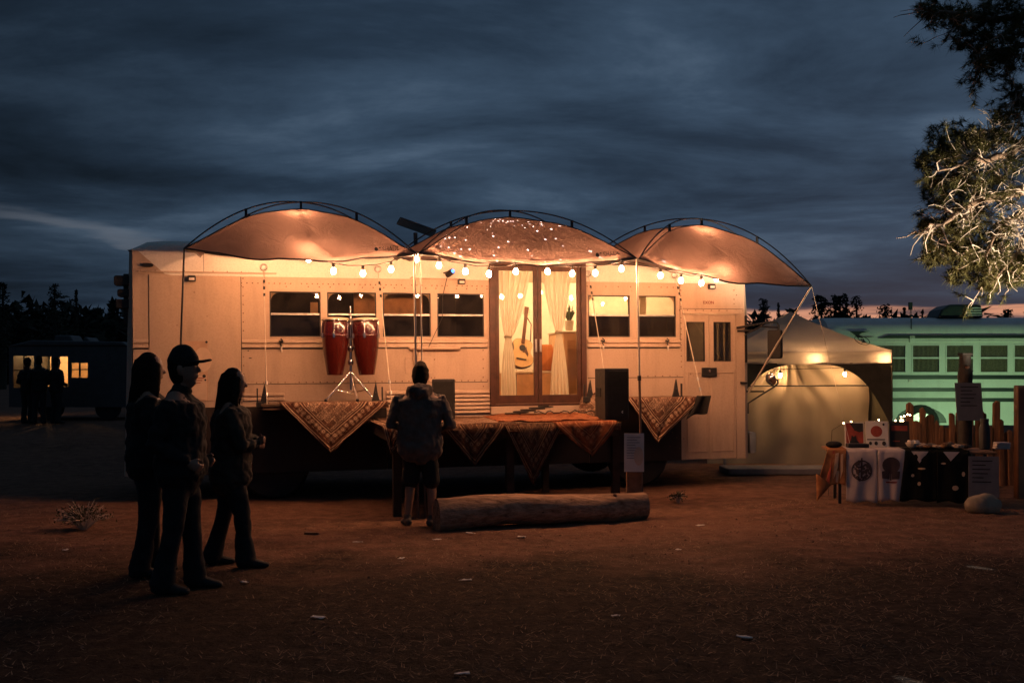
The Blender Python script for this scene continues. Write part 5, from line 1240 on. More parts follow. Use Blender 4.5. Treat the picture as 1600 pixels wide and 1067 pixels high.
def crumple(strength=0.025, size=0.16):
    tx = bpy.data.textures.new('folds', 'CLOUDS'); tx.noise_scale = size; tx.noise_depth = 2
    def f(o):
        d = o.modifiers.new('folds', 'DISPLACE'); d.texture = tx; d.strength = strength; d.mid_level = 0.5; d.texture_coords = 'LOCAL'
    return f
def lerp(a, b, t): return tuple(x + (y - x) * t for x, y in zip(a, b))
def hand(b, wrist, dirv, palm_n, side, curl=0.5, s=1.0):
    """palm plus four bent fingers and a thumb leaving the side of the palm"""
    d = Vector(dirv).normalized(); pn = Vector(palm_n); pn = (pn - d * pn.dot(d)).normalized(); ac = d.cross(pn) * side; w = Vector(wrist)
    e = w + d * 0.085 * s
    etube(b, [(*w, 0.026 * s, 0.018 * s), (*(w + d * 0.04 * s), 0.038 * s, 0.016 * s), (*e, 0.040 * s, 0.014 * s)], ac, 10)
    for k, (o_, ln) in enumerate(((-0.030, 0.070), (-0.010, 0.080), (0.011, 0.075), (0.030, 0.058))):
        p0 = e + ac * o_ * s - d * 0.01; a1 = curl * 0.9; p1 = p0 + (d * math.cos(a1) + pn * math.sin(a1)) * ln * 0.5 * s; a2 = a1 + curl * 1.1; p2 = p1 + (d * math.cos(a2) + pn * math.sin(a2)) * ln * 0.5 * s
        etube(b, [(*p0, 0.0092 * s, 0.0092 * s), (*p1, 0.0086 * s, 0.0086 * s), (*p2, 0.007 * s, 0.007 * s)], ac, 8)
    t0 = w + d * 0.025 * s - ac * 0.028 * s; t1 = t0 + (d * 0.6 - ac * 0.7 + pn * 0.3).normalized() * 0.035 * s; t2 = t1 + (d * 0.9 - ac * 0.1 + pn * 0.5).normalized() * 0.032 * s
    etube(b, [(*t0, 0.012 * s, 0.012 * s), (*t1, 0.0105 * s, 0.0105 * s), (*t2, 0.008 * s, 0.008 * s)], ac, 8)
def person(label, loc, yaw, H, J, top, bottom, hair=None, cap=None, skin='skin', shoe='rubber', shorts=False, hood=False, pack=False, girth=1.0, phone=False, top_len=0.90, group='people watching the stage'):
    """J: joints in a 1.78 m figure facing +X with its left at +Y"""
    k = H / 1.78
    M = Matrix.Translation(Vector(loc)) @ Matrix.Rotation(yaw, 4, 'Z') @ Matrix.Scale(k, 4)
    o = thing('person', label, 'person', loc, group)
    g_ = girth
    hx, hz, hyaw = J.get('head', (0.02, 0.0, 0.0)); HM = Matrix.Translation((hx, 0, hz)) @ Matrix.Translation((0, 0, 1.52)) @ Matrix.Rotation(hyaw, 4, 'Z') @ Matrix.Rotation(J.get('nod', 0.0), 4, 'Y') @ Matrix.Scale(J.get('hs', 1.0), 4) @ Matrix.Translation((0, 0, -1.52))
    body = MBd(); hb = MBd()
    etube(hb, [(0.030, 0, 1.552, 0.040, 0.048), (0.022, 0, 1.578, 0.058, 0.070), (0.012, 0, 1.612, 0.068, 0.086), (0.004, 0, 1.65, 0.073, 0.095), (-0.002, 0, 1.69, 0.076, 0.099), (-0.006, 0, 1.73, 0.073, 0.094), (-0.010, 0, 1.757, 0.058, 0.074)], (0, 1, 0), 18)
    etube(hb, [(0.092, 0, 1.682, 0.008, 0.008), (0.108, 0, 1.655, 0.012, 0.010), (0.113, 0, 1.640, 0.015, 0.011)], (0, 1, 0), 8)
    etube(hb, [(0.084, -0.016, 1.604, 0.009, 0.011), (0.090, 0, 1.606, 0.011, 0.013), (0.084, 0.016, 1.604, 0.009, 0.011)], (0, 0, 1), 8)
    etube(hb, [(0.070, -0.01, 1.560, 0.014, 0.014), (0.070, 0.01, 1.560, 0.014, 0.014)], (0, 0, 1), 8)
    etube(hb, [(0.080, -0.04, 1.696, 0.009, 0.008), (0.092, 0, 1.698, 0.010, 0.009), (0.080, 0.04, 1.696, 0.009, 0.008)], (0, 0, 1), 8)
    for s in (-1, 1):
        hb.ball((0.080, s * 0.032, 1.676), 0.012); etube(hb, [(-0.008, s * 0.074, 1.625, 0.010, 0.014), (-0.012, s * 0.082, 1.655, 0.011, 0.020), (-0.010, s * 0.078, 1.68, 0.010, 0.016)], (0, 1, 0), 8)
    body.add([HM @ p for p in hb.v], hb.f)
    etube(body, [(-0.012, 0, 1.45, 0.062, 0.062), (-0.008 + hx * 0.5, 0, 1.52, 0.056, 0.058), (0.0 + hx, 0, 1.585 + hz, 0.052, 0.055)])
    lean = J.get('lean', 0.0)
    tor = [(0.0, 0, 0.90, 0.160 * g_, 0.118 * g_), (0.0, 0, 1.02, 0.150 * g_, 0.118 * g_), (0.004 + lean * 0.3, 0, 1.14, 0.150 * g_, 0.115 * g_), (0.008 + lean * 0.6, 0, 1.28, 0.172 * g_, 0.122 * g_), (0.0 + lean, 0, 1.40, 0.185 * g_, 0.105 * g_), (-0.008 + lean, 0, 1.455, 0.135 * g_, 0.080)]
    etube(body, tor, (0, 1, 0), 18)
    legs = {}; arms = {}
    for s, nm in ((1, 'L'), (-1, 'R')):
        hip = Vector((0.0, s * 0.088, 0.90)); kn = Vector(J['knee' + nm]); an = Vector(J['ankle' + nm]); legs[s] = (hip, kn, an)
        etube(body, [(*hip, 0.085, 0.090), (*lerp(hip, kn, 0.5), 0.074, 0.080), (*kn, 0.056, 0.060), (*lerp(kn, an, 0.35), 0.054, 0.060), (*an, 0.036, 0.040)], (0, 1, 0), 12)
        fd = Vector(J.get('foot' + nm, (1, 0, 0))).normalized()
        etube(body, [(*(an + fd * -0.035 + Vector((0, 0, -0.045))), 0.030, 0.030), (*(an + fd * 0.05 + Vector((0, 0, -0.05))), 0.036, 0.030), (*(an + fd * 0.14 + Vector((0, 0, -0.062))), 0.038, 0.016)], fd.cross(Vector((0, 0, 1))), 10)
        sh_ = Vector((lean, s * 0.175 * g_, 1.405)); el = Vector(J['elbow' + nm]); wr = Vector(J['wrist' + nm]); arms[s] = (sh_, el, wr)
        etube(body, [(*sh_, 0.052, 0.055), (*lerp(sh_, el, 0.5), 0.046, 0.048), (*el, 0.037, 0.040), (*lerp(el, wr, 0.3), 0.037, 0.038), (*wr, 0.025, 0.025)], (0, 1, 0), 12)
        hand(body, wr, wr - el, J.get('palm' + nm, (1, 0, 0)), s, J.get('curl', 0.6))
    body.build('body', skin, o, M, mods=(voxel(0.009, 2),))
    # upper garment
    b = MBd(); q = 0.028
    etube(b, [(0.0, 0, top_len - 0.02, 0.172 * g_ + q, 0.128 * g_ + q), (0.0, 0, top_len + 0.06, 0.178 * g_ + q, 0.134 * g_ + q)] + [(p[0], p[1], p[2], p[3] + q + 0.006, p[4] + q + 0.006) for p in tor[2:5]] + [(tor[5][0], 0, 1.462, 0.115, 0.088)], (0, 1, 0), 20)
    for s in (1, -1):
        sh_, el, wr = arms[s]; w2 = lerp(el, wr, 0.93)
        etube(b, [(sh_.x * 0.8, sh_.y * 0.60, sh_.z + 0.01, 0.060, 0.066), (*sh_, 0.070, 0.074), (*lerp(sh_, el, 0.5), 0.068, 0.072), (*el, 0.060, 0.064), (*lerp(el, wr, 0.5), 0.054, 0.055), (*w2, 0.043, 0.043)], (0, 1, 0), 14)
    etube(b, [(-0.012, 0, 1.45, 0.085, 0.085), (-0.010 + hx * 0.4, 0, 1.515, 0.078, 0.082)])
    if hood:
        etube(b, [(-0.045 + lean, -0.115, 1.505, 0.055, 0.048), (-0.115 + lean, -0.065, 1.485, 0.070, 0.066), (-0.140 + lean, 0, 1.475, 0.078, 0.08), (-0.115 + lean, 0.065, 1.485, 0.070, 0.066), (-0.045 + lean, 0.115, 1.505, 0.055, 0.048)], (0, 0, 1), 12)
        etube(b, [(-0.09 + lean, -0.07, 1.53, 0.032, 0.03), (-0.115 + lean, 0, 1.545, 0.034, 0.03), (-0.09 + lean, 0.07, 1.53, 0.032, 0.03)], (0, 0, 1), 10)
    b.build('jacket', top, o, M, mods=(voxel(0.013, 2), crumple(0.05, 0.09)))
    # lower garment
    b = MBd()
    etube(b, [(0.0, 0, 0.80, 0.150 * g_, 0.115 * g_), (0.0, 0, 0.90, 0.176 * g_, 0.138 * g_), (0.0, 0, 1.03, 0.165 * g_, 0.130 * g_)], (0, 1, 0), 18)
    for s in (1, -1):
        hip, kn, an = legs[s]
        if shorts: end = lerp(hip, kn, 1.02); etube(b, [(*hip, 0.100, 0.112), (*lerp(hip, kn, 0.5), 0.100, 0.108), (*end, 0.098, 0.100)], (0, 1, 0), 14)
        else:
            e2 = Vector(an) + Vector((-0.005, 0, -0.02)); w_ = J.get('hem', 0.075)
            etube(b, [(*hip, 0.098, 0.110), (*lerp(hip, kn, 0.5), 0.090, 0.098), (*kn, 0.074, 0.078), (*lerp(kn, an, 0.5), 0.070, 0.074), (*e2, w_, w_ * 1.08)], (0, 1, 0), 14)
    b.build('shorts' if shorts else 'trousers', bottom, o, M, mods=(voxel(0.013, 2), crumple(0.03, 0.12)))
    for s, nm in ((1, 'L'), (-1, 'R')):
        an = legs[s][2]; fd = Vector(J.get('foot' + nm, (1, 0, 0))).normalized(); lt = fd.cross(Vector((0, 0, 1))); b = MBd()
        etube(b, [(*(an + fd * -0.055 + Vector((0, 0, -0.042))), 0.040, 0.042), (*(an + fd * 0.03 + Vector((0, 0, -0.032))), 0.045, 0.050), (*(an + fd * 0.12 + Vector((0, 0, -0.055))), 0.049, 0.034), (*(an + fd * 0.19 + Vector((0, 0, -0.064))), 0.040, 0.022)], lt, 12)
        etube(b, [(*an, 0.046, 0.050), (*(an + Vector((0, 0, 0.03))), 0.044, 0.048)], lt, 12)
        sh = b.build('shoe', shoe, o, M, mods=(voxel(0.010, 2),))
    # hair, cap
    if hair:
        b = MBd(); ln = hair[1]
        etube(b, [(-0.028, 0, 1.60 if ln < 0.1 else 1.58, 0.076, 0.074), (-0.028, 0, 1.66, 0.084, 0.088), (-0.018, 0, 1.72, 0.083, 0.100), (-0.014, 0, 1.762, 0.062, 0.078)], (0, 1, 0), 16)
        if ln > 0.1:
            etube(b, [(-0.035, 0, 1.70, 0.090, 0.085), (-0.060, 0, 1.58, 0.098, 0.078), (-0.075, 0, 1.48, 0.105, 0.070), (-0.095, 0, 1.40 - ln * 0.3, 0.098, 0.045), (-0.10, 0, 1.34 - ln * 0.4, 0.07, 0.028)], (0, 1, 0), 16)
            for s in (-1, 1): etube(b, [(0.030, s * 0.068, 1.715, 0.022, 0.040), (0.020, s * 0.090, 1.62, 0.024, 0.048), (0.010, s * 0.100, 1.50, 0.026, 0.048), (0.02, s * 0.105, 1.40, 0.018, 0.030)], (0, 1, 0), 10)
        hr = MBd().add([HM @ p for p in b.v], b.f); hob = hr.build('hair', hair[0], o, M, mods=(voxel(0.010, 3), crumple(0.008, 0.04)))
        if ln > 0.1:                       # loose strands over the mass of hair
            rs = random.Random(int(H * 1000)); sb = MBd()
            for q in range(260):
                ph = R(62) + rs.random() * R(236); cxs, cys = math.cos(ph), math.sin(ph); ze = 1.40 - ln * 0.35 + rs.gauss(0, 0.05); wv_ = rs.uniform(-0.02, 0.02); o1 = rs.uniform(1.0, 1.10)
                pts_ = [(-0.015 + 0.04 * cxs, 0.035 * cys, 1.786), (-0.018 + 0.090 * cxs * o1, 0.074 * cys * o1, 1.745), (-0.025 + 0.106 * cxs * o1, 0.090 * cys * o1, 1.67), (-0.035 + 0.100 * cxs * o1, 0.100 * cys * o1 + wv_, 1.57), (-0.050 + 0.085 * cxs * o1 + wv_, 0.112 * cys, 1.48), (-0.055 + 0.085 * cxs + 2 * wv_, 0.118 * cys + wv_, ze)]
                sb.tube([HM @ Vector(p_) for p_ in pts_], [0.004, 0.0045, 0.0045, 0.0045, 0.004, 0.0012], 3)
            tag(sb.build('hair_strands', hair[0], hob, M, smooth=60), kind='stuff')
    if cap:
        b = MBd(); etube(b, [(-0.004, 0, 1.695, 0.086, 0.112), (-0.004, 0, 1.74, 0.085, 0.110), (-0.006, 0, 1.785, 0.066, 0.086)], (0, 1, 0), 18)
        etube(b, [(-0.02, 0, 1.818, 0.012, 0.012), (-0.018, 0, 1.822, 0.012, 0.012)], (0, 1, 0), 8)
        cb = MBd().add([HM @ p for p in b.v], b.f).build('cap', cap, o, M, mods=(voxel(0.009, 2),))
        bb = MBd(); etube(bb, [(0.07, 0, 1.708, 0.082, 0.010), (0.13, 0, 1.708, 0.080, 0.010), (0.185, 0, 1.716, 0.055, 0.009)], (0, 1, 0), 14)
        MBd().add([HM @ p for p in bb.v], bb.f).build('cap_brim', cap, cb, M, smooth=60)
    if pack:
        b = MBd(); etube(b, [(-0.20, 0, 1.00, 0.15, 0.09), (-0.225, 0, 1.12, 0.165, 0.115), (-0.22, 0, 1.30, 0.16, 0.11), (-0.185, 0, 1.44, 0.12, 0.07)], (0, 1, 0), 16)
        etube(b, [(-0.315, 0, 1.03, 0.10, 0.05), (-0.325, 0, 1.18, 0.10, 0.05)], (0, 1, 0), 12)
        pk = b.build('backpack', 'cloth_black', o, M, mods=(voxel(0.013, 2), crumple(0.02, 0.1)))
        for s in (-1, 1):
            MBd().tube([(-0.15, s * 0.10, 1.46), (-0.02, s * 0.115, 1.535), (0.13, s * 0.115, 1.42), (0.15, s * 0.125, 1.25), (0.06, s * 0.17, 1.12), (-0.12, s * 0.16, 1.05)], 0.020, 8).build('strap', 'cloth_black', pk, M, smooth=60)
    if phone:
        a = Vector(J['wristL']); c = Vector(J['wristR']); m_ = (a + c) / 2 + Vector((0.12, 0, 0.04))
    return o
def at_ground(px, d): x = (px - 800) / F * d; return (x, d, gz(x, d) + 0.0)
# man seen from behind, head bent, hands before him
person('man in grey hooded jacket and dark shorts standing before the stage, seen from behind', at_ground(656, 10.9), R(90), 1.76,
    dict(head=(0.045, -0.015, 0.0), nod=R(18), hs=1.12, lean=0.01, kneeL=(0.05, 0.105, 0.49), kneeR=(0.0, -0.130, 0.49), ankleL=(0.03, 0.140, 0.085), ankleR=(-0.01, -0.135, 0.085), footL=(1, 0.35, 0), footR=(1, -0.55, 0),
         elbowL=(0.02, 0.330, 1.115), elbowR=(0.03, -0.345, 1.105), wristL=(0.25, 0.12, 1.07), wristR=(0.25, -0.13, 1.07), palmL=(0, -1, 0.2), palmR=(0, 1, 0.2), curl=0.7),
    'cloth_grey', 'shorts', ('hair_dark', 0.05), None, hood=True, shorts=True, girth=1.30, shoe='cloth_grey', top_len=0.84)
# man with cap, in profile
person('tall man in dark cap and black jacket, in profile facing right', at_ground(282, 7.6), R(2), 1.80,
    dict(head=(0.035, 0.0, 0.0), nod=R(-3), hs=1.06, lean=-0.01, kneeL=(0.05, 0.10, 0.49), kneeR=(-0.02, -0.10, 0.49), ankleL=(0.08, 0.12, 0.085), ankleR=(-0.10, -0.12, 0.085),
         elbowL=(-0.10, 0.27, 1.12), elbowR=(-0.12, -0.27, 1.12), wristL=(0.12, 0.20, 0.99), wristR=(0.11, -0.20, 0.98), palmL=(0, -1, 0), palmR=(0, 1, 0), curl=0.7, hem=0.085),
    'cloth_black', 'denim', ('hair_dark', 0.0), 'cloth_black', girth=1.24)
# woman with long hair, arms folded
person('woman with long dark hair and olive jacket, arms folded, facing the stage', at_ground(360, 8.6), R(14), 1.68,
    dict(head=(0.03, 0.0, R(-4)), nod=R(2), lean=0.0, kneeL=(-0.05, 0.10, 0.49), kneeR=(0.10, -0.11, 0.49), ankleL=(-0.16, 0.12, 0.085), ankleR=(0.14, -0.13, 0.085), footR=(1, -0.1, 0),
         elbowL=(0.08, 0.255, 1.12), elbowR=(0.10, -0.265, 1.11), wristL=(0.25, 0.03, 1.14), wristR=(0.25, -0.04, 1.10), palmL=(-1, -0.3, 0), palmR=(-1, 0.3, 0), curl=0.5, hem=0.088),
    'cloth_olive', 'denim', ('hair_brown', 0.3), None, girth=1.24, top_len=0.80)
# backpacker at the far left
person('leftmost dark figure, standing close behind the man in the cap', at_ground(233, 8.2), R(20), 1.80,
    dict(head=(0.01, 0.0, R(10)), lean=-0.01, kneeL=(0.01, 0.10, 0.49), kneeR=(0.0, -0.10, 0.49), ankleL=(0.02, 0.13, 0.085), ankleR=(-0.07, -0.13, 0.085),
         elbowL=(0.02, 0.27, 1.13), elbowR=(0.05, -0.28, 1.14), wristL=(0.22, 0.18, 1.20), wristR=(0.20, -0.17, 1.30), palmL=(0, -1, 0), palmR=(0, 1, 0), curl=0.9, hem=0.08),
    'cloth_black', 'denim', ('hair_brown', 0.2), None, girth=1.22)

# ================================================================== log, post, notice, litter and light flecks, scrub
la = Vector((-0.80, 10.62, 0)); lb = Vector((1.50, 11.42, 0)); ld_ = (lb - la).normalized(); lt = ld_.cross(Vector((0, 0, 1)))
Ml = Matrix.Translation((la.x, la.y, 0.155 + gz(la.x, la.y))) @ Matrix.Rotation(math.atan2(ld_.y, ld_.x), 4, 'Z')
LL = (lb - la).length; b = MBd(); nseg, na = 44, 28
for i in range(nseg + 1):
    t = i / nseg; r0 = 0.178 - 0.026 * t
    for k in range(na):
        a = 2 * PI * k / na; rr_ = r0 * (1 + 0.10 * noise.noise(Vector((t * 5, math.cos(a) * 1.2, math.sin(a) * 1.2))) + 0.045 * noise.noise(Vector((t * 3, math.cos(a) * 6, math.sin(a) * 6))))
        if 0.30 < t < 0.42: rr_ *= 1 + 0.03 * math.cos(a - 1.4)
        b.v.append(Vector((LL * t, rr_ * math.cos(a) + 0.035 * math.sin(t * 4 + 1), 0.022 * math.sin(t * 5.5) + rr_ * math.sin(a) + 0.025 * t)))
b.f = [(i * na + k, i * na + (k + 1) % na, (i + 1) * na + (k + 1) % na, (i + 1) * na + k) for i in range(nseg) for k in range(na)] + [tuple(reversed(range(na))), tuple(nseg * na + k for k in range(na))]
o = thing('log_bench', 'long weathered bare log lying on the ground before the stage', 'log', (la + lb) / 2)
b.build('trunk', 'log_wood', o, Ml, smooth=50)
MBd().lathe([(0.024, 0.0), (0.018, 0.02), (0.008, 0.024)], 8, Ml @ Matrix.Translation((LL * 0.84, -0.085, 0.145)) @ Matrix.Rotation(R(30), 4, 'X')).build('knot', 'rosewood', o)
for t in (0.0, 1.0): pass
# notice sheet pinned on a short post at the stage corner
pc = P(990.5, 770, 11.55); pz = gz(pc.x, pc.y)
post = tag(MBd().prism([(-0.085, -0.03), (0.09, -0.03), (0.09, 0.03), (-0.085, 0.03)], -0.03, 0.78, 'z', Matrix.Translation((pc.x, 11.58, pz))).build('sign_post', 'ash_wood', None, bevel=0.01), 'short plank post under the white notice at the stage corner', 'post')
o = thing('notice_sheet', 'white notice sheet pinned to the post at the right stage corner', 'notice', P(991, 737, 11.5))
p0 = P(975.5, 677, 11.5); p1 = P(1006.5, 737, 11.5)
MBd().box(p0.x, p1.x, 11.512, 11.518, p1.z, p0.z).build('sheet', 'paper', o)
b = MBd()
for k in range(9): z = p0.z - 0.05 - 0.03 * k; b.box(p0.x + 0.03, p0.x + 0.03 + (0.16, 0.12, 0.15, 0.10, 0.16, 0.13, 0.15, 0.09, 0.14)[k], 11.5085, 11.5115, z, z + 0.007)
b.build('faint_lines', 'grey_paper', o); MBd().prism(disc((p1.x - 0.062, p1.z + 0.18), 0.055, 16, 0.11), 11.508, 11.5115).build('printed_oval', 'poster_pale', o)
# poster on the bus side behind the cap
o = thing('poster', 'tan poster with pale circles taped to the bus behind the man in the cap', 'poster', B(BL(305, 626, 0.012)[0], 0.012, BL(305, 626, 0.012)[1]))
u0, w1 = BL(288, 533); u1, w0 = BL(325, 626)
MBd().box(u0, u1, -0.012, -0.0075, w0, w1).build('sheet', 'poster_tan', o, MB)
MBd().prism(disc((u1 - 0.06, w1 - 0.24), 0.115, 20, 0.16), -0.0145, -0.0125).build('printed_circle', 'poster_pale', o, MB)
MBd().box(u0 + 0.01, u1 - 0.01, -0.0145, -0.0125, w0 + 0.01, w0 + 0.33).build('printed_block', 'poster_pale', o, MB)
MBd().prism(disc((u1 - 0.045, w1 - 0.455), 0.022, 12), -0.017, -0.0148).build('ink_spot', 'ink', o, MB); MBd().prism(disc((u1 - 0.03, w1 - 0.505), 0.013, 10), -0.017, -0.0148).build('ink_spot', 'ink', o, MB)
for k in range(3): MBd().box(u0 + 0.10, u1 - 0.05 - 0.02 * k, -0.017, -0.0148, w0 + 0.29 - 0.03 * k, w0 + 0.30 - 0.03 * k).build('printed_line', 'ink_red', o, MB)
MBd().prism(disc((u1 - 0.012, w1 - 0.012), 0.016, 8), -0.017, -0.0122).build('pin', 'ink', o, MB)
for (px, py, w_, h_, lab) in ((388, 548, 0.025, 0.013, 'small dark oval scuff plate on the bus side below the left window rail'), (391, 559.5, 0.045, 0.012, 'small dark slot plate on the bus side, lower of two by the woman')):
    u, w = BL(px, py); tag(MBd().prism(disc((u, w), w_ / 2, 10, h_ / 2), -0.005, -0.0005).build('slot_plate', 'black_metal', None, MB), lab, 'plate')
rr = random.Random(77); ip = 0  # some scraps are litter, some stand in for projected light flecks
for (px, py, where) in ((735, 833, 'just before the middle of the log'), (559, 846, 'left of the standing man'), (815, 840, 'a step before the right half of the log'), (683, 843, "close to the standing man's right shoe"), (627, 872, 'a step behind the standing man'), (727, 907, 'on open ground two steps before the log'), (382, 912, "before the folded-arm woman's feet"), (497, 967, 'lone in the left foreground'), (962, 966, 'lone in the right foreground'), (722, 1055, 'nearest the camera at the bottom middle'), (102, 862, 'below the scrub bush at far left'), (1094, 822, 'right of the end of the log'), (1060, 857, 'second right of the log end, nearer the camera'), (1163, 1000, 'rightmost, on dark foreground grass')):
    d = CH / ((py - HOR) / F); c_ = Vector(((px - 800) / F * d, d, 0)); c_.z = gz(c_.x, c_.y)
    b = MBd(); ln = rr.uniform(0.03, 0.07); wd = rr.uniform(0.012, 0.03); a = rr.uniform(-0.5, 0.5)
    def lp(i, j): x = (i - 0.5) * ln * 1.6; y = (j - 0.5) * wd * 1.8; return c_ + Vector((x * math.cos(a) - y * math.sin(a), x * math.sin(a) + y * math.cos(a), 0.014 + 0.012 * noise.noise(Vector((i * 3, j * 3, px * 0.1))) ))
    tag(b.grid(lp, 5, 4).build('litter_light_fleck', 'paper', None, smooth=180, solid=0.002), 'pale litter and light-fleck scrap ' + where, 'litter', 'litter scraps and light flecks on the dirt')
tag(MBd().prism([(-0.07, 0), (0.08, 0), (0.075, 0.022), (-0.06, 0.025)], -0.03, 0.03, 'y', Matrix.Translation((*at_ground(486, 10.3)[:2], at_ground(486, 10.3)[2]))).build('wood_chip', 'rosewood', None, bevel=0.004), 'short dark stick of wood on the dirt left of the standing man', 'stick')
def scrub(px, d, h, n, lab, seed):
    r_ = random.Random(seed); c_ = Vector(at_ground(px, d)); o = thing('scrub_bush', lab, 'bush', c_, 'low scrub bushes'); stm = MBd(); lf = MBd()
    for k in range(n):
        a = r_.random() * 2 * PI; q = r_.uniform(0.2, 1.0); e = c_ + Vector((math.cos(a) * h * 0.9 * q, math.sin(a) * h * 0.9 * q, h * r_.uniform(0.4, 1.0) * (1.1 - 0.5 * q)))
        m_ = c_.lerp(e, 0.5) + Vector((0, 0, 0.05)); stm.tube([c_ + Vector((0, 0, -0.02)), m_, e], [0.006, 0.004, 0.002], 4)
        for j in range(9):
            p = m_.lerp(e, r_.random()) + Vector((r_.gauss(0, 0.02), r_.gauss(0, 0.02), r_.gauss(0, 0.02))); s = [Vector((r_.gauss(0, 1), r_.gauss(0, 1), r_.gauss(0, 1))).normalized() * 0.022 for _ in range(3)]
            lf.add([p + s[0], p + s[1], p + s[2]], [(0, 1, 2)])
    stm.build('stems', 'twig', o); lf.build('foliage', 'scrub', o)
scrub(132, 10.6, 0.36, 70, 'low dry scrub bush on the dirt left of the watchers', 3)
scrub(1060, 12.6, 0.16, 24, 'small tuft of scrub under the right end of the bus', 4)

# ================================================================== far camper on the left, with people
cy0 = 26.0; z0 = gz(-12, 26)
a = P(14, 590, cy0); c = P(198, 590, cy0)
camper = thing('camper_trailer', 'dark camper trailer far left with warm lit windows', 'camper', ((a.x + c.x) / 2, cy0 + 1, z0))
T = P(100, 541, cy0).z; Bm = z0 + 0.35
def cr(x0, x1, y0, y1): p, q = P(x0, y0, cy0), P(x1, y1, cy0); return (p.x, q.x, q.z, p.z)
ops = [cr(21, 53, 556, 606), cr(62, 80, 557, 604), cr(92, 106, 557, 604), cr(111, 137, 567, 590)]
w_ = wall(a.x, c.x, Bm, T, ops, 0.05); wv = MBd(); wv.v = [p + Vector((0, cy0, 0)) for p in w_.v]; wv.f = w_.f
wv.box(a.x, c.x, cy0 + 2.2, cy0 + 2.25, Bm, T); wv.box(a.x, a.x + 0.05, cy0 + 0.06, cy0 + 2.2, Bm, T); wv.box(c.x - 0.05, c.x, cy0 + 0.06, cy0 + 2.2, Bm, T); wv.box(a.x + 0.06, c.x - 0.06, cy0 + 0.06, cy0 + 2.19, Bm + 0.02, Bm + 0.06)
wv.build('body', 'camper', camper)
MBd().prism([(a.x - 0.05, T), (c.x + 0.05, T), (c.x - 0.1, T + 0.12), (a.x + 0.6, T + 0.16)], cy0 - 0.05, cy0 + 2.3).build('roof', 'camper', camper, bevel=0.04)
for (x0, x1, y1) in ((88, 121, 524), (133, 147, 527)):
    p, q = P(x0, y1, cy0 + 0.8), P(x1, 541, cy0 + 0.8); MBd().prism([(p.x, T + 0.1), (q.x, T + 0.1), (q.x - 0.12, p.z), (p.x + 0.05, p.z)], cy0 + 0.6, cy0 + 1.3).build('roof_unit', 'camper', camper, bevel=0.04)
for q in ops[:1] + ops[3:]:
    fr_ = MBd(); m_ = (q[0] + q[1]) / 2; fr_.box(m_ - 0.02, m_ + 0.02, cy0 + 0.01, cy0 + 0.04, q[2], q[3]); zz_ = q[3] - 0.45 * (q[3] - q[2]); fr_.box(q[0], q[1], cy0 + 0.012, cy0 + 0.042, zz_ - 0.015, zz_ + 0.015)
    wn = fr_.build('window', 'black_metal', camper); MBd().box(q[0], q[1], cy0 + 0.022, cy0 + 0.026, q[2], q[3]).build('pane', 'window_glass', wn)
for px in (30, 70, 124): p = P(px, 553, cy0 + 1.2); lp_ = MBd().lathe([(0.05, 0), (0.12, 0.04), (0.13, 0.1)], 12, Matrix.Translation((p.x, cy0 + 1.3, T - 0.16))).build('lamp_glass', 'camper_glow', camper)
MBd().box(a.x + 0.1, c.x - 0.1, cy0 + 2.1, cy0 + 2.15, Bm + 0.1, T - 0.05).build('lining', 'cabinet', camper)
b = MBd(); p = P(24, 600, cy0 + 1); b.box(p.x, p.x + 1.9, cy0 + 1.5, cy0 + 2.1, Bm + 0.06, P(40, 598, cy0 + 1.2).z); b.build('counter', 'cabinet', camper)
for px in (75, 165):
    p = P(px, 600, cy0); MBd().lathe([(0.12, -0.1), (0.31, -0.1), (0.33, 0), (0.31, 0.1), (0.12, 0.1)], 18, Matrix.Translation((p.x, cy0 + 0.18, z0 + 0.33)) @ Matrix.Rotation(PI / 2, 4, 'X')).build('wheel', 'rubber', camper, smooth=40)
std = dict(kneeL=(0.02, 0.10, 0.49), kneeR=(0.0, -0.10, 0.49), ankleL=(0.0, 0.12, 0.085), ankleR=(-0.04, -0.12, 0.085), elbowL=(-0.02, 0.27, 1.12), elbowR=(-0.02, -0.27, 1.12), wristL=(0.18, 0.16, 1.05), wristR=(0.18, -0.16, 1.05), palmL=(0, -1, 0), palmR=(0, 1, 0), curl=0.7)
for (px, d, yw, hh_, lab) in ((43, 24.8, R(80), 1.62, 'distant dark figure before the leftmost lit camper window'), (61, 24.6, R(100), 1.66, 'distant broad dark figure between the two lit camper openings'), (88, 24.7, R(60), 1.62, 'distant dark figure standing at the right camper opening')):
    x = (px - 800) / F * d; person(lab, (x, d, gz(x, d)), yw, hh_, std, 'cloth_black', 'denim', ('hair_dark', 0.0), None, group='far people at the camper')
# ================================================================== right: pop-up tent
ty = 17.0; tx0 = 3.62; tx1 = P(1393, 548, ty).x; tzE = P(1390, 547.5, ty).z; pk_ = P(1235, 487, ty + 1.5); tw_ = 3.0
tent = thing('popup_tent', 'pale peaked pop-up tent with lit fabric walls right of the bus', 'tent', ((tx0 + tx1) / 2, ty + 1.5, 0))
eaves = [Vector((tx0, ty, tzE)), Vector((tx1, ty, tzE)), Vector((tx1, ty + tw_, tzE)), Vector((tx0, ty + tw_, tzE))]
apex = Vector((pk_.x, ty + 1.5, pk_.z))
rfm = MBd()
for k in range(4):
    A, C_ = eaves[k], eaves[(k + 1) % 4]
    rfm.grid(lambda i, j, A=A, C_=C_: A.lerp(C_, i).lerp(apex, j) + Vector((0, 0, -0.10 * math.sin(PI * j) * (0.5 + 0.5 * (1 - abs(2 * i - 1))) - 0.03 * math.sin(PI * i) * (1 - j))), 12, 10)
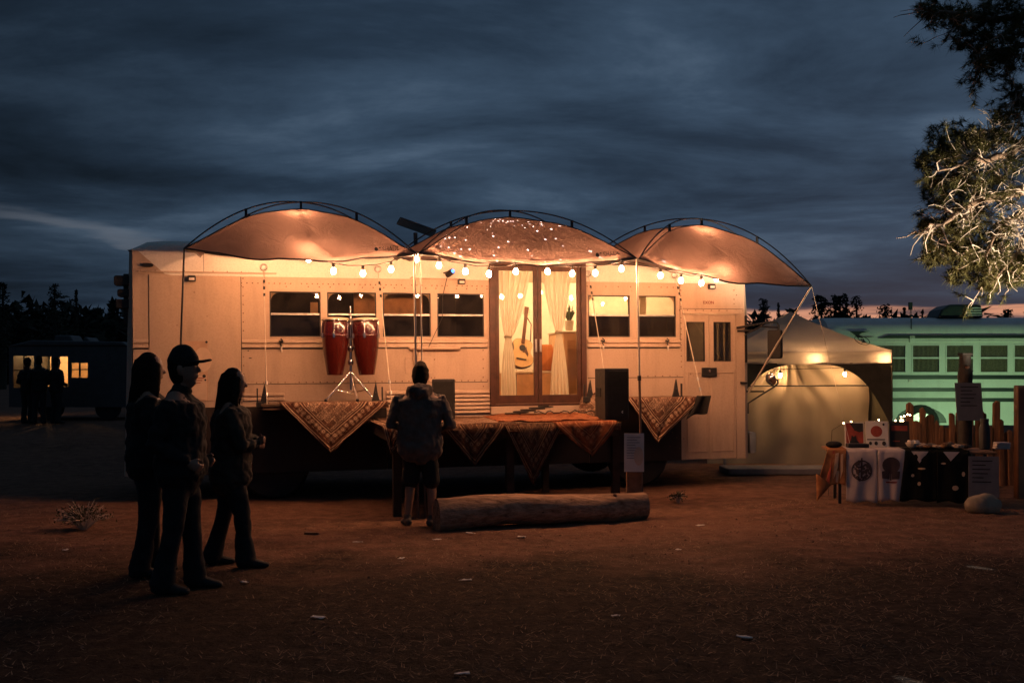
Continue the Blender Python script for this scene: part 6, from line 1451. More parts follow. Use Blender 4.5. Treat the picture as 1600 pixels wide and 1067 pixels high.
roof_t = rfm.build('roof_canopy', 'tent_fabric', tent, smooth=60)
# front flap: a band below the eave cut to an arch
b = MBd(); n = 40
for i in range(n + 1):
    x = tx0 + (tx1 - tx0) * i / n; s = (x - tx0) / (tx1 - tx0)
    xa_, xb_ = P(1130, 570, ty).x, P(1396, 570, ty).x; q = (x - xa_) / (xb_ - xa_); q = max(0.0, min(1, q))
    za_ = P(1200, 569, ty).z - (1 - (1 - abs(2 * q - 1) ** 3.2)) * 1.2
    if x < P(1168, 580, ty).x: za_ = min(za_, P(1168, 578, ty).z)
    b.v += [Vector((x, ty - 0.01 + 0.01 * math.sin(i), tzE - 0.20 - 0.02 * math.sin(PI * s))), Vector((x, ty - 0.005 + 0.012 * math.sin(i * 0.9), za_))]
b.f = [(2 * i, 2 * i + 2, 2 * i + 3, 2 * i + 1) for i in range(n)]
b.build('front_flap', 'tarp_olive', tent, smooth=180)
MBd().grid(lambda i, j: Vector((tx0 + (tx1 - tx0) * i, ty - 0.018 + 0.008 * math.sin(i * 25), tzE - 0.03 * math.sin(PI * i) - 0.215 * j)), 30, 3).build('valance', 'tent_fabric', tent, smooth=180)
b = MBd(); b.grid(lambda i, j: Vector((tx1 + 0.02, ty + tw_ * i, tzE * j + 0.02)), 8, 4); b.build('side_wall', 'tarp_olive', tent, smooth=180)
def bwall(i, j):
    x = tx0 - 0.1 + (tx1 - tx0 + 0.05) * i; z = 0.03 + (tzE - 0.10) * j
    g1 = P(1253, 560, ty).x; fan = math.atan2(x - g1, max(0.05, tzE + 0.1 - z)); d_ = math.hypot(x - g1, tzE + 0.1 - z)
    return Vector((x, ty + 0.95 + 0.085 * math.sin(fan * 17 + 2.5 * noise.noise(Vector((x * 1.5, z * 1.5, 8)))) * min(1, 0.55 / (d_ + 0.25)) + 0.03 * noise.noise(Vector((x * 2, z * 2, 5))) + 0.10 * math.exp(-((x - g1) / 0.35) ** 2) * -1.0 - 0.015 * math.sin(x * 13 + z), z))
MBd().grid(bwall, 90, 50).build('back_wall', 'tent_wall', tent, smooth=180)
for (x, y) in ((tx0 + 0.02, ty + 0.03), (tx1 - 0.02, ty + 0.03), (tx1 - 0.02, ty + tw_ - 0.03), (tx0 + 0.02, ty + tw_ - 0.03)):
    MBd().box(x - 0.02, x + 0.02, y - 0.02, y + 0.02, 0, tzE - 0.02).build('leg', 'steel', tent)
b = MBd(); xm = (tx0 + tx1) / 2
for (A, C_) in (((tx0, tzE - 0.05), (xm, tzE - 0.22)), ((tx0, tzE - 0.22), (xm, tzE - 0.05)), ((xm, tzE - 0.05), (tx1, tzE - 0.22)), ((xm, tzE - 0.22), (tx1, tzE - 0.05))): b.tube([(A[0], ty + 0.05, A[1]), (C_[0], ty + 0.05, C_[1])], 0.014, 6)
b.build('truss', 'steel', tent); zt = P(1300, 602, ty).z; MBd().tube([(P(1166, 604, ty).x, ty + 0.02, P(1166, 603.5, ty).z), (tx1 - 0.03, ty + 0.02, P(1390, 602, ty).z)], 0.012, 6).build('cross_rail', 'tent_pole', tent)
# round lantern logo on the roof slope
lc = P(1347.5, 537, ty + 0.35)
def rl(x, y):   # small offsets on the front slope
    sl = (apex.z - tzE) / 1.5; yy = ty + 0.33 + y / math.hypot(1, sl); t = (yy - ty) / 1.5
    return Vector((lc.x + x - 0.02, yy - 0.02, tzE + (apex.z - tzE) * t - 0.06 * t + 0.02 + 0.012))
b = MBd(); m_ = 24; b.tube([rl(0.115 * math.cos(2 * PI * k / m_), 0.20 * math.sin(2 * PI * k / m_)) for k in range(m_)], 0.006, 5, True)
b.add([rl(*p) for p in [(-0.05, -0.11), (0.05, -0.11), (0.035, -0.03), (0.045, 0.02), (0.0, 0.06), (-0.02, 0.02), (0.0, -0.03)]], [(0, 1, 2, 6), (6, 2, 3, 5), (5, 3, 4)]); b.tube([rl(0.045 * math.cos(2 * PI * k / 12), 0.06 + 0.07 * math.sin(2 * PI * k / 12)) for k in range(12)], 0.006, 5, True)
b.build('printed_emblem', 'ink', roof_t)
# bulbs in and on the tent
ts = thing('string_lights', 'string of bulbs hung inside the pop-up tent', 'string lights', (xm, ty + 0.4, 1.8))
tbs = [(1270, 559, 0.12), (1379, 558, 0.10), (1219, 583, 0.62), (1320, 581, 0.62), (1387, 616, 0.45)]
cp = []
for k, (px, py, dy) in enumerate(tbs):
    c_ = P(px, py, ty + dy); cp.append(c_ + Vector((0, 0, 0.07)))
    T_ = Matrix.Translation(c_); 
    if k == 0:
        tb = bulb_me.build('bulb', 'tent_bulb_glow', None, smooth=180, origin=(0, 0, 0)); tb.parent = ts; tb.matrix_basis = wm(ts).inverted() @ T_
        tsk = sock_me.build('socket', 'cord', None, origin=(0, 0, 0)); tsk.parent = tb
    else:
        nb_ = inst(tb, ts, c_); ns_ = tsk.copy(); col.objects.link(ns_); ns_.parent = nb_; ns_.location = (0, 0, 0)
MBd().tube([P(1165, 556, ty + 0.1), cp[0], cp[1], cp[4] + Vector((0, 0, 0.02))], 0.006, 5).tube([P(1180, 575, ty + 0.62), cp[2], cp[3]], 0.006, 5).build('cord', 'cord', ts)
tag(MBd().prism(rrect(-0.9, 0.9, -0.35, 0.35, 0.08), 0.0, 0.10, 'z', Matrix.Translation((4.35, 16.3, gz(4.35, 16.3)))).build('ground_mat', 'grey_paper', None, bevel=0.02), 'pale low pad on the ground in front of the tent beside the bus', 'pad')

# ================================================================== second bus, lit green
gy = 24.0; G0 = P(1290, 585, gy).x; G1 = P(1690, 585, gy).x
MG2 = Matrix.Translation((G0, gy + 0.35, 0)) @ Matrix.Rotation(R(-2.2), 4, 'Z')
gb = thing('green_lit_bus', 'white school bus with dark stripes lit green, behind the fence', 'bus', None, M=MG2)
GL = 7.0; s = gy / F
gzr = lambda py: CH + (HOR - py) * s
gx = lambda px: (px - 1290) * s * 1.01
wins = [(gx(x0), gx(x1), gzr(583), gzr(537.5)) for (x0, x1) in ((1372, 1422), (1430, 1474), (1482, 1526), (1534, 1579), (1586, 1622))]
wl = wall(0, GL, 0.42, gzr(533), wins, 0.05); wl.box(0, GL, 2.35, 2.4, 0.42, gzr(533)); wl.box(0.01, 0.05, 0.06, 2.34, 0.42, gzr(533)); wl.box(GL - 0.05, GL - 0.01, 0.06, 2.34, 0.42, gzr(533)); wl.build('body', 'green_bus_white', gb, MG2)
b = MBd()
def groof(i, j): a = PI * i; e = max(0, 1 - j / 0.04, (j - 0.96) / 0.04); return Vector((-0.05 + (GL + 0.1) * j, 1.2 - 1.22 * math.copysign(abs(math.cos(a)) ** 0.8, math.cos(a)), gzr(533) + (gzr(492) - gzr(533)) * math.sin(a) ** 0.7 * math.sqrt(max(0, 1 - e * e))))
b.grid(groof, 24, 30).build('roof', 'green_bus_white', gb, MG2, smooth=50)
for k, q in enumerate(wins):
    f_ = MBd(); t = 0.03; zm = (q[2] + q[3]) / 2 + 0.02
    f_.box(q[0], q[0] + t, -0.015, 0.03, q[2], q[3]); f_.box(q[1] - t, q[1], -0.015, 0.03, q[2], q[3]); f_.box(q[0] + t, q[1] - t, -0.014, 0.03, q[2], q[2] + t); f_.box(q[0] + t, q[1] - t, -0.014, 0.03, q[3] - t, q[3]); f_.box(q[0] + t, q[1] - t, -0.014, 0.03, zm - 0.02, zm + 0.02)
    wn = f_.build('window', 'green_bus_white', gb, MG2); MBd().box(q[0] + t, q[1] - t, 0.006, 0.010, q[2] + t, q[3] - t).build('pane', 'window_glass', wn, MG2)
    MBd().grid(lambda i, j: Vector((q[0] - 0.02 + (q[1] - q[0] + 0.04) * i, 0.045 + 0.014 * math.sin(i * 40 + k), q[2] - 0.03 + (q[3] - q[2] + 0.06) * j)), 60, 2).build('window_curtain', 'window_drape', wn, MG2, smooth=180)
for (y0, y1) in ((586, 592.5), (606, 612), (622, 628)): MBd().box(gx(1352), GL, -0.012, 0.0, gzr(y1), gzr(y0)).build('rub_rail', 'dark_stripe', gb, MG2)
for yv in (614.5, 617.5, 620.5): MBd().box(gx(1352), GL, -0.018, 0.0, gzr(yv + 0.7), gzr(yv - 0.7)).build('corrugation', 'green_bus_white', gb, MG2)
zl = gzr(527.5) + 0.02; MBd().prism([(gx(1378), gzr(528)), (gx(1393), gzr(523)), (GL, gzr(523)), (GL, gzr(528))], -0.060, -0.025).build('roof_stripe', 'dark_stripe', gb, MG2)
for pl in ([(gx(1334), gzr(517)), (gx(1366), gzr(516.5)), (gx(1352), gzr(519.5)), (gx(1348), gzr(522)), (gx(1352), gzr(525)), (gx(1372), gzr(525.5)), (gx(1346), gzr(527)), (gx(1342), gzr(522))],): MBd().prism(pl, -0.05, -0.02).build('roof_mark', 'dark_stripe', gb, MG2)
MBd().box(0.0, GL, -0.03, 0.0, gzr(533.5), gzr(531.5)).build('drip_rail', 'green_bus_white', gb, MG2)
ac = [(gx(1483), gzr(494)), (gx(1555), gzr(494)), (gx(1551), gzr(472)), (gx(1502), gzr(472)), (gx(1490), gzr(480))]
au = MBd().prism(ac, 0.5, 1.4).build('air_conditioner', 'dark_stripe', gb, MG2, bevel=0.05)
for k in range(4): MBd().box(gx(1527), gx(1551), 0.49, 0.50, gzr(479 + 4 * k), gzr(477.5 + 4 * k)).build('grille_slat', 'green_bus_white', au, MG2)
MBd().tube([(gx(1431), 0.05, gzr(524)), (gx(1430), 0.05, gzr(482))], 0.012, 6).box(gx(1426.5), gx(1432), 0.02, 0.08, gzr(483), gzr(471)).build('mast_antenna', 'dark_stripe', gb, MG2)
MBd().box(gx(1426), gx(1434), -0.06, -0.01, gzr(534), gzr(524)).build('mast_box', 'green_bus_white', gb, MG2)
for (x0, x1, yv) in ((1321, 1350, 504), (1416, 1432, 501)): MBd().box(gx(x0), gx(x1), 0.5, 0.8, gzr(yv + 2), gzr(yv - 2)).build('roof_hatch', 'chrome', gb, MG2, bevel=0.02)
MBd().box(gx(1425), gx(1432), -0.02, 0.0, gzr(597), gzr(593)).build('marker_lamp', 'lens_clear', gb, MG2)
for px in (1444, 1640):
    wc_ = Matrix.Translation((gx(px), 0.12, 0.47)) @ Matrix.Rotation(PI / 2, 4, 'X'); wh = MBd().lathe([(0.2, -0.11), (0.44, -0.12), (0.48, 0), (0.44, 0.15), (0.2, 0.15)], 24, wc_).build('wheel', 'rubber', gb, MG2, smooth=40); MBd().lathe([(0.02, 0.12), (0.2, 0.14), (0.26, 0.165)], 16, wc_).build('rim', 'steel', wh, MG2)
    MBd().prism([(gx(px) + 0.62 * math.cos(PI * k / 12), 0.47 + 0.40 * math.sin(PI * k / 12)) for k in range(13)], -0.008, -0.001).build('wheel_arch', 'dark_stripe', gb, MG2)
# the green flood lamp standing in the grass behind the fence, and one for the pine
def flood(label, loc, aim, color, power, size, blend=0.6):
    l = Vector(loc); l.z = gz(l.x, l.y); d = (Vector(aim) - (l + Vector((0, 0, 0.22)))).normalized(); Mo = Matrix.Translation(l + Vector((0, 0, 0.22))) @ d.to_track_quat('-Z', 'Y').to_matrix().to_4x4()
    o = thing('flood_lamp', label, 'lamp', l, 'flood lamps on the ground')
    MBd().prism(rrect(-0.11, 0.11, -0.08, 0.08, 0.02), 0.0, 0.07, 'z', Mo).build('housing', 'black_metal', o, bevel=0.006)
    em_ = emitter('flood_glow_' + str(len(M_)), color, 12.0); MBd().prism(rrect(-0.095, 0.095, -0.065, 0.065, 0.015), -0.004, -0.0005, 'z', Mo).build('lens', em_.m, o)
    b = MBd(); b.tube([l + Vector((-0.12, 0, 0.22)), l + Vector((-0.12, 0, 0.01)), l + Vector((0.12, 0, 0.01)), l + Vector((0.12, 0, 0.22))], 0.010, 6); b.build('bracket', 'black_metal', o)
    ld = bpy.data.lights.new('flood_beam', 'SPOT'); ld.energy = power; ld.color = color; ld.spot_size = size; ld.spot_blend = blend; ld.shadow_soft_size = 0.08
    lo = bpy.data.objects.new('flood_beam', ld); col.objects.link(lo); lo.parent = o; lo.matrix_basis = wm(o).inverted() @ Mo @ Matrix.Translation((0, 0, -0.03))
flood('green flood lamp on the ground behind the stake fence, aimed at the white bus', (11.2, 20.6, 0), (11.0, 24.3, 1.9), (0.58, 1.0, 0.48), 280, R(125), 0.8)
flood('warm flood lamp on the ground under the pine at the right', (8.3, 9.9, 0), (5.8, 12.7, 3.0), (1.0, 0.80, 0.56), 4600, R(38), 0.5)
# ================================================================== stall table with shirts and prints
tyd = 12.35; before_table = set(bpy.data.objects)
tb0 = P(1292, 702, tyd).x; tb1 = P(1538, 702, tyd).x; tz = P(1400, 701.5, tyd).z; gt_ = gz(5, 12.3)
table = thing('stall_table', 'folding table covered with shirts at the right', 'table', ((tb0 + tb1) / 2, tyd + 0.35, gt_))
MBd().box(tb0, tb1, tyd + 0.0, tyd + 0.72, tz - 0.035, tz - 0.006).build('table_top', 'ash_wood', table, bevel=0.006)
for x in (P(1312, 750, tyd).x, tb1 - 0.12):
    for y in (tyd + 0.06, tyd + 0.62): MBd().box(x - 0.018, x + 0.018, y - 0.018, y + 0.018, gt_ - 0.02, tz - 0.036).build('leg', 'black_metal', table)
def hang(name, lab, mat, x0, x1, yb, bx0=None, bx1=None, seed=0, depth=0.45, cat='shirt', group='shirts hung over the table', prints=(), dz=0.0, notch=None):
    """a garment laid over the table edge, hanging in front with soft folds"""
    A, C_ = P(x0, 702, tyd).x, P(x1, 702, tyd).x; bA = P(bx0 or x0, yb, tyd).x; bC = P(bx1 or x1, yb, tyd).x; zb = P(x0, yb, tyd - 0.03).z; nu, nd, nb = 24, 16, 5
    o = thing(name, lab, cat, ((A + C_) / 2, tyd - 0.02, zb), group)
    def front(s, t):
        x = (A + (C_ - A) * s) * (1 - t) + (bA + (bC - bA) * s) * t
        z = tz + 0.004 + dz - (tz - zb) * t + (0.012 * math.sin(s * 9 + seed) if t > 0.95 else 0)
        if notch and t < notch[1]: z -= 0.0
        return Vector((x, tyd - 0.012 - 0.02 * min(1, t * 6) - 0.020 * (0.5 + 0.5 * math.sin(s * 11 + seed * 1.7 + t)) * t - 0.01 * noise.noise(Vector((s * 4, t * 3, seed))), z))
    b = MBd()
    for j in range(nb + 1): b.v += [Vector((A + (C_ - A) * i / nu, tyd - 0.012 + depth * (1 - j / nb), tz + 0.004 + dz + 0.006 * noise.noise(Vector((i, j, seed))))) for i in range(nu + 1)]
    for j in range(1, nd + 1): b.v += [front(i / nu, j / nd) for i in range(nu + 1)]
    m = nu + 1; b.f = [(j * m + i, j * m + i + 1, (j + 1) * m + i + 1, (j + 1) * m + i) for j in range(nb + nd) for i in range(nu)]
    fb = b.build('fabric', mat, o, smooth=180, solid=0.004)
    for (pname, pm, polys) in prints:
        q = MBd()
        for poly in polys:
            n = len(poly); c_ = (sum(p[0] for p in poly) / n, sum(p[1] for p in poly) / n)
            q.add([front(*p) + Vector((0, -0.007, 0)) for p in poly] + [front(*c_) + Vector((0, -0.007, 0))], [(k, (k + 1) % n, n) for k in range(n)])
        q.build(pname, pm, fb)
    return o
def branchy(cx_, cy__, r, n, seed):
    r_ = random.Random(seed); out = []
    for k in range(n):
        a = r_.random() * 2 * PI; q = r * math.sqrt(r_.random()); s = r * r_.uniform(0.10, 0.20)
        out.append(disc((cx_ + q * math.cos(a), cy__ + q * 0.62 * math.sin(a)), s, 7, s * 0.6))
    return out
tree1 = [[(0.47, 0.16), (0.52, 0.16), (0.53, 0.55), (0.46, 0.55)]]
hang('tie_dyed_cloth', 'orange tie-dyed cloth hanging in a long point at the left table end', 'tie_dye', 1293, 1321, 757, 1277, 1319, 1, cat='cloth', group=None, prints=(('dyed_figure', 'cabinet', [[(0.45, 0.12), (0.62, 0.10), (0.66, 0.5), (0.55, 0.85), (0.48, 0.5)], [(0.72, 0.15), (0.84, 0.12), (0.88, 0.6), (0.80, 0.85), (0.76, 0.5)], [(0.60, 0.60), (0.74, 0.62), (0.72, 0.95), (0.64, 0.92)]]), ('dyed_stripe', 'ink_red', [[(0.30, 0.05), (0.40, 0.05), (0.42, 0.98), (0.30, 0.98)]])))  # includes a dark red stripe dyed down the cloth
p_ = P(1278, 783, tyd - 0.04); q_ = P(1277, 740, tyd - 0.04); r2 = P(1300, 757, tyd - 0.04)
tag(MBd().grid(lambda i, j: (q_.lerp(r2, i)).lerp(p_, j) + Vector((0, -0.02 * math.sin(3 * i), 0)), 8, 8).build('cloth_tail', 'tie_dye', None, smooth=180, solid=0.004), 'hanging tail end of the orange tie-dyed cloth at the table corner', 'cloth')
ringp = [[(0.5 + 0.34 * math.cos(a0) * k, 0.40 + 0.20 * math.sin(a0) * k) for k, a0 in ((1, t0), (1, t0 + 0.30), (0.86, t0 + 0.30), (0.86, t0))] for t0 in [2 * PI * i / 21 for i in range(21)]]
hang('printed_shirt', 'white shirt with a dark tree in a circle, left of the two white shirts', 'white_cotton', 1321, 1366, 783, 1320, 1366, 2, prints=(('tree_print', 'fabric_ink', ringp + tree1 + branchy(0.5, 0.40, 0.30, 60, 4)),))
hang('printed_shirt', 'white shirt with a dark spreading tree print, right of the two white shirts', 'white_cotton', 1367, 1407, 780, 1367, 1402, 3, prints=(('tree_print', 'fabric_ink', [disc((0.5, 0.30), 0.34, 18, 0.16), [(0.15, 0.42), (0.46, 0.40), (0.45, 0.58), (0.16, 0.56)], [(0.54, 0.40), (0.85, 0.42), (0.84, 0.57), (0.54, 0.58)], [(0.46, 0.3), (0.54, 0.3), (0.53, 0.6), (0.47, 0.6)]]), ('tree_caption', 'ink_red', [[(0.3, 0.62), (0.75, 0.62), (0.72, 0.65), (0.33, 0.65)]])))
hang('printed_shirt', 'black shirt with small pale marks and pink collar notch, left black one', 'dark_cotton', 1407, 1452, 779, 1398, 1452, 4, prints=(('collar_notch', 'white_cotton', [[(0.2, 0.02), (0.75, 0.02), (0.48, 0.25)]]), ('pale_mark', 'cabinet', [disc((0.55, 0.36), 0.12, 8, 0.02)]), ('pale_mark', 'cabinet', [disc((0.3, 0.5), 0.05, 8, 0.03)]), ('pale_mark', 'cabinet', [disc((0.5, 0.66), 0.05, 8, 0.04)])))
hang('printed_shirt', 'black shirt with pale flower marks next to the grey sign, right black one', 'dark_cotton', 1452, 1499, 780, 1452, 1500, 5, prints=(('collar_notch', 'white_cotton', [[(0.2, 0.02), (0.7, 0.02), (0.42, 0.2)]]), ('pale_mark', 'cabinet', [disc((0.55, 0.72), 0.10, 8, 0.05)]), ('pale_mark', 'cabinet', [disc((0.80, 0.45), 0.05, 8, 0.05)]), ('pale_mark', 'cabinet', [disc((0.2, 0.25), 0.08, 8, 0.02)])))
def framed(lab, x0, x1, y0, y1, dy, base, shapes, tilt=R(-12)):
    A, C_ = P(x0, y1, tyd + dy), P(x1, y0, tyd + dy); w_, h_ = C_.x - A.x, C_.z - A.z
    M = Matrix.Translation((A.x, tyd + dy, tz + 0.012)) @ Matrix.Rotation(tilt, 4, 'X')
    o = thing('print_panel', lab, 'print', M.translation, 'prints standing on the table')
    MBd().box(0, w_, 0.0, 0.018, 0, h_).build('board', base, o, M, bevel=0.003)
    for k, (nm, mt_, poly) in enumerate(shapes): MBd().prism([(x * w_, y * h_) for x, y in poly], -0.0025 - 0.0012 * k, -0.0010 - 0.0012 * k).build(nm, mt_, o, M)
    return o
framed('print with red speckles and dark shapes, leftmost of three on the table', 1308, 1337, 664, 702, 0.42, 'paper', [('red_field', 'ink_red', [(0.06, 0.05), (0.94, 0.05), (0.94, 0.95), (0.06, 0.95)]), ('dark_bowl', 'ink', [(0.25, 0.95), (0.94, 0.95), (0.94, 0.62), (0.75, 0.58), (0.5, 0.64)]), ('dark_figure', 'ink', [(0.15, 0.05), (0.85, 0.05), (0.6, 0.25), (0.55, 0.45), (0.45, 0.38), (0.35, 0.45), (0.3, 0.25)])])
framed('pale print with a big dark circle, middle of three on the table', 1340, 1373, 664, 704, 0.38, 'paper', [('dark_circle', 'ink_red', disc((0.48, 0.60), 0.26, 20, 0.22)), ('dark_bar', 'ink', [(0.05, 0.26), (0.85, 0.26), (0.85, 0.30), (0.05, 0.30)]), ('dark_dot', 'ink', disc((0.2, 0.13), 0.07, 10)), ('dark_dot', 'ink', disc((0.45, 0.13), 0.08, 10)), ('dark_dot', 'ink', disc((0.8, 0.13), 0.09, 10)), ('dark_dot', 'ink', disc((0.8, 0.87), 0.05, 10))])
framed('dark print with faint red marks, rightmost of three on the table', 1374, 1403, 663, 703, 0.42, 'ink', [('red_panel', 'ink_red', [(0.1, 0.62), (0.9, 0.62), (0.9, 0.82), (0.1, 0.82)]), ('red_mark', 'ink_red', [(0.15, 0.2), (0.5, 0.2), (0.5, 0.24), (0.15, 0.24)])])
# small goods: pouch, card box, clutter of folded cloths, dark jar, white cloth stack
p_ = P(1297, 700, tyd + 0.2); tag(MBd().ball((p_.x, tyd + 0.2, tz + 0.045), (0.10, 0.08, 0.045), 14, 8).build('felt_hat', 'cloth_black', None, smooth=180), 'low black felt hat lying at the left end of the table', 'hat')
p_ = P(1330, 698, tyd + 0.25); tag(MBd().box(-0.13, 0.13, -0.06, 0.06, 0, 0.05, Matrix.Translation((p_.x, tyd + 0.22, tz + 0.012)) @ Matrix.Rotation(R(12), 4, 'Z')).build('card_box', 'black_plastic', None, bevel=0.008), 'flat black case lying before the red speckled print', 'case')
p_ = P(1406, 690, tyd + 0.3)
vase = thing('shell_bowl', 'pale ribbed shell bowl between the dark print and the stakes', 'bowl', (p_.x, tyd + 0.3, tz))
MBd().lathe([(0.03, 0.008), (0.07, 0.03), (0.095, 0.075), (0.09, 0.078), (0.06, 0.04), (0.01, 0.02)], 16, Matrix.Translation((p_.x + 0.03, tyd + 0.25, tz))).build('bowl', 'ceramic', vase, smooth=50)
for k in range(5): MBd().ball((p_.x + 0.03 + 0.05 * math.cos(k * 1.3), tyd + 0.25 + 0.05 * math.sin(k * 1.3), tz + 0.085), 0.025).build('shell', 'ceramic', vase, smooth=180)
rr = random.Random(8)
for k in range(9):
    x = P(1420 + 8.5 * k, 695, tyd + 0.3).x; y = tyd + rr.uniform(0.15, 0.4); sx, sy, sz = rr.uniform(0.05, 0.09), rr.uniform(0.05, 0.09), rr.uniform(0.018, 0.04)
    cc_ = ('quilt', 'rug_dark', 'cloth_grey')[k % 3]
    b = MBd().ball((x, y, tz + 0.012 + sz), (sx, sy, sz), 12, 8)
    for v in b.v: v.z += 0.012 * noise.noise(v * 14); v.x += 0.01 * noise.noise(v * 11 + Vector((3, 3, 3)))
    tag(b.build('cloth_bundle', cc_, None, smooth=180, uv=lambda p, i: (p.x, p.y)), ('leftmost', 'second from left', 'third from left', 'fourth from left', 'middle', 'fourth from right', 'third from right', 'second from right', 'rightmost')[k] + ' small rumpled cloth bundle in the heap behind the black shirts', 'bundle', 'heap of small cloth bundles')
p_ = P(1517, 705, tyd + 0.15)
jar = thing('dark_jar', 'tall black jar standing on the right end of the table', 'jar', (p_.x, tyd + 0.16, tz))
MBd().lathe([(0.05, 0.0), (0.062, 0.01), (0.064, 0.25), (0.05, 0.30), (0.045, 0.34)], 16, Matrix.Translation((p_.x, tyd + 0.16, tz + 0.012))).build('glass', 'black_plastic', jar, smooth=40)
MBd().lathe([(0.05, 0.34), (0.05, 0.375)], 16, Matrix.Translation((p_.x, tyd + 0.16, tz + 0.012))).build('lid', 'black_metal', jar, smooth=40)
p_ = P(1537, 700, tyd + 0.3)
for k in range(3): tag(MBd().prism(rrect(-0.09 + 0.006 * k, 0.085, -0.08, 0.08, 0.03), 0, 0.026, 'z', Matrix.Translation((p_.x, tyd + 0.32, tz + 0.012 + 0.028 * k)) @ Matrix.Rotation(0.1 * k, 4, 'Z')).build('folded_cloth', 'white_cotton', None, bevel=0.008), ('lowest', 'middle', 'topmost')[k] + ' of three folded pale cloths at the right table end', 'cloth', 'stack of folded cloths')
def board_sign(lab, x0, x1, y0, y1, d, mat='grey_paper', top_shift=0.0, lines=6):
    A, C_ = P(x0, y1, d), P(x1, y0, d); o = thing('sign_board', lab, 'sign', ((A.x + C_.x) / 2, d, A.z), 'grey paper signs')
    ts_ = P(x0 + top_shift, y0, d).x - A.x
    MBd().prism([(A.x, A.z), (C_.x, A.z), (C_.x + ts_, C_.z), (A.x + ts_, C_.z)], d, d + 0.012).build('board', mat, o)
    b = MBd(); w_ = C_.x - A.x
    for k in range(lines): z = C_.z - 0.06 - 0.05 * k; b.box(A.x + 0.04, A.x + 0.04 + (w_ - 0.09) * (0.9, 0.6, 0.8, 0.7, 0.5, 0.85)[k % 6], d - 0.004, d - 0.001, z, z + 0.010)
    b.build('faint_lines', 'cloth_black', o); return o
board_sign('grey paper sign hanging on the front of the table beside the black shirts', 1500, 1543, 709, 771, tyd - 0.06)
board_sign('tall grey paper sign fixed to the carved post above the table', 1496, 1537, 598, 657, 13.30, 'grey_paper', -4)
# the whole stall stands turned a little towards the stage
piv = Matrix.Translation((tb0, tyd, 0)); turn = piv @ Matrix.Rotation(R(-12), 4, 'Z') @ piv.inverted()
for ob in list(bpy.data.objects):
    if ob not in before_table and ob.parent is None and 'above the table' not in ob.get('label', ''):
        mw_ = Matrix.LocRotScale(ob.location, ob.rotation_euler, ob.scale); ob.matrix_world = turn @ mw_
# carved post
pp_ = P(1508, 600, 13.42); zt_ = P(1508, 555, 13.42).z; g0 = gz(pp_.x, 13.42)
o = thing('carved_post', 'dark carved timber post with a face behind the tall grey sign', 'post', (pp_.x, 13.42, g0))
prf = [(0.085, g0 - 0.05), (0.09, 1.2), (0.097, 1.45), (0.088, 1.52), (0.096, 1.60), (0.092, 1.68), (0.075, 1.72), (0.078, 1.78), (0.072, 1.80), (0.074, zt_)]
MBd().lathe(prf, 14, Matrix.Translation((pp_.x, 13.42, 0))).build('shaft', 'carved', o, smooth=50)
MBd().ball((pp_.x - 0.01, 13.33, 1.745), (0.030, 0.02, 0.022)).build('carved_nose', 'rosewood', o, smooth=180)
MBd().box(pp_.x - 0.07, pp_.x + 0.07, 13.345, 13.5, zt_ + 0.002, zt_ + 0.03).build('cap_block', 'carved', o, bevel=0.01)
pp_ = P(1596, 620, 12.9); zt_ = P(1596, 602, 12.9).z
tag(MBd().prism([(-0.075, -0.06), (0.12, -0.06), (0.12, 0.06), (-0.075, 0.06)], gz(pp_.x, 12.9) - 0.05, zt_, 'z', Matrix.Translation((pp_.x, 12.9, 0))).build('square_post', 'rosewood', None, bevel=0.012), 'thick square dark post at the right edge of the picture', 'post')
# stake fence: every stake is a part
rr = random.Random(31)
fence = thing('stake_fence', 'fence of split wooden stakes of uneven height behind the table', 'fence', (6.4, 14.5, gz(6.4, 14.5)))
MBd().box(P(1408, 700, 14.5).x, 8.2, 14.56, 14.60, 0.55, 0.61).build('rail', 'ash_wood', fence); MBd().box(P(1408, 700, 14.5).x, 8.2, 14.56, 14.60, 0.18, 0.24).build('rail', 'ash_wood', fence)
x = P(1411, 700, 14.5).x; k = 0
while x < 8.1:
    w_ = rr.uniform(0.05, 0.115); h_ = 1.02 + rr.uniform(-0.16, 0.14) + (0.16 if rr.random() < 0.15 else 0); y = 14.5 + rr.uniform(-0.035, 0.03); lean = rr.uniform(-0.025, 0.025)
    if x > 7.0: h_ -= 0.12
    z0_ = gz(x, 14.5) - 0.05
    pl = [(x, z0_), (x + w_, z0_), (x + w_ * 0.96 + lean, h_ - rr.uniform(0.0, 0.04)), (x + w_ * 0.5 + lean, h_ + rr.uniform(-0.01, 0.03)), (x + w_ * 0.06 + lean, h_ - rr.uniform(0.0, 0.05))]
    MBd().prism(pl, y - w_ * 0.35, y + w_ * 0.35).build('stake', 'stake_wood', fence, bevel=0.006)
    x += w_ * 0.93 + rr.uniform(0.0, 0.010); k += 1
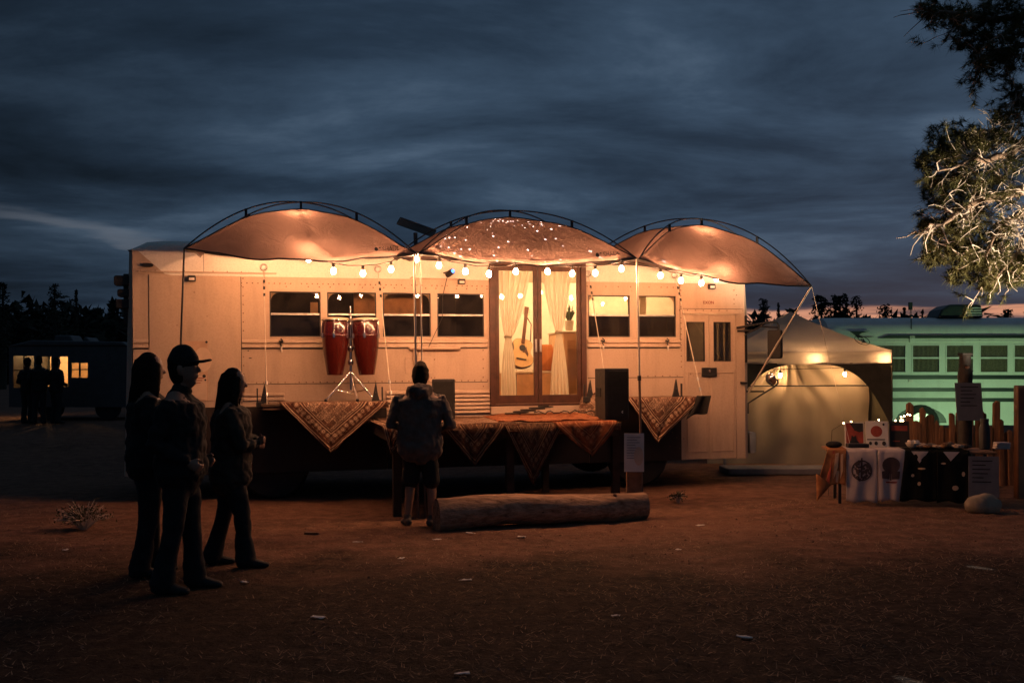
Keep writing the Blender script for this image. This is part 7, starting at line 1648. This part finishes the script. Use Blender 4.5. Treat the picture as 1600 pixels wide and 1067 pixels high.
# fairy lights looped behind the prints and along the fence
fl = thing('fairy_lights', 'thin string of tiny warm lights behind the prints on the table', 'string lights', P(1380, 660, 13.0))
fpts = [(1300, 672), (1318, 661), (1330, 659), (1347, 662), (1354, 660), (1360, 661), (1366, 659), (1373, 656), (1384, 660), (1391, 662), (1399, 657), (1408, 651), (1413, 650), (1418, 647.5), (1422, 648.5)]
fw = [P(x, y, 13.25) for x, y in fpts]
MBd().tube(fw, 0.003, 4).tube([fw[0], Vector((fw[0].x - 0.05, 13.25, gz(4, 13.2)))], 0.003, 4).build('wire', 'cord', fl)
fb0 = None
for q in fw[1:]:
    if fb0 is None:
        fb0 = MBd().ball((0, 0, 0), 0.010, 8, 6).build('tiny_bulb', 'fairy_glow', None, smooth=180, origin=(0, 0, 0)); fb0.parent = fl; fb0.matrix_basis = wm(fl).inverted() @ Matrix.Translation(q)
    else: inst(fb0, fl, q)
lq = P(1409, 660, 13.7)
lan = thing('lantern', 'small glowing lantern on a stand between the tent and the stakes', 'lantern', (lq.x, 13.7, gz(lq.x, 13.7)))
MBd().tube([(lq.x, 13.7, gz(lq.x, 13.7)), (lq.x, 13.7, lq.z - 0.06)], 0.015, 8).build('stand', 'black_metal', lan)
MBd().ball(lq, 0.034, 12, 8).build('globe', 'lantern_glow', lan, smooth=180); MBd().lathe([(0.03, 0), (0.05, 0.012), (0.02, 0.03)], 12, Matrix.Translation(lq + Vector((0, 0, 0.043)))).build('cap', 'black_metal', lan)
# rock
rk = P(1536, 806, 11.6); b = MBd().ball((0, 0, 0), 1.0, 22, 14); gz_ = gz(rk.x, 11.6)
for v in b.v:
    n_ = v.normalized(); f = 1 + 0.16 * noise.noise(n_ * 1.3 + Vector((4, 1, 2))) + 0.06 * noise.noise(n_ * 3.5)
    v.x, v.y, v.z = n_.x * 0.205 * f, n_.y * 0.16 * f, max(-0.6, n_.z) * 0.135 * f
tag(b.build('boulder', 'stone', None, Matrix.Translation((rk.x, 11.6, gz_ + 0.09)), smooth=180), 'rounded grey boulder on the dirt below the grey sign', 'rock')

# ================================================================== the big pine leaning in from the right
pine = thing('large_pine', 'large pine at the right with pale limbs lit from below', 'tree', (7.9, 13.0, gz(7.9, 13)))
rr = random.Random(12); TD = 13.0
MBd().tube([(7.9, 13, -0.1), (7.85, 13.0, 2.0), (7.95, 13.1, 4.5), (7.8, 13, 7.0), (7.9, 13, 9.5)], [0.30, 0.25, 0.21, 0.16, 0.06], 14).build('trunk', 'bark', pine, smooth=60)
limb_b = MBd(); twig_b = MBd(); tufts = []
def limb(px_pts, r0, r1, d0, d1):
    n = len(px_pts); pts = []
    for i, (x, y) in enumerate(px_pts): t = i / (n - 1); pts.append(P(x, y, d0 + (d1 - d0) * t))
    limb_b.tube(pts, [r0 + (r1 - r0) * i / (n - 1) for i in range(n)], 8); return pts
L1 = limb([(1745, 215), (1600, 222), (1588, 230), (1575, 243), (1555, 245), (1540, 252), (1522, 247), (1490, 262), (1462, 268)], 0.075, 0.010, 13.0, 12.2)
L1b = limb([(1590, 226), (1575, 212), (1560, 204), (1547, 206), (1538, 203), (1530, 212)], 0.035, 0.008, 12.9, 12.6)
L2 = limb([(1745, 280), (1600, 297), (1570, 304), (1540, 311), (1518, 320), (1504, 322), (1486, 342), (1470, 352), (1452, 350)], 0.08, 0.010, 13.0, 12.0)
L3 = limb([(1745, 325), (1600, 331), (1582, 340), (1566, 352), (1552, 372), (1540, 402)], 0.05, 0.010, 13.0, 12.4)
L4 = limb([(1745, 360), (1610, 360), (1595, 375), (1590, 395), (1572, 415), (1558, 432), (1546, 445)], 0.04, 0.008, 13.0, 12.5)
L5 = limb([(1745, 400), (1620, 405), (1600, 420), (1587, 436), (1572, 442)], 0.03, 0.006, 13.0, 12.6)
U1 = limb([(1745, 30), (1600, 25), (1550, 32), (1500, 22), (1460, 18), (1436, 12)], 0.06, 0.010, 12.8, 11.6)
U2 = limb([(1745, 80), (1600, 70), (1560, 80), (1530, 92)], 0.05, 0.010, 12.8, 12.0)
U3 = limb([(1745, 150), (1640, 150), (1600, 140), (1585, 160)], 0.04, 0.010, 12.9, 12.4)
def tw(p, d, ln, r, lev, dense):
    """a crooked twig with side twigs; foliage tufts on its outer part"""
    if p.x / p.y * F + 800 < 1452: return
    pts = [p]; q = p.copy(); dd = d.normalized(); n = 4
    for i in range(n):
        dd = (dd + Vector((rr.gauss(0, 0.42), rr.gauss(0, 0.42), rr.gauss(0, 0.36) - 0.04))).normalized(); q = q + dd * ln / n; pts.append(q.copy())
    twig_b.tube(pts, [r, r * 0.8, r * 0.6, r * 0.45, r * 0.3], 4)
    if lev > 0:
        for k in range(rr.randint(2, 4)): a = pts[rr.randint(1, n)]; tw(a, dd + Vector((rr.gauss(0, 0.8), rr.gauss(0, 0.8), rr.gauss(0, 0.6) - 0.15)), ln * rr.uniform(0.4, 0.7), r * 0.6, lev - 1, dense)
    elif rr.random() < dense:
        for a in pts[2:]:
            tufts.append((a + Vector((rr.gauss(0, 0.02), rr.gauss(0, 0.02), rr.gauss(0, 0.02))), dd))
def along(pts, t):
    t *= len(pts) - 1; i = min(int(t), len(pts) - 2); return pts[i].lerp(pts[i + 1], t - i)
for (pts, n, dense, dn) in ((L1, 20, 0.95, -0.1), (L1b, 10, 0.75, 0.2), (L2, 28, 0.95, -0.75), (L3, 20, 0.55, -0.9), (L4, 14, 0.6, -0.2), (L5, 5, 0.6, 0.2), (U1, 30, 1.0, -0.2), (U2, 16, 1.0, -0.2), (U3, 9, 1.0, 0.1)):
    for k in range(n):
        t = 0.22 + 0.78 * rr.random() ** 0.8; p = along(pts, t)
        tw(p, Vector((-0.55 + rr.gauss(0, 0.5), rr.gauss(0, 0.6), dn + rr.gauss(0, 0.55))), rr.uniform(0.25, 0.55), 0.011 if n > 9 else 0.008, 1, dense)
# the bare pale tangle in the heart of the crown
for k in range(95):
    pts = (L1, L2, L2, L3, L3, L4, L1b)[k % 7]; p = along(pts, 0.08 + 0.6 * rr.random())
    tw(p, Vector((-0.35 + rr.gauss(0, 0.6), -0.5 + rr.gauss(0, 0.5), -0.55 + rr.gauss(0, 0.6))), rr.uniform(0.30, 0.62), 0.0095, 1, 0.10)
# masses of foliage at the outer ends, where the photograph shows them
for (px, py, rx, ry, n) in ((1470, 215, 26, 22, 60), (1500, 235, 40, 30, 120), (1450, 252, 18, 16, 34), (1480, 275, 35, 22, 90), (1525, 285, 40, 20, 70), (1580, 190, 32, 22, 70), (1460, 352, 30, 10, 40), (1475, 385, 28, 28, 110), (1510, 400, 30, 25, 100), (1535, 430, 26, 22, 90), (1565, 380, 34, 30, 20), (1500, 350, 35, 18, 50), (1545, 446, 16, 9, 36), (1580, 436, 22, 12, 36), (1505, 205, 22, 18, 40), (1550, 330, 40, 40, 8),
                            (1440, 250, 12, 14, 26), (1447, 350, 14, 9, 22), (1462, 300, 22, 26, 60), (1500, 300, 30, 26, 90), (1455, 400, 14, 18, 40), (1525, 385, 34, 30, 110), (1560, 410, 34, 26, 90), (1590, 420, 20, 24, 50), (1540, 215, 30, 14, 50), (1590, 250, 22, 22, 16), (1495, 430, 18, 14, 40),
                            (1450, 15, 22, 14, 40), (1490, 25, 34, 22, 80), (1520, 55, 36, 30, 110), (1560, 35, 45, 40, 170), (1545, 95, 36, 16, 70), (1590, 70, 26, 45, 90), (1595, 150, 16, 22, 40), (1600, 10, 60, 30, 120)):
    for k in range(n):
        a = rr.random() * 2 * PI; q = math.sqrt(rr.random()); p = P(px + rx * q * math.cos(a), py + ry * q * math.sin(a), (12.95 if py > 130 else 12.4) + rr.gauss(0, 0.24))
        tufts.append((p, Vector((rr.gauss(-0.4, 0.7), rr.gauss(0, 0.7), rr.gauss(0.1, 0.7)))))
limb_b.build('limbs', 'bark', pine, smooth=60); twig_b.build('twigs', 'twig', pine, smooth=60)
nb_ = MBd()
for (p, d) in tufts:
    d = d.normalized() if d.length > 1e-6 else Vector((0, 0, 1))
    for k in range(24):
        v = (d * 0.7 + Vector((rr.gauss(0, 0.6), rr.gauss(0, 0.6), rr.gauss(0, 0.6)))).normalized(); ln = rr.uniform(0.07, 0.135); o_ = p - d * rr.random() * 0.06; s_ = v.orthogonal().normalized() * 0.0052
        nb_.add([o_ - s_, o_ + s_, o_ + v * ln], [(0, 1, 2)])
nb_.build('crown', 'needles', pine)
